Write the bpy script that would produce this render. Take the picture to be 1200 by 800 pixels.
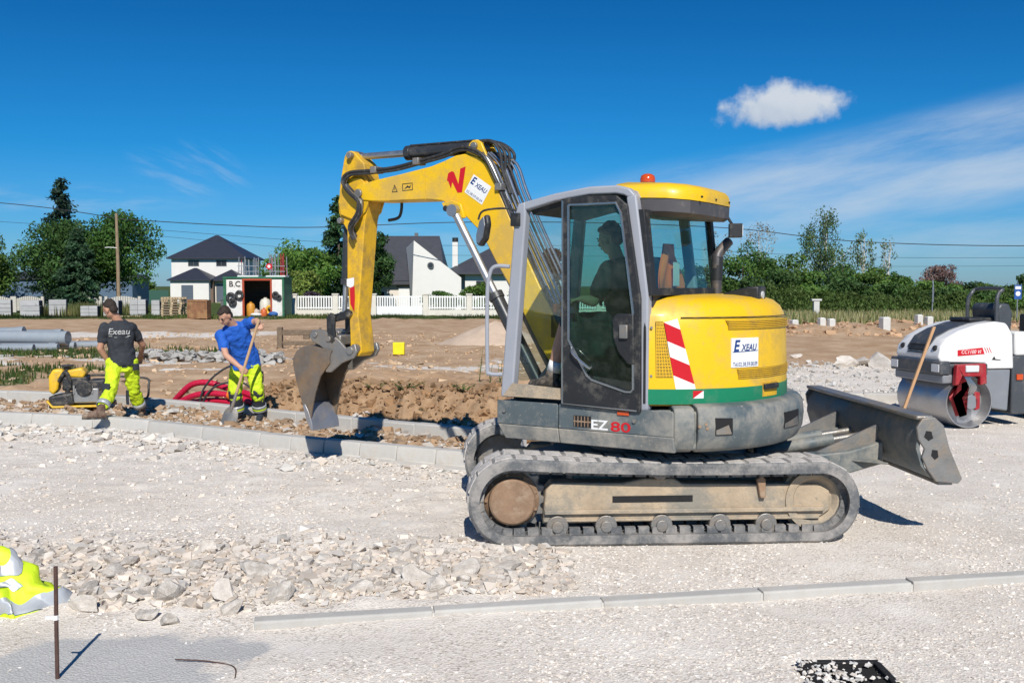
import bpy, bmesh, math, random
import numpy as np
from mathutils import Vector, Matrix, Euler, noise as mnoise
from math import radians as R_, sin, cos, pi, sqrt, atan2
random.seed(7)
SC = bpy.context.scene
for o in list(bpy.data.objects): bpy.data.objects.remove(o)
COL = SC.collection

# ------------------------------------------------------------------ camera
cam_d = bpy.data.cameras.new('camera'); cam = bpy.data.objects.new('camera', cam_d); COL.objects.link(cam)
cam_d.sensor_width = 36.0; cam_d.lens = 36.0 * 1167 / 1200; cam_d.clip_start = 0.1; cam_d.clip_end = 8000
cam.location = (0, 0, 1.9); cam.rotation_euler = (R_(90 - 3.188), 0, 0)
SC.camera = cam

# ------------------------------------------------------------------ world, sun, exposure
SUN_EL = 41.0
SUN_DIR = Vector((0.10, -1.0, 0)).normalized() * cos(R_(SUN_EL)) + Vector((0, 0, sin(R_(SUN_EL))))   # towards the sun
world = bpy.data.worlds.new('World'); SC.world = world; world.use_nodes = True
def build_world():
    nt = world.node_tree; n = nt.nodes; l = nt.links; n.clear()
    out = n.new('ShaderNodeOutputWorld'); bg = n.new('ShaderNodeBackground'); bg.inputs['Strength'].default_value = 0.10
    sky = n.new('ShaderNodeTexSky'); sky.sky_type = 'NISHITA'; sky.sun_disc = False
    sky.sun_elevation = R_(SUN_EL); sky.sun_rotation = atan2(SUN_DIR.x, SUN_DIR.y)
    sky.altitude = 300; sky.air_density = 1.0; sky.dust_density = 0.5; sky.ozone_density = 1.5
    tint = n.new('ShaderNodeMix'); tint.data_type = 'RGBA'; tint.blend_type = 'MULTIPLY'; tint.inputs[0].default_value = 1.0
    tcs = n.new('ShaderNodeTexCoord'); sx = n.new('ShaderNodeSeparateXYZ'); l.new(tcs.outputs['Generated'], sx.inputs[0])
    tr = n.new('ShaderNodeValToRGB'); l.new(sx.outputs[2], tr.inputs[0]); e = tr.color_ramp.elements; e.new(.5); e.new(.6)
    for q, (p_, c_) in zip(e, ((0.0, (.36, .62, 1.0)), (0.05, (.19, .54, .98)), (.13, (.060, .48, .90)), (.28, (.024, .365, .73)))): q.position = p_; q.color = (*c_, 1)
    l.new(tr.outputs[0], tint.inputs[7])
    hs = n.new('ShaderNodeHueSaturation'); hs.inputs['Saturation'].default_value = 1.0; hs.inputs['Value'].default_value = 1.0
    l.new(sky.outputs[0], hs.inputs['Color']); l.new(hs.outputs[0], tint.inputs[6])
    tc = n.new('ShaderNodeTexCoord')
    def M(op, a, b=None, clamp=False):
        m = n.new('ShaderNodeMath'); m.operation = op; m.use_clamp = clamp
        for i, q in enumerate((a, b)):
            if q is None: continue
            if isinstance(q, (int, float)): m.inputs[i].default_value = q
            else: l.new(q, m.inputs[i])
        return m.outputs[0]
    def dirv(px, py):
        F = 1167.; p = math.atan(65 / F); x = (px - 600) / F; y = (400 - py) / F
        return Vector((x, cos(p) + y * sin(p), -sin(p) + y * cos(p))).normalized()
    def local(c):
        right = Vector((c.y, -c.x, 0)).normalized(); up = right.cross(c)
        o = []
        for a in (right, up, c):
            d = n.new('ShaderNodeVectorMath'); d.operation = 'DOT_PRODUCT'; l.new(tc.outputs['Generated'], d.inputs[0]); d.inputs[1].default_value = a
            o.append(d.outputs['Value'])
        return o
    def ramp(x, lo, hi):
        m = n.new('ShaderNodeMapRange'); m.interpolation_type = 'SMOOTHSTEP'; l.new(x, m.inputs[0])
        m.inputs[1].default_value = lo; m.inputs[2].default_value = hi
        return m.outputs[0]
    def noise(scale, detail, vec=None, rough=.55):
        t = n.new('ShaderNodeTexNoise'); t.inputs['Scale'].default_value = scale; t.inputs['Detail'].default_value = detail; t.inputs['Roughness'].default_value = rough
        l.new(vec or tc.outputs['Generated'], t.inputs['Vector']); return t.outputs['Fac']
    # small cumulus
    x, y, z = local(dirv(912, 126))
    nz = noise(26, 6); nz2 = noise(60, 4)
    yy = M('MULTIPLY', y, 2.55); flat = M('MULTIPLY', M('MINIMUM', y, 0.0), -2.0)
    r = M('SQRT', M('ADD', M('MULTIPLY', x, x), M('ADD', M('MULTIPLY', yy, yy), M('MULTIPLY', flat, flat))))
    dens = M('ADD', M('SUBTRACT', 0.062, r), M('ADD', M('MULTIPLY', M('SUBTRACT', nz, .5), 0.10), M('MULTIPLY', M('SUBTRACT', nz2, .5), 0.045)))
    cum = M('MULTIPLY', ramp(dens, -0.004, 0.034), M('GREATER_THAN', z, 0.5))
    # thin cirrus streaks on the right, rising to the right
    def streak(px, py, slope, w, h, sc, amount, lo=.42, hi=.75):
        x, y, z = local(dirv(px, py))
        ys = M('SUBTRACT', y, M('MULTIPLY', x, slope))
        cmb = n.new('ShaderNodeCombineXYZ'); l.new(M('MULTIPLY', x, sc), cmb.inputs[0]); l.new(M('MULTIPLY', ys, sc * 5.5), cmb.inputs[1])
        t = noise(1.0, 7, cmb.outputs[0], .6)
        ex = M('DIVIDE', x, w); ey = M('DIVIDE', ys, h)
        g = M('SUBTRACT', 1.0, M('SQRT', M('ADD', M('MULTIPLY', ex, ex), M('MULTIPLY', ey, ey))), True)
        return M('MULTIPLY', M('MULTIPLY', ramp(t, lo, hi), ramp(g, 0.0, .55)), M('MULTIPLY', M('GREATER_THAN', z, 0.5), amount))
    layers = [streak(1120, 188, .17, .46, .060, 3.6, .82, .25, .72), streak(900, 222, .12, .30, .05, 5, .58, .28, .75), streak(1120, 262, .08, .34, .05, 5, .45, .3, .78),
              streak(205, 205, -.3, .050, .026, 14, .26), streak(255, 192, -.5, .04, .020, 16, .24), streak(60, 232, .02, .16, .018, 10, .30), streak(520, 272, .03, .25, .03, 9, .25)]
    cir = layers[0]
    for q in layers[1:]: cir = M('MAXIMUM', cir, q)
    m1 = n.new('ShaderNodeMix'); m1.data_type = 'RGBA'; l.new(cir, m1.inputs[0]); l.new(tint.outputs[2], m1.inputs[6]); m1.inputs[7].default_value = (5.2, 6.3, 7.6, 1)
    shade = n.new('ShaderNodeMix'); shade.data_type = 'RGBA'
    l.new(ramp(M('ADD', y, M('MULTIPLY', M('SUBTRACT', nz, .5), .05)), -.03, .012), shade.inputs[0])
    shade.inputs[6].default_value = (3.6, 4.6, 6.2, 1); shade.inputs[7].default_value = (6.2, 6.8, 7.6, 1)
    m2 = n.new('ShaderNodeMix'); m2.data_type = 'RGBA'; l.new(cum, m2.inputs[0]); l.new(m1.outputs[2], m2.inputs[6]); l.new(shade.outputs[2], m2.inputs[7])
    l.new(m2.outputs[2], bg.inputs['Color']); l.new(bg.outputs[0], out.inputs[0])
build_world()
sun_d = bpy.data.lights.new('sun', 'SUN'); sun_d.energy = 5.0; sun_d.angle = R_(0.53); sun_d.color = (1.0, 0.95, 0.87)
sun = bpy.data.objects.new('sun', sun_d); COL.objects.link(sun); sun.location = (0, -10, 30)
sun.rotation_euler = SUN_DIR.to_track_quat('Z', 'Y').to_euler()
vs = SC.view_settings; vs.view_transform = 'Standard'; vs.look = 'None'; vs.exposure = 0.0; vs.gamma = 1.0; vs.use_curve_mapping = False
SC.cycles.max_bounces = 8; SC.cycles.diffuse_bounces = 4; SC.cycles.glossy_bounces = 3; SC.cycles.transparent_max_bounces = 12
SC.cycles.use_denoising = True; SC.cycles.caustics_reflective = False; SC.cycles.caustics_refractive = False

# ------------------------------------------------------------------ materials
MATS = {}
def pm(name, col, rough=.6, metal=0., var=.12, scale=6., bump=0., bscale=60., dirt=None, coat=0., spec=.5, rnd=0., det=4., trans=0.):
    """principled material; var = tonal variation, dirt = (colour, amount, scale): dust lying in patches; rnd = difference between copies"""
    if name in MATS: return MATS[name]
    m = bpy.data.materials.new(name); MATS[name] = m; m.use_nodes = True
    nt = m.node_tree; n = nt.nodes; l = nt.links; b = n['Principled BSDF']
    tc = n.new('ShaderNodeTexCoord'); co = tc.outputs['Object']
    def noise(s, d=det, r=.6):
        t = n.new('ShaderNodeTexNoise'); t.inputs['Scale'].default_value = s; t.inputs['Detail'].default_value = d; t.inputs['Roughness'].default_value = r
        l.new(co, t.inputs['Vector']); return t.outputs['Fac']
    def mr(x, a, b_, c, d):
        q = n.new('ShaderNodeMapRange'); l.new(x, q.inputs[0])
        for i, v in enumerate((a, b_, c, d)): q.inputs[i + 1].default_value = v
        return q.outputs[0]
    hs = n.new('ShaderNodeHueSaturation'); hs.inputs['Color'].default_value = (*col, 1)
    l.new(mr(noise(scale), .25, .75, 1 - var, 1 + var), hs.inputs['Value'])
    c = hs.outputs[0]
    if rnd:
        oi = n.new('ShaderNodeObjectInfo'); h2 = n.new('ShaderNodeHueSaturation'); l.new(c, h2.inputs['Color'])
        l.new(mr(oi.outputs['Random'], 0, 1, 1 - rnd, 1 + rnd), h2.inputs['Value']); c = h2.outputs[0]
    rsock = None
    if dirt:
        dc, amt, ds = dirt
        f1 = mr(noise(ds, 8, .74), .575 - amt * .30, .70 - amt * .22, 0, min(.92, amt * 1.7)); f2 = mr(noise(ds * 11, 6, .7), .66 - amt * .12, .70 - amt * .10, 0, min(1, .25 + amt))
        mxx = n.new('ShaderNodeMath'); mxx.operation = 'MAXIMUM'; l.new(f1, mxx.inputs[0]); l.new(f2, mxx.inputs[1]); f = mxx.outputs[0]
        mx = n.new('ShaderNodeMix'); mx.data_type = 'RGBA'; l.new(f, mx.inputs[0]); l.new(c, mx.inputs[6]); mx.inputs[7].default_value = (*dc, 1); c = mx.outputs[2]
        rsock = mr(f, 0, 1, rough, .9)
    l.new(c, b.inputs['Base Color'])
    if rsock: l.new(rsock, b.inputs['Roughness'])
    else: l.new(mr(noise(scale * 3), .3, .7, rough * .9, min(1, rough * 1.1)), b.inputs['Roughness'])
    b.inputs['Metallic'].default_value = metal; b.inputs['Specular IOR Level'].default_value = spec
    if coat: b.inputs['Coat Weight'].default_value = coat; b.inputs['Coat Roughness'].default_value = .15
    if bump:
        bp = n.new('ShaderNodeBump'); bp.inputs['Strength'].default_value = min(1, bump); bp.inputs['Distance'].default_value = .02 * max(1, bump)
        l.new(noise(bscale, 6, .65), bp.inputs['Height']); l.new(bp.outputs[0], b.inputs['Normal'])
    if trans:
        t = n.new('ShaderNodeBsdfTranslucent'); l.new(c, t.inputs['Color']); mx = n.new('ShaderNodeMixShader'); mx.inputs[0].default_value = trans
        l.new(b.outputs[0], mx.inputs[1]); l.new(t.outputs[0], mx.inputs[2]); l.new(mx.outputs[0], n['Material Output'].inputs[0])
    return m
def glass(name, tint, gl=.12, rough=.02, dirt=.0):
    if name in MATS: return MATS[name]
    m = bpy.data.materials.new(name); MATS[name] = m; m.use_nodes = True; nt = m.node_tree; n = nt.nodes; l = nt.links; n.clear()
    out = n.new('ShaderNodeOutputMaterial'); tr = n.new('ShaderNodeBsdfTransparent'); tr.inputs[0].default_value = (*tint, 1)
    g = n.new('ShaderNodeBsdfGlossy'); g.inputs['Roughness'].default_value = rough; g.inputs[0].default_value = (1, 1, 1, 1)
    lw = n.new('ShaderNodeLayerWeight'); lw.inputs[0].default_value = .5; mx = n.new('ShaderNodeMixShader')
    pw = n.new('ShaderNodeMath'); pw.operation = 'POWER'; l.new(lw.outputs['Facing'], pw.inputs[0]); pw.inputs[1].default_value = 4.0
    ma = n.new('ShaderNodeMath'); ma.operation = 'MULTIPLY_ADD'; l.new(pw.outputs[0], ma.inputs[0]); ma.inputs[1].default_value = .8; ma.inputs[2].default_value = .035; l.new(ma.outputs[0], mx.inputs[0])
    l.new(tr.outputs[0], mx.inputs[1]); l.new(g.outputs[0], mx.inputs[2]); o = mx.outputs[0]
    if dirt:
        tc = n.new('ShaderNodeTexCoord'); t = n.new('ShaderNodeTexNoise'); t.inputs['Scale'].default_value = 9; t.inputs['Detail'].default_value = 8; t.inputs['Roughness'].default_value = .75
        l.new(tc.outputs['Object'], t.inputs['Vector']); q = n.new('ShaderNodeMapRange'); l.new(t.outputs['Fac'], q.inputs[0])
        q.inputs[1].default_value = .45; q.inputs[2].default_value = .8; q.inputs[3].default_value = dirt * .35; q.inputs[4].default_value = dirt * 1.8
        d = n.new('ShaderNodeBsdfDiffuse'); d.inputs[0].default_value = (.36, .34, .30, 1); m2 = n.new('ShaderNodeMixShader'); l.new(q.outputs[0], m2.inputs[0])
        l.new(o, m2.inputs[1]); l.new(d.outputs[0], m2.inputs[2]); o = m2.outputs[0]
    l.new(o, out.inputs[0]); return m
DUST = (.42, .36, .28)

# ------------------------------------------------------------------ mesh helpers
class MB:
    def __init__(s): s.v = []; s.f = []
    def add(s, v, f, M=None):
        o = len(s.v); s.v += [tuple(M @ Vector(p)) if M else tuple(p) for p in v]; s.f += [tuple(i + o for i in q) for q in f]; return s
    def box(s, x0, x1, y0, y1, z0, z1, M=None):
        return s.add([(x, y, z) for z in (z0, z1) for y in (y0, y1) for x in (x0, x1)],
                     [(0, 2, 3, 1), (4, 5, 7, 6), (0, 1, 5, 4), (2, 6, 7, 3), (0, 4, 6, 2), (1, 3, 7, 5)], M)
    def loft(s, rings, cap=True, closed=True, M=None):
        n = len(rings[0]); v = [p for r in rings for p in r]; f = []
        for k in range(len(rings) - 1):
            for i in range(n if closed else n - 1):
                j = (i + 1) % n; f.append((k * n + i, k * n + j, (k + 1) * n + j, (k + 1) * n + i))
        if cap: f.append(tuple(reversed(range(n)))); f.append(tuple((len(rings) - 1) * n + i for i in range(n)))
        return s.add(v, f, M)
    def prism(s, poly, h0, h1, ax='xz', M=None):
        """polygon in a plane extruded along the third axis"""
        mp = {'xz': lambda a, b, h: (a, h, b), 'xy': lambda a, b, h: (a, b, h), 'yz': lambda a, b, h: (h, a, b)}[ax]
        ar = sum(poly[i][0] * poly[(i + 1) % len(poly)][1] - poly[(i + 1) % len(poly)][0] * poly[i][1] for i in range(len(poly)))
        flip = (ar < 0) != (ax == 'xz')
        P = list(reversed(poly)) if flip else poly
        return s.loft([[mp(a, b, h0) for a, b in P], [mp(a, b, h1) for a, b in P]], M=M)
    def tube(s, path, r, n=8, cap=True, M=None, squash=1.0):
        P = [Vector(p) for p in path]; rs = r if isinstance(r, (list, tuple)) else [r] * len(P)
        T = [(P[min(i + 1, len(P) - 1)] - P[max(i - 1, 0)]).normalized() for i in range(len(P))]
        a = Vector((0, 0, 1)) if abs(T[0].z) < .9 else Vector((1, 0, 0)); u = (a - T[0] * a.dot(T[0])).normalized(); rings = []
        for i, p in enumerate(P):
            u = (u - T[i] * u.dot(T[i]))
            u = u.normalized() if u.length > 1e-6 else T[i].orthogonal().normalized()
            w = T[i].cross(u); rings.append([p + (u * cos(2 * pi * k / n) + w * sin(2 * pi * k / n) * squash) * rs[i] for k in range(n)])
        return s.loft(rings, cap, True, M)
    def cyl(s, p0, p1, r, n=16, M=None): return s.tube([p0, p1], r, n, True, M)
    def lathe(s, prof, n=24, M=None, cap=True):
        return s.loft([[(r * cos(2 * pi * k / n), r * sin(2 * pi * k / n), z) for k in range(n)] for r, z in prof], cap, True, M)
    def ell(s, c, r, n=12, m=8, M=None):
        rings = []
        for j in range(m + 1):
            t = -pi / 2 + pi * j / m; q = max(cos(t), .02)
            rings.append([(c[0] + r[0] * q * cos(2 * pi * k / n), c[1] + r[1] * q * sin(2 * pi * k / n), c[2] + r[2] * sin(t)) for k in range(n)])
        return s.loft(rings, True, True, M)
    def mesh(s, name): me = bpy.data.meshes.new(name); me.from_pydata(s.v, [], s.f); me.update(); return me
    def build(s, name, mat, parent=None, M=None, bevel=0, seg=2, smooth=35, fix=False):
        me = s.mesh(name)
        if M is not None: me.transform(M)
        if fix or bevel:
            b = bmesh.new(); b.from_mesh(me); bmesh.ops.recalc_face_normals(b, faces=b.faces); b.to_mesh(me); b.free()
        return mk(name, me, mat, parent, bevel, seg, smooth)
def mk(name, me, mat, parent=None, bevel=0, seg=2, smooth=35):
    for m in (mat if isinstance(mat, (list, tuple)) else [mat]): me.materials.append(m)
    if smooth is not None:
        me.polygons.foreach_set('use_smooth', [True] * len(me.polygons))
        if smooth < 180: me.set_sharp_from_angle(angle=R_(smooth))
    o = bpy.data.objects.new(name, me); COL.objects.link(o)
    if parent: o.parent = parent
    if bevel:
        md = o.modifiers.new('bevel', 'BEVEL'); md.width = bevel; md.segments = seg; md.limit_method = 'ANGLE'; md.angle_limit = R_(32); md.harden_normals = False
    return o
def tag(o, label=None, cat=None, group=None, kind=None):
    for k, v in (('label', label), ('category', cat), ('group', group), ('kind', kind)):
        if v: o[k] = v
    return o
def thing(name, label, cat, loc=(0, 0, 0), rz=0, group=None):
    o = bpy.data.objects.new(name, None); COL.objects.link(o); o.location = loc; o.rotation_euler = (0, 0, rz); o.empty_display_size = .2
    return tag(o, label, cat, group)
def inst(name, me, parent=None, loc=(0, 0, 0), rot=(0, 0, 0), sc=(1, 1, 1)):
    o = bpy.data.objects.new(name, me); COL.objects.link(o); o.location = loc; o.rotation_euler = rot; o.scale = sc
    if parent: o.parent = parent
    return o
def smoothpath(P, k=4):
    """Catmull-Rom through the points"""
    P = [Vector(p) for p in P]; out = []
    for i in range(len(P) - 1):
        a, b, c, d = P[max(i - 1, 0)], P[i], P[i + 1], P[min(i + 2, len(P) - 1)]
        for j in range(k):
            t = j / k; out.append(.5 * ((2 * b) + (c - a) * t + (2 * a - 5 * b + 4 * c - d) * t * t + (-a + 3 * b - 3 * c + d) * t ** 3))
    return out + [P[-1]]
def text(body, size, extrude=.001, bold=.0, shear=0., spacing=1.):
    """lettering as mesh data (verts, faces) centred on its box in the local xy plane"""
    cu = bpy.data.curves.new('lettering', 'FONT'); cu.body = body; cu.size = size; cu.extrude = extrude; cu.offset = bold; cu.shear = shear; cu.space_character = spacing
    cu.align_x = 'CENTER'; cu.align_y = 'CENTER'; cu.resolution_u = 3
    o = bpy.data.objects.new('lettering', cu); COL.objects.link(o); dg = bpy.context.evaluated_depsgraph_get()
    me = bpy.data.meshes.new_from_object(o.evaluated_get(dg)); bpy.data.objects.remove(o)
    v = [tuple(p.co) for p in me.vertices]; f = [tuple(p.vertices) for p in me.polygons]; bpy.data.meshes.remove(me)
    return v, f
def frame(o, x, y):
    """matrix with the given x and y axes (z = x cross y)"""
    x = Vector(x).normalized(); y = Vector(y); y = (y - x * x.dot(y)).normalized(); z = x.cross(y)
    return Matrix(((x.x, y.x, z.x, o[0]), (x.y, y.y, z.y, o[1]), (x.z, y.z, z.z, o[2]), (0, 0, 0, 1)))
def T(x, y, z): return Matrix.Translation((x, y, z))
def RZ(d): return Matrix.Rotation(R_(d), 4, 'Z')
def sm(a, b, x):
    t = min(1, max(0, (x - a) / (b - a))); return t * t * (3 - 2 * t)
def fbm(x, y, s=1., o=4, z=0.):
    return mnoise.fractal(Vector((x * s, y * s, z)), 1.0, 2.0, o)

# ================================================================== GROUND
REARL = [(-60, 33), (-12, 17.3), (-8.28, 16.1), (-7.2, 15.75), (-6.17, 15.38), (-4.9, 14.68), (-4.06, 14.12), (-3.33, 13.6), (-2.2, 12.85), (-1.27, 12.3), (-.51, 11.85), (.15, 11.5), (20, 1)]      # top front edge of the rear kerb
FRONTL = [(-60, 26), (-9.5, 14.15), (-6.95, 13.5), (-5.5, 13.05), (-4.5, 12.5), (-3.47, 11.85), (-2.67, 11.35), (-1.5, 10.7), (-.45, 10.15), (.25, 9.8), (20, 0)]   # foot of the front kerb
def _line(L, x):
    for (x0, y0), (x1, y1) in zip(L[:-1], L[1:]):
        if x <= x1: return y0 + (y1 - y0) * (x - x0) / (x1 - x0)
    return L[-1][1]
def t_back(x, y): return (y - _line(REARL, x)) * .88      # metres behind the rear kerb line
def t_front(x, y): return (y - _line(FRONTL, x)) * .88    # metres behind the front kerb line
def gz(x, y):
    z = 0.012 * fbm(x, y, 1.3, 5) + .02 * fbm(x, y, .35, 3)
    if y < 20 and x < 3.5:
        tb, tf = t_back(x, y), t_front(x, y)
        w = 1 - sm(-.6, .6, x)
        # rough rubble spread in front of the kerbs
        if tf < 0: z += w * sm(-5, -.5, tf) * .03 * (abs(fbm(x, y, 3.5, 5, 3.)) * 1.4)
        band = sm(5.3, 6.0, y) * (1 - sm(6.6, 8.2, y)) * (1 - sm(-.9, 1.0, x))
        z += band * (.05 + .05 * fbm(x, y, 4, 4, 7.))
        # fill between the two kerb rows
        if tf > .1 and tb < -.05: z += w * (.07 + .09 * fbm(x, y, 1.6, 3, 9.) + .05 * fbm(x, y, 5.5, 4, 9.)) * sm(.1, .4, tf)
    if x < 7:
        tb = t_back(x, y); k = 1 - sm(.4, 1.6, x); lb = sm(-4.6, -2.9, x)
        rise = sm(.30 + .45 * sm(-3.6, -2.4, x), 1.05 + .45 * sm(-3.6, -2.4, x), tb + .22 * fbm(x, y, 1.8, 4, 2.)) * (1 - sm(2.2, 11, tb))
        amp = (.15 + .22 * lb) * k
        z += rise * amp * (1 + .35 * fbm(x, y, 1.4, 5, 4.))
        if .1 < tb < 3.4: z += k * lb * (.15 * fbm(x, y, 3.2, 5, 1.) + .05 * fbm(x, y, 9.5, 3, 2.)) * sm(.6, 1.0, tb) * (1 - sm(2.3, 3.4, tb))
    if 1.44 < x < 1.80 and 4.57 < y < 4.91: z -= .09
    if y > 15: z += min(.09, (y - 15) * .006) * (fbm(x, y, .5, 5, 5.) + .35 * fbm(x, y, 2.2, 3, 6.))
    if 34 < y < 48 and x > 8: z += .35 * sm(37, 40, y) * (1 - sm(44, 48, y)) * (.6 + .8 * fbm(x, y, .6, 4, 8.))
    return z
def zone(x, y):
    """weights: gravel (rest), soil, grass, fine grey sand"""
    n1 = fbm(x, y, .5, 5, 11.); n2 = fbm(x, y, .14, 4, 12.); n3 = fbm(x, y, 1.6, 4, 13.)
    tb, tf = t_back(x, y), t_front(x, y)
    soil = sm(.28 + .42 * sm(-3.4, -2.2, x), .5 + .42 * sm(-3.4, -2.2, x), tb + .12 * n3) * (1 - sm(.6, 2.6, x + .6 * n1 - max(0, y - 14) * .12))
    if tf > .12 and tb < 0 and x < .3: soil = max(soil, .35 + .5 * n3 + .25)
    rs = sm(21.5, 25, y + 2.0 * n1) * sm(1, 4, x); soil = max(soil, rs)
    if y > 60: soil = max(soil, .3)
    pale = 0
    if y > 17:                                                           # pale stone spread on the earth
        pale = max(pale, sm(.15, .5, n1 + .5 * n2 - abs(y - 25) * .10 + .35) * (1 - sm(1, 3, x)) * .75)
        pale = max(pale, (1 - sm(1.2, 3.2, abs(y - 41 - x * .15 + 1.5 * n1))) * (1 - sm(-12, -5, x)) * .8)
        pale = max(pale, (1 - sm(.5, 1.8, abs(y - 21.5 + .5 * n1))) * sm(-4, -2, x) * (1 - sm(-1, .5, x)) * .7)
    soil *= 1 - pale
    g = 0.
    if x < 0: g = max(g, (1 - sm(1.0, 2.6, abs(y - 20.5 + .25 * (x + 10) + n1))) * (1 - sm(-9.2, -7.6, x)) * (.5 + .9 * n1 + .3 * n3))
    g = max(g, (1 - sm(1.0, 3.2, abs(y - 27.5 + 1.2 * n1))) * (1 - sm(-8.2, -6.3, x)) * (.6 + 1.0 * n3))
    g = max(g, sm(56.5, 58.5, y + 1.2 * n1)); 
    if x > 5: g = max(g, sm(45, 47.5, y + 1.2 * n1))
    sand = sm(-.25, .15, n3 * .25 + (x * -.5 - .75)) * (1 - sm(5.0, 5.5, y + .22 * n1)) * sm(-2.9, -2.3, x + .2 * n3) if y < 6 and x < 0 else 0.
    cl = lambda q: max(0., min(1., q))
    fresh = sm(.35, .8, tb + .2 * n3) * (1 - sm(2.2, 3.6, tb)) * (.45 + .55 * sm(-4.6, -2.9, x)) * (1 - sm(.4, 1.6, x)) if x > -6 else 0.
    return (cl(fresh), cl(soil), cl(g), cl(sand))
def axis(lo, hi, step, far_lo, far_hi, grow):
    c = list(np.arange(lo, hi + 1e-6, step)); d = step; p = hi
    while p < far_hi: d *= grow; p += d; c.append(p)
    d = step; p = lo; pre = []
    while p > far_lo: d *= grow; p -= d; pre.append(p)
    return pre[::-1] + c
def build_ground():
    xs = axis(-8.6, 7.6, .065, -4200, 4200, 1.075); ys = axis(3.6, 17.5, .065, -400, 4500, 1.045)
    nx, ny = len(xs), len(ys); v = []; col = np.zeros((nx * ny, 4), dtype=np.float32); k = 0
    for y in ys:
        for x in xs:
            far = abs(x) > 150 or y > 160 or y < 0
            v.append((x, y, 0. if far else gz(x, y))); col[k] = (0, .3, .9, 0) if far else zone(x, y); k += 1
    f = [(j * nx + i, j * nx + i + 1, (j + 1) * nx + i + 1, (j + 1) * nx + i) for j in range(ny - 1) for i in range(nx - 1)]
    me = bpy.data.meshes.new('ground'); me.from_pydata(v, [], f); me.update()
    a = me.attributes.new('zone', 'FLOAT_COLOR', 'POINT'); a.data.foreach_set('color', col.ravel())
    m = bpy.data.materials.new('ground'); m.use_nodes = True; nt = m.node_tree; n = nt.nodes; l = nt.links; b = n['Principled BSDF']
    b.inputs['Roughness'].default_value = .95; b.inputs['Specular IOR Level'].default_value = .15
    tc = n.new('ShaderNodeTexCoord'); co = tc.outputs['Object']
    at = n.new('ShaderNodeAttribute'); at.attribute_name = 'zone'; sp = n.new('ShaderNodeSeparateColor'); l.new(at.outputs['Color'], sp.inputs[0])
    def noise(s, d=5, r=.6):
        t = n.new('ShaderNodeTexNoise'); t.inputs['Scale'].default_value = s; t.inputs['Detail'].default_value = d; t.inputs['Roughness'].default_value = r; l.new(co, t.inputs['Vector']); return t.outputs['Fac']
    def vor(s, out='Distance', feat='F1'):
        t = n.new('ShaderNodeTexVoronoi'); t.inputs['Scale'].default_value = s; t.feature = feat; l.new(co, t.inputs['Vector']); return t.outputs[out]
    def rampc(x, *st):
        r = n.new('ShaderNodeValToRGB'); l.new(x, r.inputs[0]); e = r.color_ramp.elements
        while len(e) < len(st): e.new(.5)
        for q, (p, c) in zip(e, st): q.position = p; q.color = (*c, 1)
        return r.outputs[0]
    def mix(f, a, b_, mode='MIX'):
        q = n.new('ShaderNodeMix'); q.data_type = 'RGBA'; q.blend_type = mode
        for s_, w in ((0, f), (6, a), (7, b_)):
            if isinstance(w, (int, float)): q.inputs[s_].default_value = w
            elif isinstance(w, tuple): q.inputs[s_].default_value = (*w, 1)
            else: l.new(w, q.inputs[s_])
        return q.outputs[2]
    def mr(x, a, b_, c=0., d=1.):
        q = n.new('ShaderNodeMapRange'); l.new(x, q.inputs[0])
        for i, w in enumerate((a, b_, c, d)): q.inputs[i + 1].default_value = w
        return q.outputs[0]
    def mul(a, b_):
        q = n.new('ShaderNodeMath'); q.operation = 'MULTIPLY'
        for i, w in enumerate((a, b_)):
            if isinstance(w, (int, float)): q.inputs[i].default_value = w
            else: l.new(w, q.inputs[i])
        return q.outputs[0]
    # crushed limestone: stones of different tone, larger dusty patches
    cellc = vor(78, 'Color'); sc2 = n.new('ShaderNodeSeparateColor'); l.new(cellc, sc2.inputs[0])
    grav = rampc(sc2.outputs[0], (0., (.37, .33, .285)), (.26, (.65, .585, .51)), (.7, (.76, .695, .612)), (1., (.845, .79, .72)))
    dust = rampc(noise(1.1, 8, .68), (.32, (.55, .475, .40)), (.48, (.70, .64, .57)), (.64, (.79, .74, .675)))
    grav = mix(mr(noise(2.2, 7, .65), .42, .60, .08, .72), grav, dust)
    grav = mix(mr(noise(.42, 7, .65), .50, .66, 0, .42), grav, (.55, .475, .395))
    soilc = rampc(noise(.9, 9, .7), (.28, (.30, .185, .10)), (.46, (.46, .31, .19)), (.58, (.55, .40, .265)), (.72, (.62, .50, .37)))
    soilc = mix(mr(noise(14, 6, .7), .3, .75, .0, .6), soilc, (.35, .225, .135))
    dug = rampc(noise(7, 9, .75), (.3, (.17, .10, .052)), (.5, (.33, .21, .12)), (.68, (.45, .31, .19)))
    soilc = mix(mr(sp.outputs[0], .15, .75, 0, .85), soilc, dug)
    grass = rampc(noise(2.2, 8, .75), (.3, (.028, .050, .012)), (.5, (.060, .092, .022)), (.7, (.15, .15, .05)))
    sandc = rampc(noise(95, 5, .75), (.3, (.36, .352, .335)), (.5, (.48, .472, .455)), (.72, (.63, .615, .59)))
    def edge(sock, wob, lo=.35, hi=.65):
        q = n.new('ShaderNodeMath'); q.operation = 'ADD'; l.new(sock, q.inputs[0]); l.new(mr(wob, 0, 1, -.32, .32), q.inputs[1]); return mr(q.outputs[0], lo, hi)
    wob = noise(5.5, 7, .7)
    c = mix(edge(sp.outputs[1], wob), grav, soilc); c = mix(edge(at.outputs['Alpha'], wob, .4, .6), c, sandc); c = mix(edge(sp.outputs[2], wob), c, grass)
    l.new(c, b.inputs['Base Color'])
    h = n.new('ShaderNodeMath'); h.operation = 'ADD'
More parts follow.
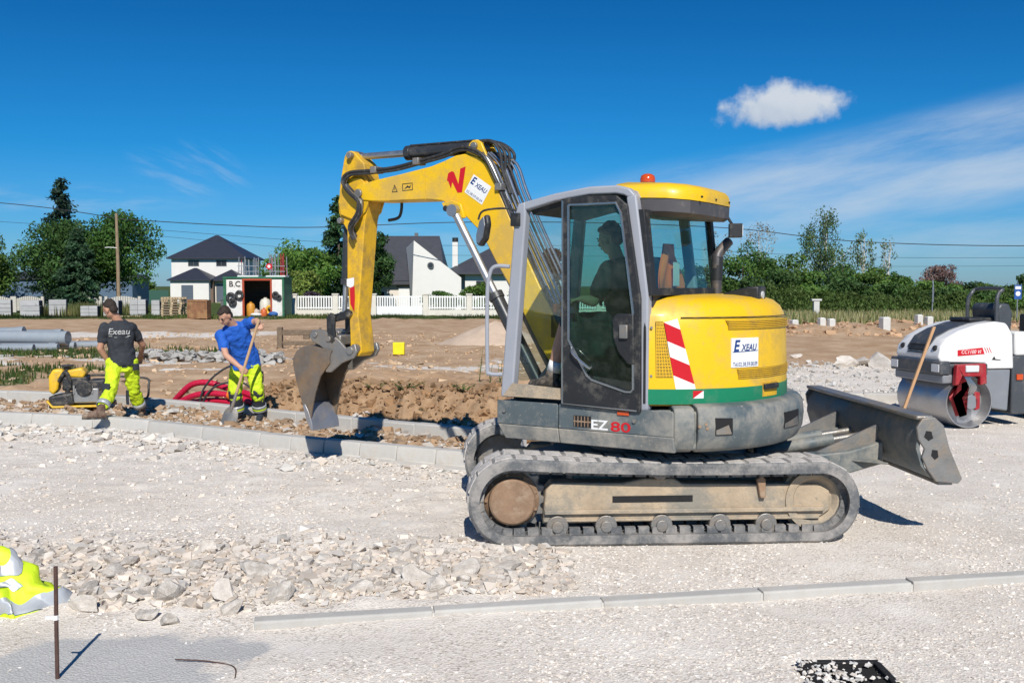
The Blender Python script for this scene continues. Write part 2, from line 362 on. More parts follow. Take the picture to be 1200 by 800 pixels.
    l.new(mul(vor(78), 1.0), h.inputs[0]); l.new(mul(noise(33, 6, .7), .7), h.inputs[1])
    bp = n.new('ShaderNodeBump'); bp.inputs['Strength'].default_value = .55; bp.inputs['Distance'].default_value = .009; l.new(h.outputs[0], bp.inputs['Height'])
    l.new(bp.outputs[0], b.inputs['Normal'])
    g = mk('ground', me, m, smooth=180); g['kind'] = 'structure'; g['label'] = 'pale crushed stone and brown earth of the building site'
    return g
GROUND = build_ground()

# ================================================================== EXCAVATOR
def hit_poly(poly, c, a):
    """distance from c along direction a to the outline"""
    dx, dz = cos(a), sin(a); best = None
    for i in range(len(poly)):
        (x1, y1), (x2, y2) = poly[i], poly[(i + 1) % len(poly)]; ex, ey = x2 - x1, y2 - y1; den = dx * ey - dz * ex
        if abs(den) < 1e-9: continue
        t = ((x1 - c[0]) * ey - (y1 - c[1]) * ex) / den; s = ((x1 - c[0]) * dz - (y1 - c[1]) * dx) / den
        if t > 0 and -1e-6 <= s <= 1 + 1e-6 and (best is None or t > best): best = t
    return best
def ring_frame(mb, outer, inner, h0, h1, c=None, ax='xz', M=None):
    if c is None: c = (sum(p[0] for p in inner) / len(inner), sum(p[1] for p in inner) / len(inner))
    an = sorted(set(round(atan2(p[1] - c[1], p[0] - c[0]), 5) for p in list(outer) + list(inner)) | set(round(-pi + 2 * pi * k / 24, 5) for k in range(24)))
    O = [(c[0] + hit_poly(outer, c, a) * cos(a), c[1] + hit_poly(outer, c, a) * sin(a)) for a in an]
    I = [(c[0] + hit_poly(inner, c, a) * cos(a), c[1] + hit_poly(inner, c, a) * sin(a)) for a in an]
    mp = {'xz': lambda p, h: (p[0], h, p[1]), 'xy': lambda p, h: (p[0], p[1], h), 'yz': lambda p, h: (h, p[0], p[1])}[ax]
    n = len(an); R = [[mp(p, h0) for p in O], [mp(p, h1) for p in O], [mp(p, h1) for p in I], [mp(p, h0) for p in I]]
    v = [p for r in R for p in r]; f = []
    for k in range(4):
        for i in range(n):
            j = (i + 1) % n; k2 = (k + 1) % 4; f.append((k * n + i, k * n + j, k2 * n + j, k2 * n + i))
    return mb.add(v, f, M)
def hash2(i, k): return (sin(i * 12.9898 + k * 78.233) * 43758.5453) % 1.0

YEL = pm('excavator_yellow', (.83, .50, .008), .38, var=.06, scale=2, dirt=((.40, .28, .12), .33, 1.9), coat=.05)
YELW = pm('worn_yellow', (.76, .44, .012), .5, var=.10, scale=3, dirt=((.24, .16, .08), .36, 4))
SLATE = pm('slate_paint', (.095, .120, .130), .45, var=.14, scale=3, dirt=((.31, .29, .25), .46, 2.6))
SLATD = pm('dusty_slate', (.19, .20, .195), .7, var=.18, scale=4, dirt=((.42, .38, .32), .55, 3.5), bump=.15)
CABG = pm('cab_grey', (.34, .355, .40), .42, var=.06, scale=2, dirt=((.40, .38, .34), .12, 4))
BLK = pm('black_plastic', (.018, .019, .021), .5, var=.2, scale=5, dirt=((.22, .20, .17), .22, 7))
BLKC = pm('black_rubber', (.015, .015, .016), .55, var=.2, scale=5)
RUB = pm('track_rubber', (.115, .12, .125), .85, var=.18, scale=4, bump=.25, bscale=30, dirt=((.38, .35, .32), .45, 3.5))
PADD = pm('dusty_tread', (.36, .34, .32), .9, var=.2, scale=8, dirt=((.6, .56, .52), .6, 7), bump=.3, rnd=.12)
MUD = pm('dusty_steel', (.44, .345, .24), .85, var=.22, scale=3, bump=.6, bscale=14, dirt=((.17, .18, .17), .42, 2.8))
RUST = pm('rusty_hub', (.27, .17, .105), .8, var=.25, scale=7, bump=.3, bscale=25, dirt=((.42, .33, .24), .3, 9))
STEEL = pm('worn_steel', (.30, .29, .275), .45, .65, var=.18, scale=6, dirt=((.33, .25, .17), .35, 7), bump=.2)
BUCKM = pm('bucket_steel', (.20, .165, .135), .5, .5, var=.3, scale=4, dirt=((.30, .19, .10), .42, 3.5), bump=.3, bscale=20)
CHROME = pm('chrome', (.48, .49, .51), .5, 1., var=.03)
PIPE = pm('hydraulic_pipe', (.45, .46, .47), .28, .9, var=.08)
HOSE = pm('hydraulic_hose', (.028, .028, .030), .5, var=.2, dirt=((.2, .19, .17), .2, 20))
GREEN = pm('green_band', (.004, .20, .095), .4, var=.05, dirt=((.2, .25, .18), .12, 4))
WHITE = pm('white_film', (.80, .80, .79), .4, var=.03)
REDF = pm('red_film', (.56, .010, .018), .35, var=.04)
BLUEF = pm('blue_print', (.012, .05, .20), .5, var=.03)
AMBER = pm('amber_lens', (.55, .07, .01), .15, var=.05, coat=.4)
MESHY = pm('yellow_mesh', (.30, .19, .012), .6, var=.3, scale=60)
DARK = pm('dark_recess', (.010, .010, .011), .8)
INTER = pm('cab_interior', (.030, .032, .036), .6, var=.2, dirt=((.22, .2, .17), .2, 6))
SAFE = pm('lamp_glass', (.62, .64, .66), .1, var=.05)
GL = glass('cab_glass', (.74, .90, .87), dirt=.03); GLC = glass('clear_glass', (.90, .96, .945), dirt=.02); GLD = glass('door_glass', (.52, .74, .68), dirt=.05)

EX = thing('excavator', 'yellow and slate tracked excavator digging by the kerbs with its cab door side open', 'excavator', (1.12, 8.30, 0))
MU = RZ(149.0); MG = RZ(183.5)          # upper structure and undercarriage, both about the slewing axis

# ---- undercarriage ------------------------------------------------
def track_path(step=.012):
    P = []
    a, ra = (1.184, .333), .333; b, rb = (-1.085, .310), .310
    for k in range(61): t = pi / 2 - k * pi / 60 + 0; P.append((a[0] + ra * cos(-pi / 2 + k * pi / 60), a[1] + ra * sin(-pi / 2 + k * pi / 60)))
    N = 40
    for k in range(1, N): t = k / N; P.append((a[0] + (b[0] - a[0]) * t, .666 + (.62 - .666) * t - .022 * sin(pi * t)))
    for k in range(61): P.append((b[0] + rb * cos(pi / 2 + k * pi / 60), b[1] + rb * sin(pi / 2 + k * pi / 60)))
    for k in range(1, N): t = k / N; P.append((b[0] + (a[0] - b[0]) * t, 0.))
    return P
TP = track_path()
def path_at(s):
    """point and outward normal at arc length s"""
    acc = 0; n = len(TP)
    for i in range(n):
        x1, y1 = TP[i]; x2, y2 = TP[(i + 1) % n]; d = sqrt((x2 - x1) ** 2 + (y2 - y1) ** 2)
        if acc + d >= s and d > 0: t = (s - acc) / d; return (x1 + (x2 - x1) * t, y1 + (y2 - y1) * t), atan2(y2 - y1, x2 - x1)
        acc += d
    return TP[0], 0
TLEN = sum(sqrt((TP[i][0] - TP[i - 1][0]) ** 2 + (TP[i][1] - TP[i - 1][1]) ** 2) for i in range(len(TP)))
lug_mb = MB(); lug_mb.prism([(-.070, 0), (.070, 0), (.060, .020), (-.060, .020)], 0, .185, 'xz'); lug_me = lug_mb.mesh('tread_lug'); lug_me.materials.append(PADD)
hl = MB(); hl.box(-.040, .040, 0, .05, -.040, .012); guide_v, guide_f = hl.v, hl.f
def make_track(side):
    sec = [(.0, -.068), (.0, -.006), (.018, .012), (.432, .012), (.45, -.006), (.45, -.068), (.40, -.052), (.05, -.052)]
    n = len(TP); v = []; f = []; m = len(sec)
    for i in range(n):
        (x0, z0), (x1, z1) = TP[i - 1], TP[(i + 1) % n]; d = sqrt((x1 - x0) ** 2 + (z1 - z0) ** 2) or 1; nx, nz = (z1 - z0) / d, -(x1 - x0) / d
        for a, h in sec: v.append((TP[i][0] + nx * (h - .024), side * (.675 + a), TP[i][1] + nz * (h - .024)))
    for i in range(n):
        for k in range(m):
            k2 = (k + 1) % m; j = (i + 1) % n; q = (i * m + k, j * m + k, j * m + k2, i * m + k2); f.append(q if side > 0 else q[::-1])
    tr = MB().add(v, f).build('track', RUB, EX, MG, fix=True)
    N = 42
    for k in range(N):
        for half in (0, 1):
            (x, z), a = path_at((k + .5 * half + .25) / N * TLEN)
            nx, nz = sin(a), -cos(a); y = (.700 if half else .905)
            M = MG @ frame((x - nx * .026, side * y if side > 0 else -(y + .185), z - nz * .026), (cos(a), 0, sin(a)), (0, 1, 0))
            # lug profile points outward: its local z must be the outward normal
            M = MG @ Matrix(((cos(a), 0, nx, x - nx * .026), (0, 1, 0, y if side > 0 else -(y + .20)), (sin(a), 0, nz, z - nz * .026), (0, 0, 0, 1)))
            o = bpy.data.objects.new('tread_lug', lug_me); COL.objects.link(o); o.parent = tr; o.matrix_local = M
    g = MB()
    for k in range(64):
        (x, z), a = path_at((k + .5) / 64 * TLEN); nx, nz = sin(a), -cos(a)
        for y in (.985, .77) if side > 0 else (-1.035, -.82):
            g.add(guide_v, guide_f, Matrix(((cos(a), 0, nx, x - nx * .086), (0, 1, 0, y), (sin(a), 0, nz, z - nz * .086), (0, 0, 0, 1))))
    tag(g.build('guide_lugs', RUB, tr, MG, fix=True), kind='stuff')
    # frame beam
    fp = [(.957, .150), (.935, .395), (.885, .455), (.363, .448), (.20, .480), (-.02, .480), (-.085, .438), (-1.11, .425), (-1.20, .370), (-1.205, .225), (-1.12, .170)]
    mb = MB(); lo, hi = sorted((side * .80, side * .995)); mb.prism(fp, lo, hi)
    fr = mb.build('track_frame', MUD, EX, MG, bevel=.012)
    mb = MB(); lo, hi = sorted((side * .99, side * 1.03)); mb.box(-1.15, .945, lo, hi, .225, .258); lo2, hi2 = sorted((side * .99, side * 1.012)); mb.box(-1.12, .95, lo2, hi2, .165, .185)
    mb.build('ledge', MUD, fr, MG, bevel=.006)
    mb = MB(); lo, hi = sorted((side * .985, side * 1.0)); mb.box(-.16, .44, lo, hi, .305, .352); mb.build('slot', DARK, fr, MG)
    mb = MB(); lo, hi = sorted((side * .99, side * 1.035)); mb.prism([(-.70, .47), (-.67, .50), (-.635, .47), (-.66, .33), (-.70, .33)], lo, hi); mb.build('tie_lug', RUST, fr, MG, bevel=.006)
    for x in (.849, .488, .074, -.363, -.712):
        mb = MB(); c0, c1 = (x, side * .80, .132), (x, side * 1.02, .132); mb.cyl(c0, c1, .082, 20); mb.cyl((x, side * .9, .132), (x, side * 1.04, .132), .045, 12)
        mb.build('roller', STEEL, fr, MG, bevel=.006)
    mb = MB(); mb.cyl((.09, side * .82, .525), (.09, side * 1.03, .525), .055, 16); mb.build('carrier_roller', STEEL, fr, MG, bevel=.006)
    # sprocket
    mb = MB(); c = (1.184, .325); NT = 17; pts = []
    for k in range(NT * 4):
        r = (.225, .225, .262, .262)[k % 4]; a = 2 * pi * k / (NT * 4); pts.append((c[0] + r * cos(a), c[1] + r * sin(a)))
    lo, hi = sorted((side * .86, side * .91)); mb.prism(pts, lo, hi); sp = mb.build('sprocket', STEEL, EX, MG, bevel=.004)
    mb = MB(); mb.lathe([(.205, .0), (.205, .07), (.175, .10), (.168, .155), (.155, .165), (.02, .168)], 36, Matrix(((1, 0, 0, c[0]), (0, 0, side, side * .885), (0, -side, 0, c[1]), (0, 0, 0, 1))))
    mb.build('hub', RUST, sp, MG, fix=True)
    for k in range(9):
        a = 2 * pi * k / 9; p = (c[0] + .188 * cos(a), c[1] + .188 * sin(a)); bt = MB(); bt.cyl((p[0], side * .93, p[1]), (p[0], side * .985, p[1]), .013, 6); bt.build('hub_bolt', RUST, sp, MG)
    mb = MB(); c = (-1.085, .305); mb.lathe([(.05, -.11), (.225, -.11), (.225, -.05), (.245, -.045), (.245, .045), (.225, .05), (.225, .11), (.17, .105), (.14, .07), (.05, .07)], 36, Matrix(((1, 0, 0, c[0]), (0, 0, 1, side * .90), (0, -1, 0, c[1]), (0, 0, 0, 1))))
    mb.build('idler', MUD, EX, MG, fix=True)
make_track(1); make_track(-1)
mb = MB(); mb.box(-.72, .72, -.82, .82, .26, .50); mb.prism([(-.95, .30), (-.95, .48), (-.5, .56), (.5, .56), (.95, .46), (.95, .30)], -.45, .45)
mb.build('undercarriage_frame', SLATE, EX, MG, bevel=.02)
mb = MB(); mb.cyl((0, 0, .54), (0, 0, .70), .47, 40); mb.build('slewing_ring', SLATE, EX, MG, bevel=.01)
# dozer blade
curve = [(-1.865, .915), (-1.815, .82), (-1.805, .70), (-1.845, .57), (-1.93, .475), (-2.02, .445)]
V0, V1 = -1.17, 1.10
mb = MB(); mb.loft([[(x, y, z) for x, z in curve] + [(x - .028, y, z - .008) for x, z in reversed(curve)] for y in (V0, V1)])
bl = mb.build('dozer_blade', SLATE, EX, MG, fix=True)
mb = MB(); mb.box(-1.93, -1.80, V0 - .01, V1 + .01, .912, .945); mb.build('top_lip', STEEL, bl, MG, bevel=.012)
mb = MB(); mb.box(-2.09, -1.98, V0, V1, .425, .452); mb.build('cutting_edge', STEEL, bl, MG, bevel=.004)
for y in (V1, V0 - .028):
    mb = MB(); mb.prism([(-1.795, .86), (-1.84, .928), (-1.93, .935), (-2.0, .875), (-2.05, .70), (-2.15, .475), (-2.12, .44), (-1.95, .455), (-1.885, .545), (-1.84, .64), (-1.86, .70), (-1.81, .77)], y, y + .028)
    e = mb.build('end_plate', STEEL, bl, MG, bevel=.006)
    if y > 0:
        for x, z, s in ((-1.885, .80, 1), (-1.935, .66, .8)):
            mb = MB(); mb.prism([(x - .035 * s, z - .02), (x, z - .04), (x + .035 * s, z - .01), (x + .02, z + .035), (x - .02, z + .03)], y + .0265, y + .030); mb.build('slot', DARK, e, MG)
for y in (.42, -.42):
    mb = MB(); mb.loft([[(-.85, y - .10, .34), (-.85, y + .10, .34), (-.85, y + .10, .52), (-.85, y - .10, .52)], [(-1.55, y - .07, .40), (-1.55, y + .07, .40), (-1.55, y + .07, .58), (-1.55, y - .07, .58)], [(-1.83, y - .08, .48), (-1.83, y + .08, .48), (-1.83, y + .08, .66), (-1.83, y - .08, .66)]])
    mb.build('blade_arm', SLATE, bl, MG, bevel=.012)
    mb = MB(); mb.prism([(-1.30, .565), (-1.83, .80), (-1.83, .56)], y - .012, y + .012); mb.build('gusset', STEEL, bl, MG)
    mb = MB(); mb.prism([(-1.45, -.02), (-1.80, .24), (-1.80, -.20)], .50, .515, 'xy', T(0, y, 0)); mb.build('brace_plate', SLATE, bl, MG, bevel=.004)
for y in (.13, -.13):
    mb = MB(); mb.cyl((-.90, y, .52), (-1.55, y, .62), .05, 16); cy = mb.build('blade_cylinder', SLATE, bl, MG); mb = MB(); mb.cyl((-1.5, y, .612), (-1.82, y, .66), .028, 14); mb.build('rod', STEEL, bl, MG)

# ---- upper structure ----------------------------------------------
def arcp(R, ph, z): a = R_(ph); return (-R * sin(a), R * cos(a), z)
plan = [(.80, 1.045), (.80, .30), (.98, .05), (.98, -.55), (.80, -.72), (.70, -1.0)] + [(-1.22 * sin(R_(p)), 1.22 * cos(R_(p))) for p in range(146, 32, -6)]
mb = MB(); mb.prism(plan, .72, 1.0, 'xy'); dk = mb.build('upper_deck', SLATE, EX, MU, bevel=.02)
# side skirt under the cab: folded lower edge
sec = [(1.045, .985), (1.062, 1.012), (1.066, .82), (1.04, .82), (1.0, .985)]
sec2 = [(1.0665, .819), (1.035, .705), (1.0, .705), (1.0, .819)]
mb2 = MB()
for u0, u1 in ((.795, .262), (.256, -.672)): mb2.loft([[(u0 - (.05 if (z < .72 and u0 > .7) else .0), v, z) for v, z in sec2], [(u1, v, z) for v, z in sec2]])
mb2.build('skirt_fold', SLATD, dk, MU, bevel=.006)
mb = MB()
for u0, u1 in ((.805, .262), (.256, -.672)): mb.loft([[(u0 - (.055 if (z < .72 and u0 > .8) else .0), v, z) for v, z in sec], [(u1, v, z) for v, z in sec]])
mb.build('side_skirt', SLATE, dk, MU, bevel=.008)
mb = MB(); mb.box(-.02, .125, 1.05, 1.068, .845, .93); sl = mb.build('vent_slot', DARK, dk, MU)
mb = MB()
for k in range(5): mb.box(.0 + k * .028, .006 + k * .028, 1.0655, 1.0705, .848, .927)
mb.box(-.02, .125, 1.0655, 1.070, .882, .892); mb.build('vent_bars', RUST, sl, MU)
mb = MB(); mb.box(-.33, -.235, 1.064, 1.0735, .955, .988); mb.build('side_reflector', AMBER, dk, MU, bevel=.004)
for (u, z) in ((.735, .925), (-.372, .92)):
    mb = MB(); mb.cyl((u, 1.05, z), (u, 1.078, z), .014, 10); mb.build('bolt', STEEL, dk, MU)
def side_text(body, u, z, h, w, mat, parent, v=1.0672, bold=.0, name='lettering', **k):
    tv, tf = text(body, 1.0, .0008 / h, bold, **k)
    xs = [p[0] for p in tv]; ys = [p[1] for p in tv]; sx = w / (max(xs) - min(xs)); sy = h / (max(ys) - min(ys)); cx = (max(xs) + min(xs)) / 2; cy = (max(ys) + min(ys)) / 2
    mb = MB(); mb.add([((p[0] - cx) * sx, (p[1] - cy) * sy, p[2] * h) for p in tv], tf, frame((u, v, z), (-1, 0, 0), (0, 0, 1)))
    return mb.build(name, mat, parent, MU, smooth=None)
side_text('EZ', -.093, .872, .072, .138, WHITE, dk, bold=.02); side_text('80', -.262, .868, .074, .160, REDF, dk, bold=.015)
# counterweight
def ringpart(prof, p0, p1, n=40):
    """profile (R, z) swept round the slewing axis; prof is a closed loop"""
    mb = MB(); mb.loft([[arcp(r, p0 + (p1 - p0) * k / n, z) for r, z in prof] for k in range(n + 1)]); return mb
cwp = [(1.00, .715), (1.17, .700), (1.225, .728), (1.262, .80), (1.272, .90), (1.262, .995), (1.235, 1.035), (1.17, 1.050), (1.00, 1.050)]
cw = ringpart(cwp, 40.5, 139, 48).build('counterweight', SLATE, EX, MU, bevel=.010, smooth=40)
ringpart([(.98, .72), (1.16, .703), (1.215, .728), (1.25, .80), (1.260, .90), (1.250, .99), (1.225, 1.025), (1.165, 1.036), (.98, 1.036)], 32.6, 39.6, 6).build('rear_skirt', SLATE, cw, MU, bevel=.01, smooth=40)
def arcpatch(quad, R0, R1, n=10):
    """four-cornered patch (phi, z) bent round the body: corners tl, tr, br, bl"""
    (a, b, c, d) = quad; mb = MB(); rings = []
    for k in range(n + 1):
        t = k / n; tp = (a[0] + (b[0] - a[0]) * t, a[1] + (b[1] - a[1]) * t); bt = (d[0] + (c[0] - d[0]) * t, d[1] + (c[1] - d[1]) * t)
        rings.append([arcp(R0, *tp), arcp(R1, *tp), arcp(R1, *bt), arcp(R0, *bt)])
    return mb.loft(rings)
for q in ([(46.2, .958), (52.5, .952), (52.6, .832), (46.3, .833)], [(77.5, .955), (90, .955), (90, .835), (77.5, .835)]):
    arcpatch(q, 1.25, 1.2745).build('lifting_slot', DARK, cw, MU, fix=True)
    p0, p1 = q[0][0], q[1][0]
    arcpatch([(p0 + .3, .87), (p1 - 1.5, .905), (p1 - .3, .838), (p0 + .3, .838)], 1.26, 1.2755).build('slot_ramp', STEEL, cw, MU, fix=True)
for p, z in ((40.8, .90), (43, .915), (43.4, .885)):
    m_ = MB(); m_.cyl(arcp(1.26, p, z), arcp(1.2765, p, z), .012, 8); m_.build('bolt', RUST, cw, MU)
# engine hood
HR = [(1.112, 1.03), (1.135, 1.045), (1.135, 1.16), (1.130, 1.40), (1.122, 1.60), (1.108, 1.68), (1.075, 1.745), (1.02, 1.79), (.94, 1.815), (.80, 1.832), (.62, 1.838)]
def hood_ring(R, z, fu, p0=23.2):
    p0 = max(p0, math.degrees(math.asin(min(.99, -fu / R))))
    return [arcp(R, p0 + (180 - 2 * p0) * k / 40, z) for k in range(41)]
mb = MB(); mb.loft([hood_ring(r, z, -.43 - max(0, z - 1.70) * .12) for r, z in HR])
hd = mb.build('engine_hood', YEL, EX, MU, fix=True, smooth=50)
ringpart([(1.10, 1.045), (1.139, 1.045), (1.1395, 1.155), (1.10, 1.155)], 23.3, 156.7, 48).build('green_band', GREEN, hd, MU, fix=True, smooth=50)
mb = MB(); pts = [arcp(1.128, 23.0, z) for z in (1.05, 1.3, 1.6)] + [arcp(1.10, 23.3, 1.68), arcp(1.03, 25.2, 1.775), arcp(.90, 29, 1.825), arcp(.72, 37, 1.842)]
mb.tube(smoothpath(pts), .014, 8); mb.build('edge_seal', BLKC, hd, MU)
arcpatch([(26.7, 1.645), (29.4, 1.645), (33.2, 1.24), (26.9, 1.24)], 1.10, 1.1365).build('side_grille', MESHY, hd, MU, fix=True)
gm = MB()
for k in range(17): z = 1.25 + k * .0235; gm.add(*(lambda q: (q.v, q.f))(arcpatch([(26.9, z + .007), (29.2 + (1.645 - z) * 9.3, z + .007), (29.2 + (1.645 - z) * 9.3, z), (26.9, z)], 1.13, 1.1395, 3)))
for k in range(6): p = 26.9 + k * .45; pb = 27.1 + k * 1.15; gm.add(*(lambda q: (q.v, q.f))(arcpatch([(p, 1.642), (p + .2, 1.642), (pb + .3, 1.243), (pb, 1.243)], 1.13, 1.1390, 2)))
gm.build('grille_bars', YELW, hd, MU, fix=True)
def louvre(p0, p1, z0, z1, tilt, R, n=5):
    b = arcpatch([(p0, z1), (p1, z1), (p1 + 1, z0), (p0 + tilt, z0)], R - .03, R + .0015, 14).build('louvre', MESHY, hd, MU, fix=True)
    m_ = MB()
    for k in range(n):
        z = z0 + (z1 - z0) * (k + .25) / n; m_.add(*(lambda q: (q.v, q.f))(arcpatch([(p0 + tilt * .6, z + .006), (p1, z + .006), (p1, z), (p0 + tilt * .6, z)], R - .01, R + .006, 14)))
    m_.build('louvre_slats', YELW, b, MU, fix=True)
louvre(54.2, 112, 1.582, 1.648, 1.5, 1.127); louvre(59, 112, 1.215, 1.290, 1, 1.135)
def stripe_at(t): return ((29.7 + (34.3 - 29.7) * t, 1.637 + (1.142 - 1.637) * t), (34.6 + (41.7 - 34.6) * t, 1.665 + (1.152 - 1.665) * t))
mb = None; ts = [-.09, .0, .27, .50, .77, 1.0]
for i, (c0, m_) in enumerate(((0, WHITE), (1, REDF), (2, WHITE), (3, REDF), (4, WHITE))):
    sk = .155; a0, a1 = ts[i], ts[i + 1]
    l0, l1 = max(a0, 0), min(a1, 1); r0, r1 = a0 + sk, a1 + sk
    if i == 0: q = [stripe_at(0)[0], stripe_at(0.0)[1], stripe_at(.155)[1], stripe_at(0)[0]]
    elif i == 4: q = [stripe_at(l0)[0], stripe_at(min(r0, 1))[1], stripe_at(1)[1], stripe_at(1)[0]]
    else: q = [stripe_at(l0)[0], stripe_at(r0)[1], stripe_at(min(r1, 1))[1], stripe_at(l1)[0]]
    arcpatch(q, 1.12, 1.1385, 6).build('hazard_stripe', m_, hd, MU, fix=True)
arcpatch([(40.6, 1.143), (44.7, 1.143), (44.7, 1.087), (40.6, 1.087)], 1.13, 1.1410, 3).build('reflector_square', WHITE, hd, MU, fix=True)
arcpatch([(40.6, 1.143), (44.7, 1.143), (40.6, 1.087), (40.6, 1.087)], 1.13, 1.1418, 3).build('reflector_triangle', REDF, hd, MU, fix=True)
pl_ = arcpatch([(56.3, 1.518), (70.2, 1.518), (70.2, 1.302), (56.3, 1.302)], 1.12, 1.1375, 6).build('name_plate', WHITE, hd, MU, fix=True)
def arc_text(body, ph, z, h, w, mat, parent, R=1.1385, bold=0., shear=0.):
    tv, tf = text(body, 1.0, .0006 / h, bold, shear); xs = [p[0] for p in tv]; ys = [p[1] for p in tv]
    sx = w / (max(xs) - min(xs)); sy = h / (max(ys) - min(ys)); cx = (max(xs) + min(xs)) / 2; cy = (max(ys) + min(ys)) / 2
    mb = MB(); mb.add([arcp(R + p[2] * h, ph + math.degrees((p[0] - cx) * sx / R), z + (p[1] - cy) * sy) for p in tv], tf); return mb.build('lettering', mat, parent, MU, smooth=None)
arc_text('E', 58.9, 1.462, .085, .060, BLUEF, pl_, bold=.03, shear=.2); arc_text('XEAU', 65.0, 1.447, .050, .165, BLUEF, pl_, bold=.02, shear=.2)
arc_text('Tél.02.38.59.00.09', 63.3, 1.325, .030, .25, BLUEF, pl_)
arcpatch([(56.8, 1.418), (69.8, 1.424), (69.8, 1.419), (56.8, 1.412)], 1.13, 1.1384, 5).build('underline', BLUEF, pl_, MU, fix=True)
b_ = arcpatch([(73.0, 1.175), (84, 1.175), (84, 1.07), (73, 1.07)], 1.12, 1.1425, 5).build('hood_latch', YELW, hd, MU, fix=True)
arcpatch([(73.3, 1.165), (83.5, 1.165), (83.5, 1.125), (73.3, 1.125)], 1.14, 1.165, 5).build('latch_handle', BLK, b_, MU, bevel=.006)
m_ = MB(); m_.tube([arcp(1.1325 - (1.672 - 1.6) * .17, p, 1.672) for p in range(36, 121, 6)], .0035, 6); m_.build('panel_seam', BLK, hd, MU)
for p, z in ((25.2, 1.60), (25.2, 1.25)):
    m_ = MB(); m_.cyl(arcp(1.12, p, z), arcp(1.1385, p, z), .010, 8); m_.build('bolt', STEEL, hd, MU)
# rear camera hump and filler
mb = MB(); mb.loft([[(-.70, .13, 1.80), (-.70, -.08, 1.80), (-.70, -.08, 1.845), (-.70, .13, 1.845)], [(-.90, .13, 1.78), (-.90, -.08, 1.78), (-.90, -.08, 1.895), (-.90, .13, 1.895)], [(-.985, .12, 1.76), (-.985, -.07, 1.76), (-.985, -.07, 1.90), (-.985, .12, 1.90)]])
ch = mb.build('rear_camera_housing', BLK, EX, MU, bevel=.014, fix=True)
mb = MB(); mb.cyl((-.98, .03, 1.83), (-.995, .03, 1.83), .03, 14); mb.build('lens', SAFE, ch, MU)
# right-hand cover
mb = MB(); mb.loft([[(-.40, -.52, z), (.55, -.52, z), (.72, -.60, z), (.72, -.92 + (z - 1) * .05, z), (.55, -1.0 + (z - 1) * .06, z), (-.40, -1.02 + (z - 1) * .05, z)] for z in (1.005, 1.5)])
mb.build('tank_cover', YEL, EX, MU, bevel=.05, seg=3)
# ---- cab ------------------------------------------------------------
mb = MB()
FP = [(.782, 1.03), (.775, 1.12), (.655, 2.44), (.625, 2.53), (.560, 2.545), (.555, 2.44), (.665, 1.14), (.66, 1.03)]
TB_up = [(.645, 2.472), (.599, 2.538), (.301, 2.597), (.014, 2.633), (-.215, 2.632), (-.310, 2.605), (-.363, 2.545)]
TB_lo = [(-.305, 2.535), (-.265, 2.557), (-.20, 2.570), (.014, 2.572), (.301, 2.538), (.56, 2.478)]
RP = [(-.363, 2.560), (-.462, 1.839), (-.468, 1.000), (-.402, .985), (-.380, 1.838), (-.285, 2.545)]
for lo, hi in ((.965, 1.050), (.010, .075)):
    mb.prism(FP, lo, hi); mb.prism(TB_up + TB_lo, lo + .004, hi - .004); mb.prism(RP, lo + .002, hi - .002)
mb.box(.56, .62, .07, .97, 2.478, 2.525); mb.box(.665, .77, .07, .97, 1.02, 1.10)
cf = mb.build('cab_frame', CABG, EX, MU, bevel=.014, seg=3)
mb = MB(); mb.prism([(.58, 2.500), (.58, 2.530), (.29, 2.588), (.01, 2.622), (-.22, 2.622), (-.33, 2.59), (-.36, 2.54), (-.33, 2.54), (-.21, 2.585), (.01, 2.59), (.28, 2.555)], .07, .97); mb.build('roof_panel', CABG, cf, MU)
mb = MB(); mb.prism([(.56, 2.485), (.30, 2.545), (.0, 2.575), (-.2, 2.57), (-.3, 2.53), (-.3, 2.50), (.0, 2.535), (.28, 2.505), (.54, 2.45)], .08, .96); mb.build('headliner', INTER, cf, MU)
mb = MB(); mb.box(-.45, .70, .07, .98, 1.005, 1.035); mb.build('cab_floor', INTER, cf, MU)
mb = MB(); mb.prism([(.755, 1.04), (.665, 1.145), (.24, 1.125), (.235, 1.04)], 1.052, 1.062); mb.build('sill_plate', MUD, cf, MU)
mb = MB(); mb.box(.10, .66, .10, .93, 1.036, 1.060); mb.build('floor_mat', MUD, cf, MU, bevel=.01)
mb = MB(); mb.box(-.47, -.40, .07, .97, 1.02, 1.84); mb.build('rear_wall', INTER, cf, MU)
# rear window in its black frame
def rear_pt(v, z): t = (1.03 - v) / 1.05; return (-.468 - .12 * t + (z - 1.84) * .11, v, z)
mb = MB(); O = [(1.035, 1.83), (1.035, 2.45), (-.06, 2.45), (-.06, 1.83)]; I = [(.955, 1.885), (.955, 2.42), (-.01, 2.42), (-.015, 1.885)]
tmp = MB(); ring_frame(tmp, O, I, 0, 1, ax='yz')
mb.add([(rear_pt(y, z)[0] - .02 + .05 * h, y, z) for h, y, z in tmp.v], tmp.f); rw = mb.build('rear_window', BLK, EX, MU, bevel=.008)
mb = MB(); mb.add([rear_pt(v, z) for v, z in ((.96, 1.88), (-.02, 1.88), (-.02, 2.425), (.96, 2.425))] + [(rear_pt(v, z)[0] + .006, v, z) for v, z in ((.96, 1.88), (-.02, 1.88), (-.02, 2.425), (.96, 2.425))], [(0, 1, 2, 3), (7, 6, 5, 4), (0, 4, 5, 1), (2, 6, 7, 3), (1, 5, 6, 2), (0, 3, 7, 4)]); mb.build('pane', GL, rw, MU, smooth=None)
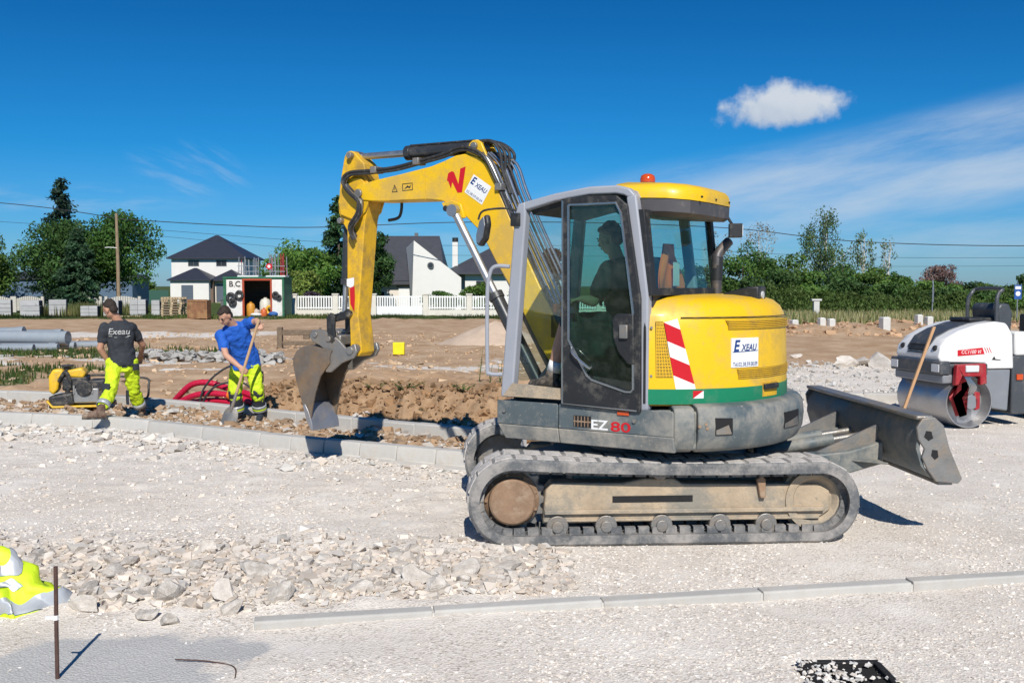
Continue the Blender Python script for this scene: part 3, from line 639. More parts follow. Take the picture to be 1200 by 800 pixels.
# windscreen and right window
mb = MB(); mb.prism([(.735, 1.14), (.625, 2.47), (.619, 2.47), (.729, 1.14)], .08, .96); mb.build('windscreen', GLC, EX, MU, smooth=None)
mb = MB(); mb.prism([(.68, 1.14), (.57, 2.45), (.0, 2.54), (-.27, 2.52), (-.38, 1.84), (-.38, 1.35)], .035, .041); mb.build('right_window', GLC, EX, MU, smooth=None)
mb = MB(); mb.box(-.40, .66, .02, .06, 1.03, 1.14); mb.build('right_panel', INTER, EX, MU)
# door, folded against the rear half of the cab side
DO = [(.222, 2.548), (.0, 2.562), (-.225, 2.555), (-.308, 2.485), (-.418, 1.81), (-.424, .985), (.218, 1.005)]
DI = [(.165, 2.500), (-.222, 2.500), (-.262, 2.425), (-.362, 1.715), (-.368, 1.152), (-.350, 1.132), (-.306, 1.132), (-.035, 1.205), (.005, 1.235), (.160, 1.495)]
mb = MB(); ring_frame(mb, DO, DI, 1.052, 1.086, (-.1, 1.8)); dr = mb.build('door', BLK, EX, MU, bevel=.008, smooth=30)
mb = MB(); mb.prism(DI, 1.066, 1.071); mb.build('pane', GLD, dr, MU, smooth=None)
def loop_tube(poly, r, v, name, mat, par, close=True):
    m_ = MB(); P = [(a, v, b) for a, b in poly]; m_.tube(P + ([P[0]] if close else []), r, 6); return m_.build(name, mat, par, MU)
loop_tube(DI, .010, 1.086, 'pane_trim', PIPE, dr); loop_tube([(.214, 2.535), (.212, 1.016), (-.40, .998)], .008, 1.087, 'edge_trim', PIPE, dr, False)
mb = MB(); mb.prism([(-.20, 1.66), (-.235, 1.70), (-.375, 1.70), (-.38, 1.33), (-.33, 1.33), (-.25, 1.42), (-.21, 1.52)], 1.075, 1.100); lt = mb.build('latch_panel', BLK, dr, MU, bevel=.012)
mb = MB(); mb.box(-.335, -.27, 1.10, 1.125, 1.52, 1.62); mb.build('latch', STEEL, lt, MU, bevel=.006)
mb = MB(); mb.tube(smoothpath([(.12, 1.10, 1.44), (.10, 1.13, 1.40), (-.02, 1.12, 1.30), (-.03, 1.09, 1.30)]), .010, 8); mb.build('door_handle', PIPE, dr, MU)
# grab handle, mirror, work light, beacon, roof visor, exhaust
mb = MB(); mb.tube(smoothpath([(.69, 1.06, 2.05), (.80, 1.10, 2.05), (.845, 1.11, 1.98), (.865, 1.11, 1.8), (.865, 1.11, 1.28), (.845, 1.11, 1.215), (.75, 1.07, 1.21)], 5), .016, 10); mb.build('grab_handle', CABG, EX, MU)
mb = MB(); mb.tube(smoothpath([(.63, 1.02, 2.47), (.72, 1.05, 2.50), (.93, 1.06, 2.49), (.98, 1.06, 2.42)]), .009, 8); mb.box(.60, .68, .99, 1.07, 2.36, 2.46); mi = mb.build('mirror', BLK, EX, MU, bevel=.004)
mb = MB(); mb.prism([(.86, 2.46), (.98, 2.42), (1.06, 2.30), (1.05, 2.23), (.98, 2.21), (.88, 2.26), (.83, 2.38)], -.025, .025, 'xz', T(0, 1.04, 0) @ T(.94, 0, 2.33) @ RZ(-35) @ T(-.94, 0, -2.33)); mb.build('mirror_head', BLK, mi, MU, bevel=.02, seg=3)
mb = MB(); mb.prism([(.885, 2.44), (.965, 2.41), (1.035, 2.30), (1.03, 2.25), (.98, 2.235), (.90, 2.28), (.86, 2.37)], .024, .029, 'xz', T(0, 1.04, 0) @ T(.94, 0, 2.33) @ RZ(-35) @ T(-.94, 0, -2.33)); mb.build('mirror_glass', CHROME, mi, MU)
plan = [(-.12, .94), (-.55, .94), (-.70, .84), (-.75, .60), (-.75, .12), (-.70, .0), (-.12, .0)]
def insetp(P, d):
    cx, cy = -.42, .47; return [(cx + (x - cx) * (1 - d), cy + (y - cy) * (1 - d)) for x, y in P]
mb = MB(); mb.loft([[(x, y, 2.555 + dz - max(0, -x - .30) * .09) for x, y in insetp(plan, d)] for d, dz in ((.0, 0), (.005, .035), (.03, .075), (.09, .10), (.25, .118))])
rc = mb.build('roof_visor', YEL, EX, MU, fix=True, smooth=50)
mb = MB(); mb.loft([[(x, y, 2.550 + dz - max(0, -x - .30) * .09) for x, y in insetp(plan, d)] for d, dz in ((.10, -.115), (.02, -.09), (.012, 0))]); mb.build('visor_skirt', pm('visor_grey', (.075, .072, .078), .6, var=.1, dirt=((.3, .25, .2), .2, 6)), rc, MU, fix=True)
for v in (.75, .45, .15):
    mb = MB(); mb.cyl((-.758, v, 2.545), (-.745, v, 2.545), .008, 8); mb.build('screw', BLK, rc, MU)
mb = MB(); mb.lathe([(.062, 0), (.062, .02), (.055, .025)], 20, T(-.27, .62, 2.660)); bc = mb.build('beacon', BLK, EX, MU, fix=True)
mb = MB(); mb.lathe([(.056, .02), (.058, .05), (.050, .075), (.030, .088), (.005, .092)], 20, T(-.27, .62, 2.660)); mb.build('beacon_lens', AMBER, bc, MU, fix=True, smooth=60)
mb = MB(); mb.box(-.05, .05, -.04, .05, -.055, .055, T(-.76, .02, 2.335) @ RZ(25)); mb.cyl((-.74, .03, 2.38), (-.70, .05, 2.45), .012, 8); wl = mb.build('work_light', BLK, EX, MU, bevel=.01)
mb = MB(); mb.box(-.056, -.049, -.03, .04, -.042, .042, T(-.76, .02, 2.335) @ RZ(25)); mb.build('lens', SAFE, wl, MU)
mb = MB(); mb.tube(smoothpath([(-.60, -.02, 1.80), (-.60, -.02, 2.08), (-.605, -.04, 2.16), (-.64, -.10, 2.23), (-.66, -.13, 2.26)], 6), .040, 14, cap=False); ep = mb.build('exhaust_pipe', pm('exhaust_steel', (.10, .095, .10), .5, .5, var=.2, dirt=((.3, .22, .15), .25, 8)), EX, MU)
mb = MB(); mb.tube([(-.60, -.02, 1.95), (-.60, -.02, 2.0), (-.602, -.03, 2.13)], .0445, 14, cap=False); mb.build('heat_shield', BLK, ep, MU)
# seat, console, levers, steering column seen through the glass
mb = MB(); mb.box(-.24, .22, .30, .74, 1.42, 1.54); st = mb.build('seat', INTER, EX, MU, bevel=.04, seg=3)
mb = MB(); mb.loft([[(-.26, .30, 1.5), (-.14, .30, 1.5), (-.14, .74, 1.5), (-.26, .74, 1.5)], [(-.36, .32, 2.12), (-.25, .32, 2.12), (-.25, .72, 2.12), (-.36, .72, 2.12)]]); mb.build('backrest', INTER, st, MU, bevel=.03)
mb = MB(); mb.box(-.15, .15, .35, .70, 1.06, 1.42); mb.build('seat_base', INTER, st, MU, bevel=.02)
for y in (.79, .22):
    mb = MB(); mb.box(-.15, .30, y - .05, y + .06, 1.35, 1.62); cn = mb.build('console', INTER, EX, MU, bevel=.02)
    mb = MB(); mb.tube([(.22, y, 1.60), (.25, y, 1.70), (.26, y, 1.80)], [.02, .014, .03], 10); mb.build('joystick', BLK, cn, MU)
for y in (.58, .48):
    mb = MB(); mb.tube([(.50, y, 1.05), (.52, y, 1.35), (.47, y, 1.60)], .011, 8); lv = mb.build('travel_lever', BLK, EX, MU)
    mb = MB(); mb.ell((.47, y, 1.62), (.022, .022, .035)); mb.build('lever_knob', REDF, lv, MU)
# ---- boom, arm and bucket -------------------------------------------
BV0, BV1 = -.38, -.10
BOOM = [(3.188, 2.888), (3.122, 2.912), (2.938, 2.942), (2.622, 2.983), (2.267, 3.035), (2.118, 3.075), (1.985, 3.118), (1.87, 3.128), (1.735, 3.092), (1.64, 3.02), (1.56, 2.88), (1.494, 2.733), (1.322, 2.363), (1.081, 1.90), (.769, 1.373), (.70, 1.22), (.74, 1.13), (.90, 1.12), (1.08, 1.364), (1.367, 1.861), (1.55, 2.135), (1.64, 2.29), (1.717, 2.405), (1.859, 2.535), (2.003, 2.637), (2.149, 2.705), (2.30, 2.722), (2.94, 2.733), (3.124, 2.75), (3.195, 2.79), (3.215, 2.84)]
mb = MB(); mb.prism(BOOM, BV0, BV1); bm = mb.build('boom', YEL, EX, MU, bevel=.010)
EAR = [(1.90, 3.10), (1.866, 3.18), (1.845, 3.225), (1.81, 3.25), (1.76, 3.254), (1.715, 3.225), (1.69, 3.17), (1.60, 3.0), (1.55, 2.86), (1.75, 2.95)]
for y in (-.16, -.36):
    mb = MB(); mb.prism(EAR, y, y + .035); mb.build('cylinder_ear', YEL, bm, MU, bevel=.006)
mb = MB(); mb.cyl((1.785, -.39, 3.195), (1.785, -.095, 3.195), .035, 16); mb.build('pin', STEEL, bm, MU, bevel=.004)
LUG = [(2.12, 2.68), (2.085, 2.62), (2.045, 2.575), (1.985, 2.535), (1.93, 2.525), (1.86, 2.53), (1.90, 2.66), (2.0, 2.70)]
for y in (-.095, -.42):
    mb = MB(); mb.prism(LUG, y, y + .035); mb.build('cylinder_lug', YEL, bm, MU, bevel=.006)
    mb = MB(); mb.cyl((1.965, y - .02, 2.60), (1.965, y + .055, 2.60), .034, 16); mb.cyl((2.06, y - .01, 2.625), (2.06, y + .06, 2.625), .028, 14); mb.build('pin', BLK, bm, MU, bevel=.004)
mb = MB(); mb.cyl((3.15, -.40, 2.82), (3.15, -.075, 2.82), .045, 18); mb.build('pin', STEEL, bm, MU, bevel=.005)
mb = MB(); mb.box(2.33, 2.335, -.1015, -.0995, 2.722, 3.02); mb.box(2.33, 2.9, -.1015, -.0995, 2.735, 2.738); mb.build('weld_seam', YELW, bm, MU)
# boom decals: red emblem, tilted plate, warning signs
def boomM(u, z, ang, v=-.0985):
    x = (-cos(ang), 0, sin(ang)); y = (sin(ang), 0, cos(ang)); return frame((u, v, z), x, y)
PN = math.radians(-33)
mb = MB(); s = .115; mb.prism([(-.78, .66), (-.42, .80), (-.20, .70), (.20, -.30), (.42, .92), (.96, 1.05), (.52, -1.0), (.08, -1.0), (-.40, -.08), (-.55, -.62), (-.80, .02), (-.93, .08)], 0, .001, 'xy', boomM(1.975, 2.885, R_(2)) @ Matrix.Scale(s, 4)); mb.build('emblem', REDF, bm, MU, smooth=None)
MP = boomM(1.735, 2.79, PN)
mb = MB(); mb.box(-.115, .115, -.095, .095, 0, .0012, MP); bp_ = mb.build('name_plate', WHITE, bm, MU, smooth=None)
def flat_text(body, M, x, y, h, w, mat, par, bold=.0, shear=0., dz=.0018):
    tv, tf = text(body, 1.0, .0004 / h, bold, shear); xs = [p[0] for p in tv]; ys = [p[1] for p in tv]
    sx = w / (max(xs) - min(xs)); sy = h / (max(ys) - min(ys)); cx = (max(xs) + min(xs)) / 2; cy = (max(ys) + min(ys)) / 2
    m_ = MB(); m_.add([((p[0] - cx) * sx + x, (p[1] - cy) * sy + y, p[2] * h + dz) for p in tv], tf, M); return m_.build('lettering', mat, par, MU, smooth=None)
flat_text('E', MP, -.080, .045, .075, .05, BLUEF, bp_, .03, .2); flat_text('XEAU', MP, .025, .028, .045, .145, BLUEF, bp_, .02, .2); flat_text('02.38.59.00.09', MP, 0, -.070, .024, .20, BLUEF, bp_)
MW = boomM(2.70, 2.842, 0.03)
mb = MB(); ring_frame(mb, [(-.035, -.03), (.035, -.03), (0, .045)], [(-.024, -.024), (.024, -.024), (0, .030)], 0, .001, (0, -.01), 'xy', MW); mb.box(-.003, .003, -.012, .015, 0, .001, MW); mb.build('warning_triangle', BLK, bm, MU, smooth=None)
mb = MB(); M2 = boomM(2.545, 2.855, .03); ring_frame(mb, [(-.062, -.035), (.062, -.035), (.062, .035), (-.062, .035)], [(-.055, -.029), (.055, -.029), (.055, .029), (-.055, .029)], 0, .001, (0, 0), 'xy', M2)
mb.prism([(-.04, -.02), (.0, .015), (.02, .0), (.045, .02), (.03, -.015), (.0, -.005)], 0, .001, 'xy', M2); mb.build('warning_sign', BLK, bm, MU, smooth=None)
# arm
ARM = [(3.365, 3.200), (3.335, 3.245), (3.29, 3.258), (3.235, 3.240), (3.19, 3.19), (3.115, 3.125), (3.09, 3.017), (3.06, 2.90), (3.05, 2.74), (3.105, 2.558), (3.205, 1.602), (3.165, 1.300), (3.165, 1.225), (3.21, 1.185), (3.27, 1.205), (3.31, 1.285), (3.31, 1.40), (3.315, 1.50), (3.325, 1.771), (3.343, 1.986), (3.337, 2.459), (3.40, 2.545), (3.445, 2.64), (3.450, 2.72), (3.421, 2.96)]
mb = MB(); mb.prism(ARM, -.345, -.135); am = mb.build('arm', YELW, EX, MU, bevel=.010)
for y in (-.137, -.372):
    mb = MB(); mb.prism([(3.35, 2.98), (3.14, 2.98), (3.05, 2.88), (3.04, 2.74), (3.08, 2.64), (3.2, 2.55), (3.40, 2.62), (3.43, 2.75)], y, y + .027); mb.build('cheek_plate', YELW, am, MU, bevel=.006)
for u, z, r in ((3.268, 3.205, .032), (3.40, 2.56, .030), (3.22, 1.27, .045), (3.30, 1.62, .032)):
    mb = MB(); mb.cyl((u, -.40, z), (u, -.085, z), r, 16); mb.build('pin', STEEL, am, MU, bevel=.004)
mb = MB(); mb.prism([(3.25, 1.985), (3.345, 1.97), (3.345, 1.90), (3.27, 1.87), (3.25, 1.92)], -.134, -.132); mb.build('decal_white', WHITE, am, MU, smooth=None)
mb = MB(); mb.prism([(3.245, 1.90), (3.305, 1.88), (3.30, 1.72), (3.25, 1.64), (3.24, 1.78)], -.1335, -.1315); mb.build('decal_red', REDF, am, MU, smooth=None)
# cylinders
def cylinder(a, b, split, rb, rr, y, name='hydraulic_cylinder', dual=False):
    A, B = Vector((a[0], y, a[1])), Vector((b[0], y, b[1])); S = A + (B - A) * split; d = (B - A).normalized()
    m_ = MB(); m_.cyl(A, S, rb, 20); m_.cyl(S - d * .05, S + d * .012, rb * 1.18, 20); m_.cyl(A - Vector((0, .05, 0)), A + Vector((0, .05, 0)), rb * 1.05, 16)
    c = m_.build(name, pm('cylinder_paint', (.040, .044, .050), .35, .2, var=.15, dirt=((.22, .2, .17), .18, 8)), EX, MU, bevel=.004)
    m_ = MB(); m_.cyl(S, B, rr, 16); m_.cyl(B - Vector((0, .045, 0)), B + Vector((0, .045, 0)), rr * 1.6, 16); m_.build('rod', CHROME, c, MU)
    m_ = MB(); o = Vector((0, rb * .3, rb * 1.1)) ; m_.tube([A + d * .06 + o, S - d * .04 + o], rb * .17, 6); m_.build('feed_pipe', HOSE, c, MU)
    return c
cylinder((1.785, 3.195), (3.268, 3.205), .58, .062, .034, -.245, 'arm_cylinder')
for y in (-.045, -.435): cylinder((1.02, .98), (1.965, 2.60), .52, .062, .036, y, 'boom_cylinder')
cylinder((3.41, 2.56), (3.47, 1.60), .66, .045, .026, -.24, 'bucket_cylinder')
# linkage, coupler, bucket
for y in (-.40, -.115):
    mb = MB(); mb.prism([(3.25, 1.64), (3.31, 1.67), (3.36, 1.64), (3.52, 1.60), (3.53, 1.55), (3.49, 1.53), (3.33, 1.56)], y, y + .03); mb.build('guide_link', BLK, EX, MU, bevel=.008)
    mb = MB(); mb.prism([(3.44, 1.59), (3.50, 1.63), (3.55, 1.58), (3.55, 1.45), (3.53, 1.34), (3.48, 1.30), (3.43, 1.34), (3.45, 1.46)], y + .035, y + .065); mb.build('push_link', BLK, EX, MU, bevel=.008)
for y in (-.085, -.43):
    mb = MB(); mb.prism([(3.79, 1.385), (3.75, 1.445), (3.66, 1.455), (3.50, 1.42), (3.38, 1.345), (3.30, 1.27), (3.18, 1.32), (3.155, 1.24), (3.20, 1.175), (3.36, 1.12), (3.50, 1.02), (3.57, 1.015), (3.575, 1.06), (3.51, 1.13), (3.56, 1.235), (3.65, 1.29), (3.74, 1.32)], y, y + .035); cp = mb.build('quick_coupler', STEEL, EX, MU, bevel=.010)
    for u, z, r in ((3.70, 1.40, .03), (3.24, 1.25, .042), (3.52, 1.36, .03)):
        mb = MB(); mb.cyl((u, y - .015, z), (u, y + .05, z), r, 14); mb.build('pin', STEEL, cp, MU, bevel=.004)
mb = MB(); mb.box(3.40, 3.70, -.40, -.09, 1.30, 1.40); mb.build('coupler_body', STEEL, EX, MU, bevel=.015)
BW0, BW1 = -.43, -.05
back = [(3.47, 1.245), (3.60, 1.262), (3.72, 1.282), (3.80, 1.284), (3.885, 1.262), (3.957, 1.215), (4.0, 1.124), (3.985, 1.017), (3.943, .87), (3.882, .691), (3.814, .525)]
def offs(P, d):
    o = []
    for i in range(len(P)):
        a, b = Vector(P[max(0, i - 1)]), Vector(P[min(len(P) - 1, i + 1)]); t = (b - a).normalized(); o.append((P[i][0] + t.y * d, P[i][1] - t.x * d))
    return o
sp = [tuple(p.to_2d()) for p in smoothpath([(a, b, 0) for a, b in back], 3)]; inn = offs(sp, .022)
mb = MB(); mb.loft([[(a, y, b) for a, b in sp] + [(a, y, b) for a, b in reversed(inn)] for y in (BW0, BW1)]); bk = mb.build('bucket', BUCKM, EX, MU, fix=True, smooth=50)
edge = [(3.50, 1.19), (3.50, 1.11), (3.575, 1.03), (3.63, .97), (3.70, .80), (3.742, .64), (3.765, .52)]
for y in (BW1 - .005, BW0 - .017):
    mb = MB(); mb.prism(sp + edge[::-1], y, y + .022); mb.build('side_plate', BUCKM, bk, MU, bevel=.004)
mb = MB(); LP = [(3.87, .66), (3.825, .52), (3.765, .41), (3.735, .40), (3.745, .48), (3.79, .60), (3.84, .68)]
mb.prism(LP, BW0 - .02, BW1 + .02); mb.build('cutting_lip', pm('lip_steel', (.33, .33, .35), .4, .6, var=.15, scale=5, dirt=((.35, .3, .24), .25, 6)), bk, MU, bevel=.006)
for y in (-.38, -.13):
    mb = MB(); mb.prism([(3.42, 1.24), (3.46, 1.42), (3.68, 1.40), (3.76, 1.28), (3.63, 1.25)], y, y + .03); mb.build('hanger_ear', BUCKM, bk, MU, bevel=.005)
# hoses and pipes along the boom
hp = [(3.20, 2.36, -.07), (3.22, 2.47, -.05), (3.11, 2.60, -.04), (3.10, 2.72, -.04), (3.21, 2.81, -.04), (3.30, 2.90, -.05), (3.29, 2.97, -.06), (3.20, 3.01, -.07), (3.0, 3.015, -.10), (2.70, 3.03, -.12), (2.43, 3.07, -.12), (2.12, 3.12, -.12), (1.95, 3.165, -.11), (1.80, 3.15, -.08), (1.64, 3.06, -.08), (1.53, 2.86, -.09), (1.45, 2.66, -.12), (1.24, 2.18, -.15), (1.02, 1.76, -.18), (.85, 1.45, -.2)]
for i, (dv, dz, r, m_) in enumerate(((0, 0, .017, HOSE), (.012, .028, .014, HOSE), (-.035, .012, .015, PIPE), (-.06, .04, .012, HOSE))):
    mb = MB(); mb.tube(smoothpath([(u + dz * .3, v + dv, z + dz * .9) for u, z, v in hp], 4), r, 8); mb.build('hydraulic_hose', m_, EX, MU)
for k in range(7):
    o = .035 * k; mb = MB(); v = -.13 - .028 * k
    mb.tube(smoothpath([(1.70 - o * .35, v, 3.13 + o * .05), (1.60 - o * .8, v, 2.98 + o * .2), (1.47 - o * .7, v, 2.72 + o * .2), (1.30 - o * .75, v, 2.35 + o * .22), (1.06 - o * .75, v, 1.88 + o * .25), (.90 - o * .5, v, 1.60)], 4), .0115 if k % 3 else .015, 8); mb.build('steel_pipe', PIPE if k % 4 else HOSE, EX, MU)
for u, z in ((2.95, 3.02), (2.43, 3.07), (1.50, 2.78)):
    mb = MB(); mb.box(u - .035, u + .035, -.20, -.07, z - .01, z + .055, T(0, 0, 0)); mb.build('hose_clamp', STEEL, bm, MU, bevel=.006)
for k in range(4):
    mb = MB(); v = -.16 - .05 * k; mb.tube(smoothpath([(1.78, v, 3.24), (1.62, v, 3.23), (1.53 - .02 * k, v, 3.12), (1.50, v, 2.95), (1.42, v, 2.74)], 5), .016, 8); mb.build('hydraulic_hose', HOSE, EX, MU)
mb = MB(); mb.tube(smoothpath([(2.96, -.33, 2.56), (2.84, -.36, 2.60), (2.82, -.36, 2.78), (2.90, -.34, 2.88)], 6), .016, 8); mb.build('hydraulic_hose', HOSE, EX, MU)
mb = MB(); mb.box(.72, .98, -.36, -.10, 1.42, 1.66); mb.build('valve_block', BLK, EX, MU, bevel=.02)
mb = MB(); mb.tube([(.95, -.14, 1.62), (.92, -.14, 1.74)], .03, 10); mb.build('fitting', pm('orange_cap', (.6, .13, .02), .5), EX, MU)
mb = MB()
for y0, y1 in ((-.50, -.39), (-.09, .0)): mb.prism([(.60, 1.0), (.66, 1.28), (.76, 1.34), (.88, 1.28), (1.10, 1.02), (1.08, .86), (.9, .8), (.60, .8)], y0, y1)
mb.build('boom_bracket', SLATE, EX, MU, bevel=.015)

# ================================================================== PEOPLE
SKIN = pm('skin', (.52, .29, .20), .5, var=.08, scale=12, spec=.35)
SKIN2 = pm('skin_tan', (.46, .245, .16), .5, var=.08, scale=12, spec=.35)
HAIR = pm('dark_hair', (.030, .019, .013), .7, var=.4, scale=60, bump=.6, bscale=120)
HIVIS = pm('hivis_yellow_fabric', (.55, .72, .014), .75, var=.14, scale=5, bump=.25, bscale=30, dirt=((.40, .48, .05), .10, 7))
NAVY = pm('dark_workwear', (.025, .030, .042), .85, var=.2, scale=8, bump=.2, bscale=40)
TEEB = pm('black_tshirt', (.026, .030, .038), .85, var=.15, scale=6, bump=.2, bscale=25)
TEEBLUE = pm('blue_tshirt', (.008, .095, .46), .8, var=.12, scale=5, bump=.22, bscale=22)
BOOT = pm('brown_boot_leather', (.10, .052, .035), .7, var=.25, scale=14, dirt=((.36, .28, .2), .4, 12))
SOLE = pm('boot_sole', (.03, .028, .026), .8, dirt=((.3, .25, .2), .35, 12))
REFL = pm('reflective_tape', (.42, .44, .46), .35, .2, var=.08)
EYE = pm('eye_dark', (.01, .008, .007), .3); LIPM = pm('lips', (.30, .12, .10), .5)

def caps(mb, p0, p1, r0, r1, n=12, mid=None):
    p0, p1 = Vector(p0), Vector(p1); d = p1 - p0; L = d.length or 1e-4; t = d / L; P = []; Rr = []
    for k in (-1, -.85, -.5, 0): P.append(p0 + t * r0 * k); Rr.append(r0 * max(.12, sqrt(max(0, 1 - k * k))))
    if mid: P.append(p0 + d * .5); Rr.append(mid)
    for k in (0, .5, .85, 1): P.append(p1 + t * r1 * k); Rr.append(r1 * max(.12, sqrt(max(0, 1 - k * k))))
    mb.tube(P, Rr, n)
def chain(mb, pts, rs, mids=None):
    for i in range(len(pts) - 1): caps(mb, pts[i], pts[i + 1], rs[i], rs[i + 1], mid=mids[i] if mids else None)
def trunk(mb, levels, lat, n=18):
    """lofted torso: levels = (centre, half width, half depth), lat = sideways axis (or one per level)"""
    rings = []
    for i, (c, w, d) in enumerate(levels):
        c = Vector(c); a = Vector(levels[max(0, i - 1)][0]); b = Vector(levels[min(len(levels) - 1, i + 1)][0]); ax = (b - a).normalized()
        x = Vector(lat[i] if isinstance(lat, list) else lat); x = (x - ax * x.dot(ax)).normalized(); y = ax.cross(x)
        rings.append([c + x * (w * cos(2 * pi * k / n)) + y * (d * sin(2 * pi * k / n)) for k in range(n)])
    mb.loft(rings)
def organic(mb, name, mat, parent, voxel=.010, it=4, disp=0., dscale=.12):
    o = mb.build(name, mat, parent, fix=True, smooth=180)
    r = o.modifiers.new('remesh', 'REMESH'); r.mode = 'VOXEL'; r.voxel_size = voxel; r.use_smooth_shade = True
    s = o.modifiers.new('smooth', 'SMOOTH'); s.iterations = it; s.factor = .5
    if disp:
        t = bpy.data.textures.get('fold%.3f' % dscale) or bpy.data.textures.new('fold%.3f' % dscale, 'CLOUDS'); t.noise_scale = dscale; t.noise_depth = 3
        d = o.modifiers.new('folds', 'DISPLACE'); d.texture = t; d.strength = disp; d.texture_coords = 'LOCAL'; d.mid_level = .40
    return o
def head(mb, c, fwd, up):
    """skull, jaw, nose, ears; returns the head frame (x = right, y = forward, z = up)"""
    f = Vector(fwd).normalized(); u = Vector(up); u = (u - f * u.dot(f)).normalized(); x = f.cross(u)
    M = Matrix(((x.x, f.x, u.x, c[0]), (x.y, f.y, u.y, c[1]), (x.z, f.z, u.z, c[2]), (0, 0, 0, 1)))
    mb.ell((0, -.008, .030), (.074, .094, .085), 14, 10, M); mb.ell((0, .020, -.035), (.058, .068, .075), 14, 10, M); mb.ell((0, .045, -.075), (.036, .040, .035), 12, 8, M)
    mb.tube([M @ Vector((0, .085, .022)), M @ Vector((0, .105, -.018)), M @ Vector((0, .098, -.030))], [.010, .016, .014], 8)
    mb.ell((0, .082, -.052), (.024, .012, .010), 10, 6, M)
    for s in (-1, 1): mb.ell((s * .074, -.005, -.005), (.012, .022, .034), 10, 8, M); mb.ell((s * .032, .078, .016), (.020, .014, .012), 8, 6, M)
    return M
def face(M, par, hair=True, long=0.):
    for s in (-1, 1):
        m_ = MB(); m_.ell((s * .030, .090, .012), (.012, .008, .006), 8, 6, M); m_.build('eye', EYE, par, fix=True)
        m_ = MB(); m_.tube([M @ Vector((s * .014, .094, .030)), M @ Vector((s * .032, .094, .034)), M @ Vector((s * .048, .084, .028))], .005, 6); m_.build('eyebrow', HAIR, par)
    m_ = MB(); m_.ell((0, .096, -.052), (.022, .006, .006), 8, 6, M); m_.build('lips', LIPM, par, fix=True)
    m_ = MB(); m_.ell((0, -.026, .050), (.079, .087, .080), 14, 10, M); m_.ell((0, -.058, -.015), (.068, .050, .060), 12, 8, M); m_.ell((0, .040, .092), (.055, .042, .030), 12, 8, M)
    for k in range(26):
        a = 2 * pi * hash2(k, 1); b = .35 + 1.1 * hash2(k, 2); m_.ell((.068 * cos(a) * cos(b), -.028 + .078 * sin(a) * cos(b), .052 + .078 * sin(b)), (.016, .016, .016), 6, 4, M)
    return organic(m_, 'hair', HAIR, par, .009, 1)
def hand(mb, w, pt, palmn, curl=.6, s=1., thumb=1):
    """hand from the wrist w pointing along pt; palmn = palm normal; five separate fingers curling towards the palm"""
    t = Vector(pt).normalized(); n = Vector(palmn); n = (n - t * n.dot(t)).normalized(); x = t.cross(n) * thumb; w = Vector(w)
    mb.tube([w - t * .02, w + t * .02, w + t * .055, w + t * .095], [.026 * s, .036 * s, .042 * s, .036 * s], 10, squash=.55) if False else None
    for k in range(4): caps(mb, w + x * (k - 1.5) * .012 * s, w + t * .085 * s + x * (k - 1.5) * .022 * s, .017 * s, .014 * s, 8)
    for k, ln in enumerate((.072, .080, .075, .058)):
        p = w + t * .088 * s + x * (k - 1.5) * .0225 * s * -1; a = 0; d = t
        for j in range(3):
            a += curl * (.7 if j == 0 else 1.0); d = t * cos(a) + n * sin(a); q = p + d * ln * s * (.45, .32, .25)[j]; caps(mb, p, q, (.0098, .0092, .0085)[j] * s, (.0092, .0085, .0075)[j] * s, 8); p = q
    b = w + t * .028 * s + x * .030 * s; d = (x * .75 + t * .65 + n * .25).normalized(); q = b + d * .042 * s; caps(mb, b, q, .013 * s, .011 * s, 8); caps(mb, q, q + (t * .8 + n * .55 - x * .1).normalized() * .034 * s, .0105 * s, .009 * s, 8)
def boot(par, ankle, toe, top, ground, mat=BOOT, h=.0):
    a, t = Vector(ankle), Vector(toe); g = ground; f = Vector((t.x - a.x, t.y - a.y, 0)).normalized(); m_ = MB()
    heel = Vector((a.x, a.y, g + .045)) - f * .045; ball = Vector((a.x, a.y, g + .045)) + f * .12; tip = Vector((a.x, a.y, g + .042)) + f * .185
    caps(m_, top, Vector((a.x, a.y, g + .10)), .060, .056); caps(m_, Vector((a.x, a.y, g + .09)), ball, .054, .046); caps(m_, heel, ball, .042, .046); caps(m_, ball, tip, .046, .036)
    b = organic(m_, 'boot', mat, par, .012, 3)
    x = f.cross(Vector((0, 0, 1))); P = [(-.09, -.036), (-.07, -.042), (.05, -.046), (.15, -.048), (.205, -.03), (.222, 0), (.205, .03), (.15, .048), (.05, .044), (-.07, .042), (-.09, .034), (-.10, 0)]
    m_ = MB(); m_.loft([[(a.x + f.x * p + x.x * q, a.y + f.y * p + x.y * q, g + z) for p, q in P] for z in (.002, .026)]); m_.build('sole', SOLE, b, bevel=.005)
    return b
def band(par, p0, p1, r, mat, name, n=18):
    m_ = MB(); m_.tube([p0, p1], r, n, cap=False); md = m_.build(name, mat, par, fix=True); s = md.modifiers.new('solid', 'SOLIDIFY'); s.thickness = .006; return md
def lerp(a, b, t): return Vector(a) + (Vector(b) - Vector(a)) * t
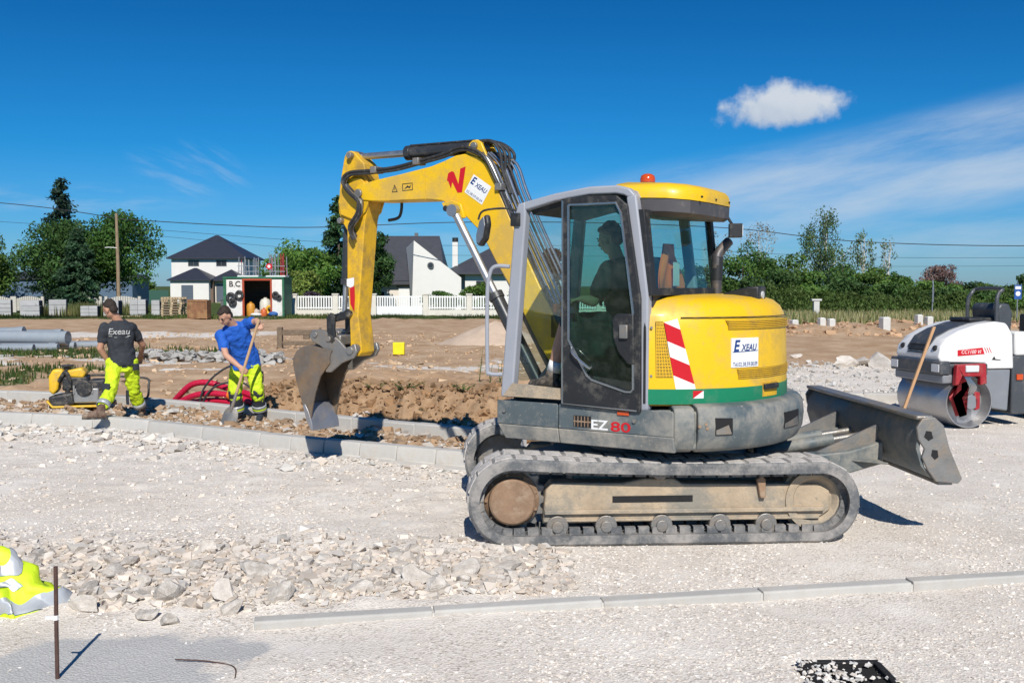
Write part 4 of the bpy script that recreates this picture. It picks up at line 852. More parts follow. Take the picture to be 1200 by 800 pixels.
def patch(par, c, nrm, up, w, h, th, mat, name='pocket'):
    n_ = Vector(nrm).normalized(); u = Vector(up); u = (u - n_ * u.dot(n_)).normalized(); x = u.cross(n_)
    M = Matrix(((x.x, u.x, n_.x, c[0]), (x.y, u.y, n_.y, c[1]), (x.z, u.z, n_.z, c[2]), (0, 0, 0, 1))); m_ = MB()
    N = 6; v = []; f = []
    for k, z in ((0, -th), (1, th * .4)):
        for j in range(N + 1):
            for i in range(N + 1):
                a, b = (i / N - .5) * w, (j / N - .5) * h; v.append((a, b, z - (a * a) * 4.5 - b * b * .4))
    q = (N + 1) ** 2
    for j in range(N):
        for i in range(N): a = j * (N + 1) + i; f.append((a + q, a + 1 + q, a + N + 2 + q, a + N + 1 + q)); f.append((a, a + N + 1, a + N + 2, a + 1))
    ed = [i for i in range(N)] + [N + j * (N + 1) for j in range(N)] + [N * (N + 1) + N - i for i in range(N)] + [(N - j) * (N + 1) for j in range(N)]
    for i in range(len(ed)): a, b = ed[i], ed[(i + 1) % len(ed)]; f.append((a, b, b + q, a + q))
    m_.add(v, f, M); return m_.build(name, mat, par, fix=True, bevel=.004)

# ---- worker in the black T-shirt, seen from behind, one boot on the kerb
W1 = thing('person', 'person in black T-shirt and yellow work trousers stepping over the kerb, back turned', 'person', (-5.5, 14.0, 0))
W1.location = (.19, -.49, 0)
lat = Vector((.95, .31, 0)); fw = Vector((-.31, .95, 0))
J = dict(pel=(-5.50, 14.02, .90), hL=(-5.60, 13.99, .86), hR=(-5.40, 14.06, .86), kL=(-5.53, 13.70, .52), aL=(-5.575, 13.43, .265), kR=(-5.415, 14.18, .47), aR=(-5.40, 14.42, .15),
         nb=(-5.525, 13.97, 1.43), hd=(-5.60, 13.90, 1.585), sL=(-5.675, 13.90, 1.345), sR=(-5.385, 14.06, 1.345), eL=(-5.735, 13.87, 1.06), wL=(-5.665, 14.00, .85), eR=(-5.30, 14.24, 1.09), wR=(-5.38, 14.38, .94))
m_ = MB(); HM = head(m_, J['hd'], (-.86, .35, -.38), (-.30, .0, .95)); chain(m_, [J['nb'], lerp(J['nb'], J['hd'], .75)], [.062, .056])
trunk(m_, [((-5.50, 14.02, .84), .125, .09), ((-5.50, 14.02, 1.0), .120, .08), ((-5.51, 14.01, 1.2), .135, .085), ((-5.52, 13.99, 1.36), .130, .075), ((-5.525, 13.97, 1.43), .07, .06)], lat)
for s in 'LR':
    chain(m_, [J['s' + s], J['e' + s], J['w' + s]], [.058, .042, .029], [.050, .040]); d = Vector(J['w' + s]) - Vector(J['e' + s]); hand(m_, J['w' + s], d, fw * -1 if s == 'R' else Vector((.9, .2, .2)), .55, 1., 1 if s == 'L' else -1)
    chain(m_, [J['h' + s], J['k' + s], J['a' + s]], [.085, .058, .042], [.075, .056])
organic(m_, 'body', SKIN2, W1, .009, 3); face(HM, W1)
m_ = MB(); trunk(m_, [((-5.500, 14.02, .825), .188, .152), ((-5.500, 14.02, .90), .180, .142), ((-5.505, 14.01, 1.05), .162, .118), ((-5.515, 14.0, 1.2), .180, .122), ((-5.52, 13.985, 1.32), .188, .112), ((-5.523, 13.975, 1.40), .140, .088), ((-5.525, 13.97, 1.435), .085, .075)], lat)
for s in 'LR': chain(m_, [J['s' + s], lerp(J['s' + s], J['e' + s], .58)], [.068, .062])
ts = organic(m_, 'tshirt', TEEB, W1, .011, 2, .040, .09)
M_ = frame((-5.475, 13.86, 1.285), lat, (0, 0, 1)); tv, tf = text('Exeau', .115, .001, .002, .15); m_ = MB(); m_.add([(x, y, z) for x, y, z in tv], tf, M_); m_.box(-.13, .14, -.064, -.054, -.001, .001, M_); m_.box(-.06, .12, -.078, -.072, -.001, .001, M_); o = m_.build('shirt_print', WHITE, ts, smooth=None)
dg = bpy.context.evaluated_depsgraph_get(); te = ts.evaluated_get(dg); nrm = Vector((.31, -.95, 0))
for v_ in o.data.vertices:
    ok, hit, hn, fi = te.ray_cast(v_.co + nrm * .3, -nrm)
    if ok: v_.co = hit + nrm * .016
m_ = MB(); trunk(m_, [((-5.50, 14.02, .74), .150, .122), ((-5.50, 14.02, .83), .160, .122), ((-5.50, 14.02, .92), .135, .10)], lat)
for s in 'LR': chain(m_, [J['h' + s], J['k' + s], lerp(J['k' + s], J['a' + s], .66)], [.100, .078, .074], [.090, .083])
tr = organic(m_, 'trousers', HIVIS, W1, .011, 2, .050, .075)
kn = Vector((-.35, -.93, 0))
patch(tr, Vector(J['kL']) + Vector((-.04, -.105, .02)), kn, (.05, 0, 1), .12, .15, .014, NAVY, 'knee_patch')
patch(tr, (-5.455, 13.905, .815), (.15, -.98, 0), (.0, 0, 1), .13, .032, .012, NAVY, 'pocket_flap'); patch(tr, (-5.30, 14.0, .80), (.75, -.65, 0), (0, 0, 1), .09, .09, .014, NAVY, 'pocket')
patch(tr, Vector(J['kR']) + Vector((-.075, -.05, -.10)), (-.7, -.7, 0), (0, 0, 1), .06, .20, .014, NAVY, 'knee_patch')
for s in 'LR': band(tr, lerp(J['k' + s], J['a' + s], .58), lerp(J['k' + s], J['a' + s], .76), .088, REFL, 'reflective_band')
boot(W1, J['aL'], (-5.80, 13.37, .1), lerp(J['kL'], J['aL'], .62), .165); boot(W1, J['aR'], (-5.48, 14.66, .05), lerp(J['kR'], J['aR'], .62), .075)

# ---- worker in the blue T-shirt with the shovel
W2 = thing('person', 'person in blue T-shirt bending over a long-handled shovel between the kerbs', 'person', (.09, -.34, 0))
lat = Vector((.93, .36, .20)); fw = Vector((-.36, -.93, 0))
J = dict(hR=(-3.815, 13.84, .82), hL=(-3.625, 13.89, .82), kR=(-3.835, 13.74, .47), kL=(-3.545, 13.79, .47), aR=(-3.825, 13.84, .15), aL=(-3.545, 13.93, .15), nb=(-3.815, 13.60, 1.385), hd=(-3.875, 13.485, 1.50),
         sR=(-3.965, 13.575, 1.255), sL=(-3.655, 13.70, 1.385), eR=(-3.845, 13.385, .99), wR=(-3.645, 13.305, .845), eL=(-3.48, 13.56, 1.44), wL=(-3.425, 13.43, 1.40))
m_ = MB(); HM = head(m_, J['hd'], (-.40, -.70, -.60), (-.25, -.48, .82)); chain(m_, [J['nb'], lerp(J['nb'], J['hd'], .7)], [.062, .058])
tl = [((-3.72, 13.87, .80), .12, .085), ((-3.735, 13.83, .95), .115, .08), ((-3.775, 13.74, 1.13), .125, .085), ((-3.805, 13.65, 1.30), .12, .075), ((-3.815, 13.60, 1.385), .075, .065)]
trunk(m_, tl, lat)
for s in 'LR':
    chain(m_, [J['s' + s], J['e' + s], J['w' + s]], [.056, .041, .029], [.049, .040]); d = Vector(J['w' + s]) - Vector(J['e' + s]); hand(m_, J['w' + s], d, (.3, .9, -.3) if s == 'R' else (.1, .7, -.7), .75, .95, -1 if s == 'R' else 1)
    chain(m_, [J['h' + s], J['k' + s], J['a' + s]], [.085, .058, .042], [.075, .056])
organic(m_, 'body', SKIN, W2, .009, 3); face(HM, W2)
m_ = MB(); trunk(m_, [((-3.72, 13.875, .80), .205, .165), ((-3.727, 13.86, .88), .200, .155), ((-3.745, 13.80, 1.02), .178, .130), ((-3.777, 13.735, 1.15), .190, .132), ((-3.80, 13.67, 1.27), .190, .122), ((-3.81, 13.62, 1.355), .140, .092), ((-3.815, 13.60, 1.39), .088, .078)], lat)
for s in 'LR': chain(m_, [J['s' + s], lerp(J['s' + s], J['e' + s], .58)], [.070, .066])
organic(m_, 'tshirt', TEEBLUE, W2, .011, 2, .052, .095)
m_ = MB(); trunk(m_, [((-3.72, 13.87, .68), .165, .135), ((-3.72, 13.87, .82), .182, .140), ((-3.72, 13.87, .92), .170, .125)], (1, .2, 0))
for s in 'LR': chain(m_, [J['h' + s], J['k' + s], lerp(J['k' + s], J['a' + s], .25)], [.102, .088, .084], [.096, .087])
tr = organic(m_, 'trousers', HIVIS, W2, .011, 2, .050, .075)
for s in 'LR':
    k, a = J['k' + s], J['a' + s]; m_ = MB(); chain(m_, [lerp(k, a, .02), lerp(k, a, .90)], [.0905, .080]); lg = organic(m_, 'trouser_leg', NAVY, tr, .011, 3, .02, .09)
    band(tr, lerp(k, a, .56), lerp(k, a, .68), .097, REFL, 'reflective_band'); band(tr, lerp(k, a, .68), lerp(k, a, .76), .096, HIVIS, 'yellow_band'); band(tr, lerp(k, a, .76), lerp(k, a, .82), .095, REFL, 'reflective_band')
    patch(tr, Vector(J['h' + s]) + Vector((.13 if s == 'L' else -.12, .0, -.16)), (1 if s == 'L' else -1, -.15, 0), (0, 0, 1), .10, .15, .014, NAVY if s == 'L' else HIVIS, 'pocket')
boot(W2, J['aR'], (-3.90, 13.55, 0), lerp(J['kR'], J['aR'], .8), .06, NAVY); boot(W2, J['aL'], (-3.50, 13.65, 0), lerp(J['kL'], J['aL'], .8), .06, NAVY)
# shovel
SH = thing('shovel', 'long wooden-handled shovel with square steel blade held by the blue-shirted person', 'shovel', (.09, -.34, 0))
A, B = Vector((-3.395, 13.345, 1.46)), Vector((-3.722, 13.235, .36)); m_ = MB(); m_.tube([lerp(A, B, t) for t in (0, .1, .5, .9, 1)], [.017, .019, .019, .020, .019], 10); m_.build('handle', pm('ash_wood', (.48, .31, .17), .6, var=.15, scale=20), SH)
d = (B - A).normalized(); x = Vector((.94, -.30, -.22)); x = (x - d * x.dot(d)).normalized(); n_ = x.cross(d); m_ = MB(); rings = []
for k in range(7):
    t = k / 6; c = B + d * (.04 + .30 * t); w = .055 + .055 * sm(0, .25, t); rings.append([c + x * w * s + n_ * (.022 * s * s + q) for s, q in ((-1, 0), (-.5, 0), (0, 0), (.5, 0), (1, 0), (1, .005), (.5, .005), (0, .005), (-.5, .005), (-1, .005))])
m_.loft(rings); bl_ = m_.build('blade', STEEL, SH, fix=True); m_ = MB(); m_.tube([B - d * .16, B + d * .02, B + d * .10], [.021, .024, .010], 10); m_.build('socket', STEEL, bl_)

# ---- driver in the cab
W3 = thing('person', 'driver in dark shirt and shorts seated inside the excavator cab', 'person', EX.location, R_(149))
J = dict(hL=(-.02, .62, 1.60), hR=(-.02, .44, 1.60), kL=(.40, .66, 1.60), kR=(.40, .42, 1.60), aL=(.52, .68, 1.18), aR=(.52, .42, 1.18), nb=(.02, .53, 2.10), hd=(.085, .53, 2.27), sL=(.0, .74, 2.02), sR=(.0, .33, 2.02), eL=(.10, .79, 1.78), eR=(.10, .27, 1.78), wL=(.20, .79, 1.80), wR=(.20, .24, 1.80))
m_ = MB(); HM = head(m_, J['hd'], (.93, -.05, -.30), (.25, 0, .95)); chain(m_, [J['nb'], lerp(J['nb'], J['hd'], .7)], [.06, .056])
trunk(m_, [((-.06, .53, 1.52), .17, .13), ((-.06, .53, 1.7), .16, .12), ((-.03, .53, 1.9), .175, .12), ((.0, .53, 2.04), .165, .10), ((.02, .53, 2.10), .07, .06)], (0, 1, 0))
for s in 'LR':
    chain(m_, [J['s' + s], J['e' + s], J['w' + s]], [.056, .041, .030], [.05, .04]); hand(m_, J['w' + s], (.9, 0, -.1), (0, 0, -1), .8, .95, 1 if s == 'L' else -1); chain(m_, [J['h' + s], J['k' + s], J['a' + s]], [.085, .062, .042], [.078, .062])
organic(m_, 'body', SKIN, W3, .010, 3); face(HM, W3)
m_ = MB(); trunk(m_, [((-.06, .53, 1.52), .185, .145), ((-.06, .53, 1.7), .18, .138), ((-.03, .53, 1.9), .19, .135), ((.0, .53, 2.04), .18, .115), ((.02, .53, 2.11), .08, .07)], (0, 1, 0))
for s in 'LR': chain(m_, [J['s' + s], lerp(J['s' + s], J['e' + s], .65)], [.078, .070])
organic(m_, 'tshirt', TEEB, W3, .012, 3, .02, .1)
m_ = MB(); trunk(m_, [((-.08, .53, 1.54), .18, .13), ((.0, .53, 1.60), .18, .12), ((.06, .53, 1.60), .16, .11)], (0, 1, 0))
for s in 'LR': chain(m_, [J['h' + s], lerp(J['h' + s], J['k' + s], .92)], [.105, .088])
organic(m_, 'shorts', NAVY, W3, .012, 3, .02, .1)
for s in 'LR':
    band(W3, lerp(J['k' + s], J['a' + s], .72), lerp(J['k' + s], J['a' + s], .92), .056, WHITE, 'sock'); boot(W3, J['aL'] if s == 'L' else J['aR'], Vector(J['a' + s]) + Vector((.2, 0, 0)), lerp(J['k' + s], J['a' + s], .95), 1.062, SOLE)
VS = thing('safety_vest', 'orange safety vest hung over the seat back behind the driver', 'vest', EX.location, R_(149))
m_ = MB(); rows = []
for j in range(13):
    z = 1.72 + .50 * j / 12; w = .25 - .16 * sm(.35, 1, j / 12); rows.append([(-.415 - .014 * sin(i * 1.1 + j * .4) - .02 * (1 - j / 12), .52 + (i / 12 - .5) * 2 * w, z) for i in range(13)])
v = [p for r in rows for p in r]; v += [(x + .012, y, z) for x, y, z in v]; f = []
for j in range(12):
    for i in range(12): a = j * 13 + i; f += [(a, a + 1, a + 14, a + 13), (a + 169, a + 182, a + 183, a + 170)]
m_.add(v, f); m_.build('vest_cloth', pm('orange_vest', (.95, .20, .02), .7, var=.05), VS, smooth=180)
m_ = MB(); m_.box(-.462, -.458, .44, .56, 1.90, 2.08); m_.build('white_panel', WHITE, VS)

# ================================================================== KERBS, STONES, GRAVEL
CONC = pm('kerb_concrete', (.47, .455, .425), .9, var=.12, scale=3, bump=.25, bscale=90, dirt=((.40, .33, .25), .22, 2.5), rnd=.05)
STONE = pm('limestone_rubble', (.55, .495, .43), .95, var=.20, scale=2.2, bump=.6, bscale=7, rnd=.18, dirt=((.68, .64, .59), .4, 2))
EARTH = pm('earth_clod', (.30, .195, .115), .95, var=.25, scale=12, bump=.5, bscale=40)
def vcmat(name, rough=.95):
    m = bpy.data.materials.new(name); m.use_nodes = True; b = m.node_tree.nodes['Principled BSDF']; b.inputs['Roughness'].default_value = rough; b.inputs['Specular IOR Level'].default_value = .15
    a = m.node_tree.nodes.new('ShaderNodeAttribute'); a.attribute_name = 'tone'; m.node_tree.links.new(a.outputs['Color'], b.inputs['Base Color']); return m
TONED = vcmat('stone_fragments')
def rock_shape(seed, sub=2, cuts=10):
    b = bmesh.new(); bmesh.ops.create_icosphere(b, subdivisions=sub, radius=1.0); rnd = random.Random(seed)
    pl = [(Vector((rnd.gauss(0, 1), rnd.gauss(0, 1), rnd.gauss(0, 1))).normalized(), rnd.uniform(.38, .74)) for _ in range(cuts)]
    for v in b.verts:
        p = v.co * (1 + .22 * mnoise.noise(v.co * 1.3 + Vector((seed * 7.1, 0, 0))))
        for n_, d in pl:
            e = p.dot(n_) - d
            if e > 0: p -= n_ * e
        v.co = p * (1.18 + .16 * mnoise.noise(p * 3.1 + Vector((0, seed, 0))))
    return b
def shard(seed):
    b = bmesh.new(); bmesh.ops.create_cube(b, size=1.55); rnd = random.Random(seed)
    for v in b.verts: v.co = Vector((v.co.x * rnd.uniform(.45, 1.2), v.co.y * rnd.uniform(.45, 1.2), v.co.z * rnd.uniform(.5, 1.15))) + Vector((rnd.uniform(-.3, .3), rnd.uniform(-.3, .3), rnd.uniform(-.2, .2)))
    b.transform(Matrix.Rotation(rnd.uniform(-.6, .6), 4, 'X') @ Matrix.Rotation(rnd.uniform(-.6, .6), 4, 'Y')); bmesh.ops.triangulate(b, faces=b.faces); return b
def rock_mesh(seed, mat):
    b = rock_shape(seed); me = bpy.data.meshes.new('stone'); b.to_mesh(me); b.free(); me.materials.append(mat)
    me.polygons.foreach_set('use_smooth', [True] * len(me.polygons)); me.set_sharp_from_angle(angle=R_(16)); return me
def scatter(name, pts, sizes, tones, mat=TONED, flat=.6, seed=1, parent=None, nshape=24, sub=1, kind='stuff', label=None):
    """many small stones as one mesh: pts (n,3), sizes (n,), tones (n,3)"""
    rs = np.random.RandomState(seed); shapes = []
    for k in range(nshape):
        b = rock_shape(100 + seed * 31 + k, sub, 6) if sub > 1 else shard(100 + seed * 31 + k); b.verts.ensure_lookup_table(); V = np.array([tuple(v.co) for v in b.verts], dtype=np.float32); Fc = np.array([[v.index for v in f.verts] for f in b.faces], dtype=np.int32); b.free(); shapes.append((V, Fc))
    n = len(pts); which = rs.randint(0, nshape, n); VV = []; FF = []; TT = []; off = 0
    for k in range(nshape):
        ix = np.where(which == k)[0]
        if not len(ix): continue
        V, Fc = shapes[k]; a = rs.uniform(0, 2 * pi, len(ix)); c, s = np.cos(a), np.sin(a)
        st = rs.uniform(.65, 1.25, (len(ix), 3)); st[:, 2] *= flat
        P = V[None] * st[:, None, :] * sizes[ix][:, None, None]
        X = P[..., 0] * c[:, None] - P[..., 1] * s[:, None]; Y = P[..., 0] * s[:, None] + P[..., 1] * c[:, None]
        P = np.stack([X, Y, P[..., 2]], -1) + pts[ix][:, None, :]
        VV.append(P.reshape(-1, 3)); FF.append((Fc[None] + (np.arange(len(ix)) * len(V))[:, None, None] + off).reshape(-1, 3)); TT.append(np.repeat(tones[ix], len(V), 0)); off += len(ix) * len(V)
    V = np.concatenate(VV); Fc = np.concatenate(FF); Tn = np.concatenate(TT); me = bpy.data.meshes.new(name)
    me.vertices.add(len(V)); me.vertices.foreach_set('co', V.astype(np.float32).ravel()); me.loops.add(Fc.size); me.loops.foreach_set('vertex_index', Fc.ravel()); me.polygons.add(len(Fc))
    me.polygons.foreach_set('loop_start', np.arange(0, Fc.size, 3)); me.polygons.foreach_set('loop_total', np.full(len(Fc), 3)); me.update(calc_edges=True)
    at = me.attributes.new('tone', 'FLOAT_COLOR', 'POINT'); at.data.foreach_set('color', np.concatenate([Tn, np.ones((len(Tn), 1))], 1).astype(np.float32).ravel())
    me.polygons.foreach_set('use_smooth', np.zeros(len(me.polygons), dtype=bool)); o = mk(name, me, mat, parent, smooth=None)
    if kind: o['kind'] = kind
    if label: o['label'] = label
    return o
def tone_list(rs, n, base, spread=.22, warm=.05):
    k = rs.uniform(1 - spread, 1 + spread, (n, 1)); w = rs.uniform(-warm, warm, (n, 1)); return np.clip(np.array(base)[None] * k * np.concatenate([1 + w, np.ones((n, 1)), 1 - w], 1), .02, .9)

def kerb_row(name, label, P0, P1, marks, sec, zt):
    """kerb stones between the given distances along a line; sec = cross-section (towards the back, height)"""
    root = bpy.data.objects.new(name, None); COL.objects.link(root); tag(root, label, kind='structure'); P0 = Vector((*P0, 0)); d = (Vector((*P1, 0)) - P0).normalized(); n_ = Vector((-d.y, d.x, 0)); rnd = random.Random(3)
    for a, b in zip(marks[:-1], marks[1:]):
        m_ = MB(); L = b - a - .012; m_.loft([[(x, q, h) for q, h in sec] for x in (-L / 2, L / 2)])
        o = m_.build('kerb_stone', CONC, root, bevel=.010); c = P0 + d * (a + b) / 2; o.matrix_local = Matrix.Translation((c.x, c.y, zt + rnd.uniform(-.006, .006))) @ Matrix.Rotation(atan2(d.y, d.x) + rnd.uniform(-.006, .006), 4, 'Z') @ Matrix.Rotation(rnd.uniform(-.004, .004), 4, 'Y')
    m_ = MB(); L = marks[-1] - marks[0]; m_.loft([[(x, q, h) for q, h in ((.012, -.40), (.012, -.018), (.14, -.018), (.14, -.40))] for x in (0, L)])
    o = m_.build('mortar_bed', pm('mortar', (.56, .545, .52), .95, var=.1, scale=6, bump=.3), root); c = P0 + d * marks[0]; o.matrix_local = Matrix.Translation((c.x, c.y, zt)) @ Matrix.Rotation(atan2(d.y, d.x), 4, 'Z')
    return root
ksec = [(-.13, -.40), (-.13, -.165), (-.015, -.150), (.0, -.03), (.02, .0), (.15, .0), (.155, -.40)]
def kerb_poly(name, label, pts, lens, sec, zt, shift=0.):
    root = bpy.data.objects.new(name, None); COL.objects.link(root); tag(root, label, kind='structure'); P = [Vector((x, y, 0)) for x, y in pts]; rnd = random.Random(3); D = [0]
    for a, b in zip(P[:-1], P[1:]): D.append(D[-1] + (b - a).length)
    def at(s):
        for i in range(len(P) - 1):
            if s <= D[i + 1] or i == len(P) - 2: return P[i] + (P[i + 1] - P[i]) * ((s - D[i]) / (D[i + 1] - D[i]))
    s = 0
    while s < D[-1] - .2:
        p = at(s); L0 = lens(p.x); a, b = at(s), at(min(D[-1], s + L0)); L = (b - a).length - .012; d = (b - a).normalized(); n_ = Vector((-d.y, d.x, 0)); c = (a + b) / 2 + n_ * shift; m_ = MB(); m_.loft([[(x, q, h) for q, h in sec] for x in (-L / 2, L / 2)])
        o = m_.build('kerb_stone', CONC, root, bevel=.010); M_ = Matrix.Translation((c.x, c.y, zt + rnd.uniform(-.006, .006))) @ Matrix.Rotation(atan2(d.y, d.x) + rnd.uniform(-.006, .006), 4, 'Z') @ Matrix.Rotation(rnd.uniform(-.004, .004), 4, 'Y'); o.matrix_local = M_
        m_ = MB(); m_.box(-L / 2 - .02, L / 2 + .02, .014, .138, -.4, -.02); o = m_.build('mortar_joint', pm('mortar', (.56, .545, .52), .95, var=.1, scale=6, bump=.3), root); o.matrix_local = M_
        s += L0
    return root
kerb_poly('front_kerb', 'grey concrete kerb row with gutter edge facing the stone spread', FRONTL[1:-1], lambda x: 1.0 if x < -3.9 else .5, ksec, .165, .13)
bsec = [(.0, -.40), (.0, -.012), (.012, .0), (.145, .0), (.155, -.40)]
kerb_poly('rear_kerb', 'grey concrete kerb row in front of the brown earth bank', REARL[1:-1], lambda x: 1.0 if x < -3.4 else .5, bsec, .20, 0.)
kerb_row('edging_kerb', 'low pale concrete edging laid flush in the crushed stone', (-1.43, 5.40), (3.25, 6.26), [0, 1.0, 2.0, 3.0, 4.0, 5.0, 6.0, 7.0], [(.0, -.30), (.0, -.008), (.008, .0), (.098, .0), (.10, -.30)], .055)
kerb_row('distant_kerb', 'pale kerb row behind the dozer blade and the roller', (1.9, 17.3), (8.0, 15.6), [0, 1.0, 2.0, 3.0, 4.0, 5.0, 6.0, 7.0, 8.0], bsec, .15)

# stones of the rubble strip by the edging, each its own piece
RK = [rock_mesh(k, STONE) for k in range(12)]
rub = bpy.data.objects.new('rubble_strip', None); COL.objects.link(rub); tag(rub, 'strip of broken limestone lumps left of the edging kerb', kind='structure')
rnd = random.Random(21); placed = []
def put(x, y, r, par, lift=.25):
    o = bpy.data.objects.new('stone', RK[rnd.randrange(12)]); COL.objects.link(o); o.parent = par; o.location = (x, y, gz(x, y) + r * lift); o.rotation_euler = (rnd.uniform(-.5, .5), rnd.uniform(-.5, .5), rnd.uniform(0, 6.28)); o.scale = (r * rnd.uniform(.85, 1.4), r * rnd.uniform(.75, 1.1), r * rnd.uniform(.5, .8))
cnt = 0; tries = 0
while cnt < 290 and tries < 9000:
    tries += 1; x = rnd.uniform(-3.9, .25); t = rnd.gauss(0, 1)
    y = 6.22 + .10 * sin(x * 2.1) + t * (.20 + .17 * sm(-1, -3.2, x) if x < -1 else .16) + max(0, x + 1.4) * .10
    if y < 5.56 + max(0, x + 1.43) * .19 + .12: continue
    if y > 7.3: continue
    r = max(.020, .056 * math.exp(rnd.gauss(-.40, .5)) * (1 - .45 * sm(.3, 1.0, abs(y - 6.22)))); r = min(r, .098)
    if -2.45 < x < -1.55 and y < 5.75: r *= .4
    if any((x - a) ** 2 + (y - b) ** 2 < (.80 * (r + q)) ** 2 for a, b, q in placed): continue
    placed.append((x, y, r)); put(x, y, r, rub); cnt += 1
for x, y, r in ((-1.93, 5.50, .085), (-2.07, 5.58, .075), (-1.62, 5.66, .07), (-2.48, 5.70, .10), (-2.05, 5.85, .11), (-1.35, 5.80, .09), (-1.72, 5.88, .10)): put(x, y, r, rub)
# broken concrete lumps on the far stone spread
far = bpy.data.objects.new('broken_concrete', None); COL.objects.link(far); tag(far, 'scattered broken concrete lumps on the stone behind the dozer blade', kind='structure')
for x, y, r in ((7.75, 23.0, .30), (8.55, 23.0, .34), (8.85, 22.7, .28), (8.3, 23.4, .22), (9.1, 23.5, .2), (7.4, 26, .15), (6.9, 28, .14)): put(x, y, r, far, .3)
# pale rubble heap on the earth field
hp = bpy.data.objects.new('rubble_heap', None); COL.objects.link(hp); tag(hp, 'long low heap of pale broken concrete on the brown earth', kind='structure')
RG_ = [rock_mesh(40 + k, pm('grey_rubble', (.40, .385, .36), .95, var=.2, scale=2, bump=.5, bscale=7, rnd=.15)) for k in range(8)]
for k in range(230):
    x = rnd.uniform(-9.2, -5.6); y = 24.4 + rnd.gauss(0, .45); r = rnd.uniform(.05, .13); hgt = .26 * (1 - min(1, abs(y - 24.4) / .9)); o = bpy.data.objects.new('stone', RG_[rnd.randrange(8)]); COL.objects.link(o); o.parent = hp
    o.location = (x, y, gz(x, y) + hgt * rnd.uniform(.3, 1)); o.rotation_euler = (rnd.uniform(-.5, .5), rnd.uniform(-.5, .5), rnd.uniform(0, 6.28)); o.scale = (r * 1.3, r, r * .6)
rs = np.random.RandomState(5)
def zs(x, y): return np.array([gz(a, b) for a, b in zip(x, y)])
def spread(n, x0, x1, y0, y1, keep=None):
    x = rs.uniform(x0, x1, n); y = rs.uniform(y0, y1, n)
    if keep is not None: k = np.array([keep(a, b) for a, b in zip(x, y)]); x, y = x[k], y[k]
    return x, y
# crushed stone: fine grains over the platform, coarser bits where it is loose
x, y = spread(72000, -4.6, 6.0, 4.2, 9.2, lambda a, b: abs(a) < .60 * b + .4 and not (b < 5.3 and -2.7 < a < -1.2 and rs.rand() < .8) and rs.rand() < (1.0 - .5 * sm(6.5, 9.2, b)) * sm(-.35, .25, fbm(a, b, .7, 4, 20.)))
sz = .0060 * np.exp(rs.normal(0, .50, len(x))); sz = np.clip(sz, .003, .013); p = np.stack([x, y, zs(x, y) + sz * .12], 1)
scatter('gravel', p, sz, tone_list(rs, len(x), (.72, .665, .60), .20), seed=1, sub=1, nshape=16, flat=.42, label='loose crushed limestone grains')
x, y = spread(9000, -9.5, 7.5, 6.5, 14.5, lambda a, b: t_front(a, b) < -.12 or a > .3)
sz = np.clip(.010 * np.exp(rs.normal(0, .5, len(x))), .005, .05); sz *= np.where(x < 0, 1.15, .65); p = np.stack([x, y, zs(x, y) + sz * .25], 1)
scatter('coarse_gravel', p, sz, tone_list(rs, len(x), (.68, .62, .555), .20), seed=2, label='coarser loose stone bits')
# rubble lying against the kerb face and around the strip
x = rs.uniform(-3.9, .4, 7500); y = 6.32 + rs.normal(0, .36, 7500); k = (y > 5.6 + np.maximum(0, x + 1.43) * .19 + .1) & (y < 7.6); x, y = x[k], y[k]
sz = np.clip(.019 * np.exp(rs.normal(0, .5, len(x))), .006, .052); scatter('rubble_chips', np.stack([x, y, zs(x, y) + sz * .3], 1), sz, tone_list(rs, len(x), (.58, .52, .455), .22), seed=3, label='small limestone chips between the lumps')
x = rs.uniform(-9.2, -.3, 1700); y = np.array([_line(FRONTL, a) for a in x]) - .03 - np.abs(rs.normal(0, .42, 1700)); s_ = x + 6.5
sz = np.clip(.026 * np.exp(rs.normal(0, .5, len(x))) * (1 - .4 * (s_ > 3)), .008, .085); scatter('kerb_rubble', np.stack([x, y, zs(x, y) + sz * .3], 1), sz, tone_list(rs, len(x), (.60, .555, .50), .2), seed=4, label='broken stone heaped along the kerb foot')
# brown rubble fill between the kerb rows
x = rs.uniform(-9.3, .1, 7000); w = rs.uniform(0, 1, 7000); ya = np.array([_line(FRONTL, a) for a in x]); yb = np.array([_line(REARL, a) for a in x]); y = ya + .30 + (yb - ya - .34) * w
sz = np.clip(.017 * np.exp(rs.normal(0, .62, len(x))), .006, .085); br = rs.rand(len(x)) < .72
tn = np.where(br[:, None], tone_list(rs, len(x), (.34, .235, .15), .25), tone_list(rs, len(x), (.52, .48, .43), .2)); hh = zs(x, y)
scatter('fill_rubble', np.stack([x, y, hh + sz * .25], 1), sz, tn, seed=5, label='brown and pale rubble filling the gap between kerb rows')
# clods on the earth bank, pale stone at its foot
x, y = spread(15000, -4.6, 1.0, 11.6, 16.8, lambda i, j: .4 < t_back(i, j) < 2.6 and rs.rand() < .95 - .28 * t_back(i, j))
sz = np.clip(.022 * np.exp(rs.normal(0, .6, len(x))), .008, .085); scatter('earth_clods', np.stack([x, y, zs(x, y) + sz * .2], 1), sz, tone_list(rs, len(x), (.29, .18, .10), .28, .06), seed=6, nshape=30, flat=.8, label='crumbling brown earth clods on the bank')
x, y = spread(3600, -3.2, 1.6, 11.2, 14.2, lambda i, j: .12 < t_back(i, j) < .95 and fbm(i, j, 1.1, 3, 3.) > -.25)
sz = np.clip(.020 * np.exp(rs.normal(0, .5, len(x))), .008, .06); scatter('foot_gravel', np.stack([x, y, zs(x, y) + sz * .3], 1), sz, tone_list(rs, len(x), (.56, .53, .49), .2), seed=7, label='pale stone at the foot of the earth bank')
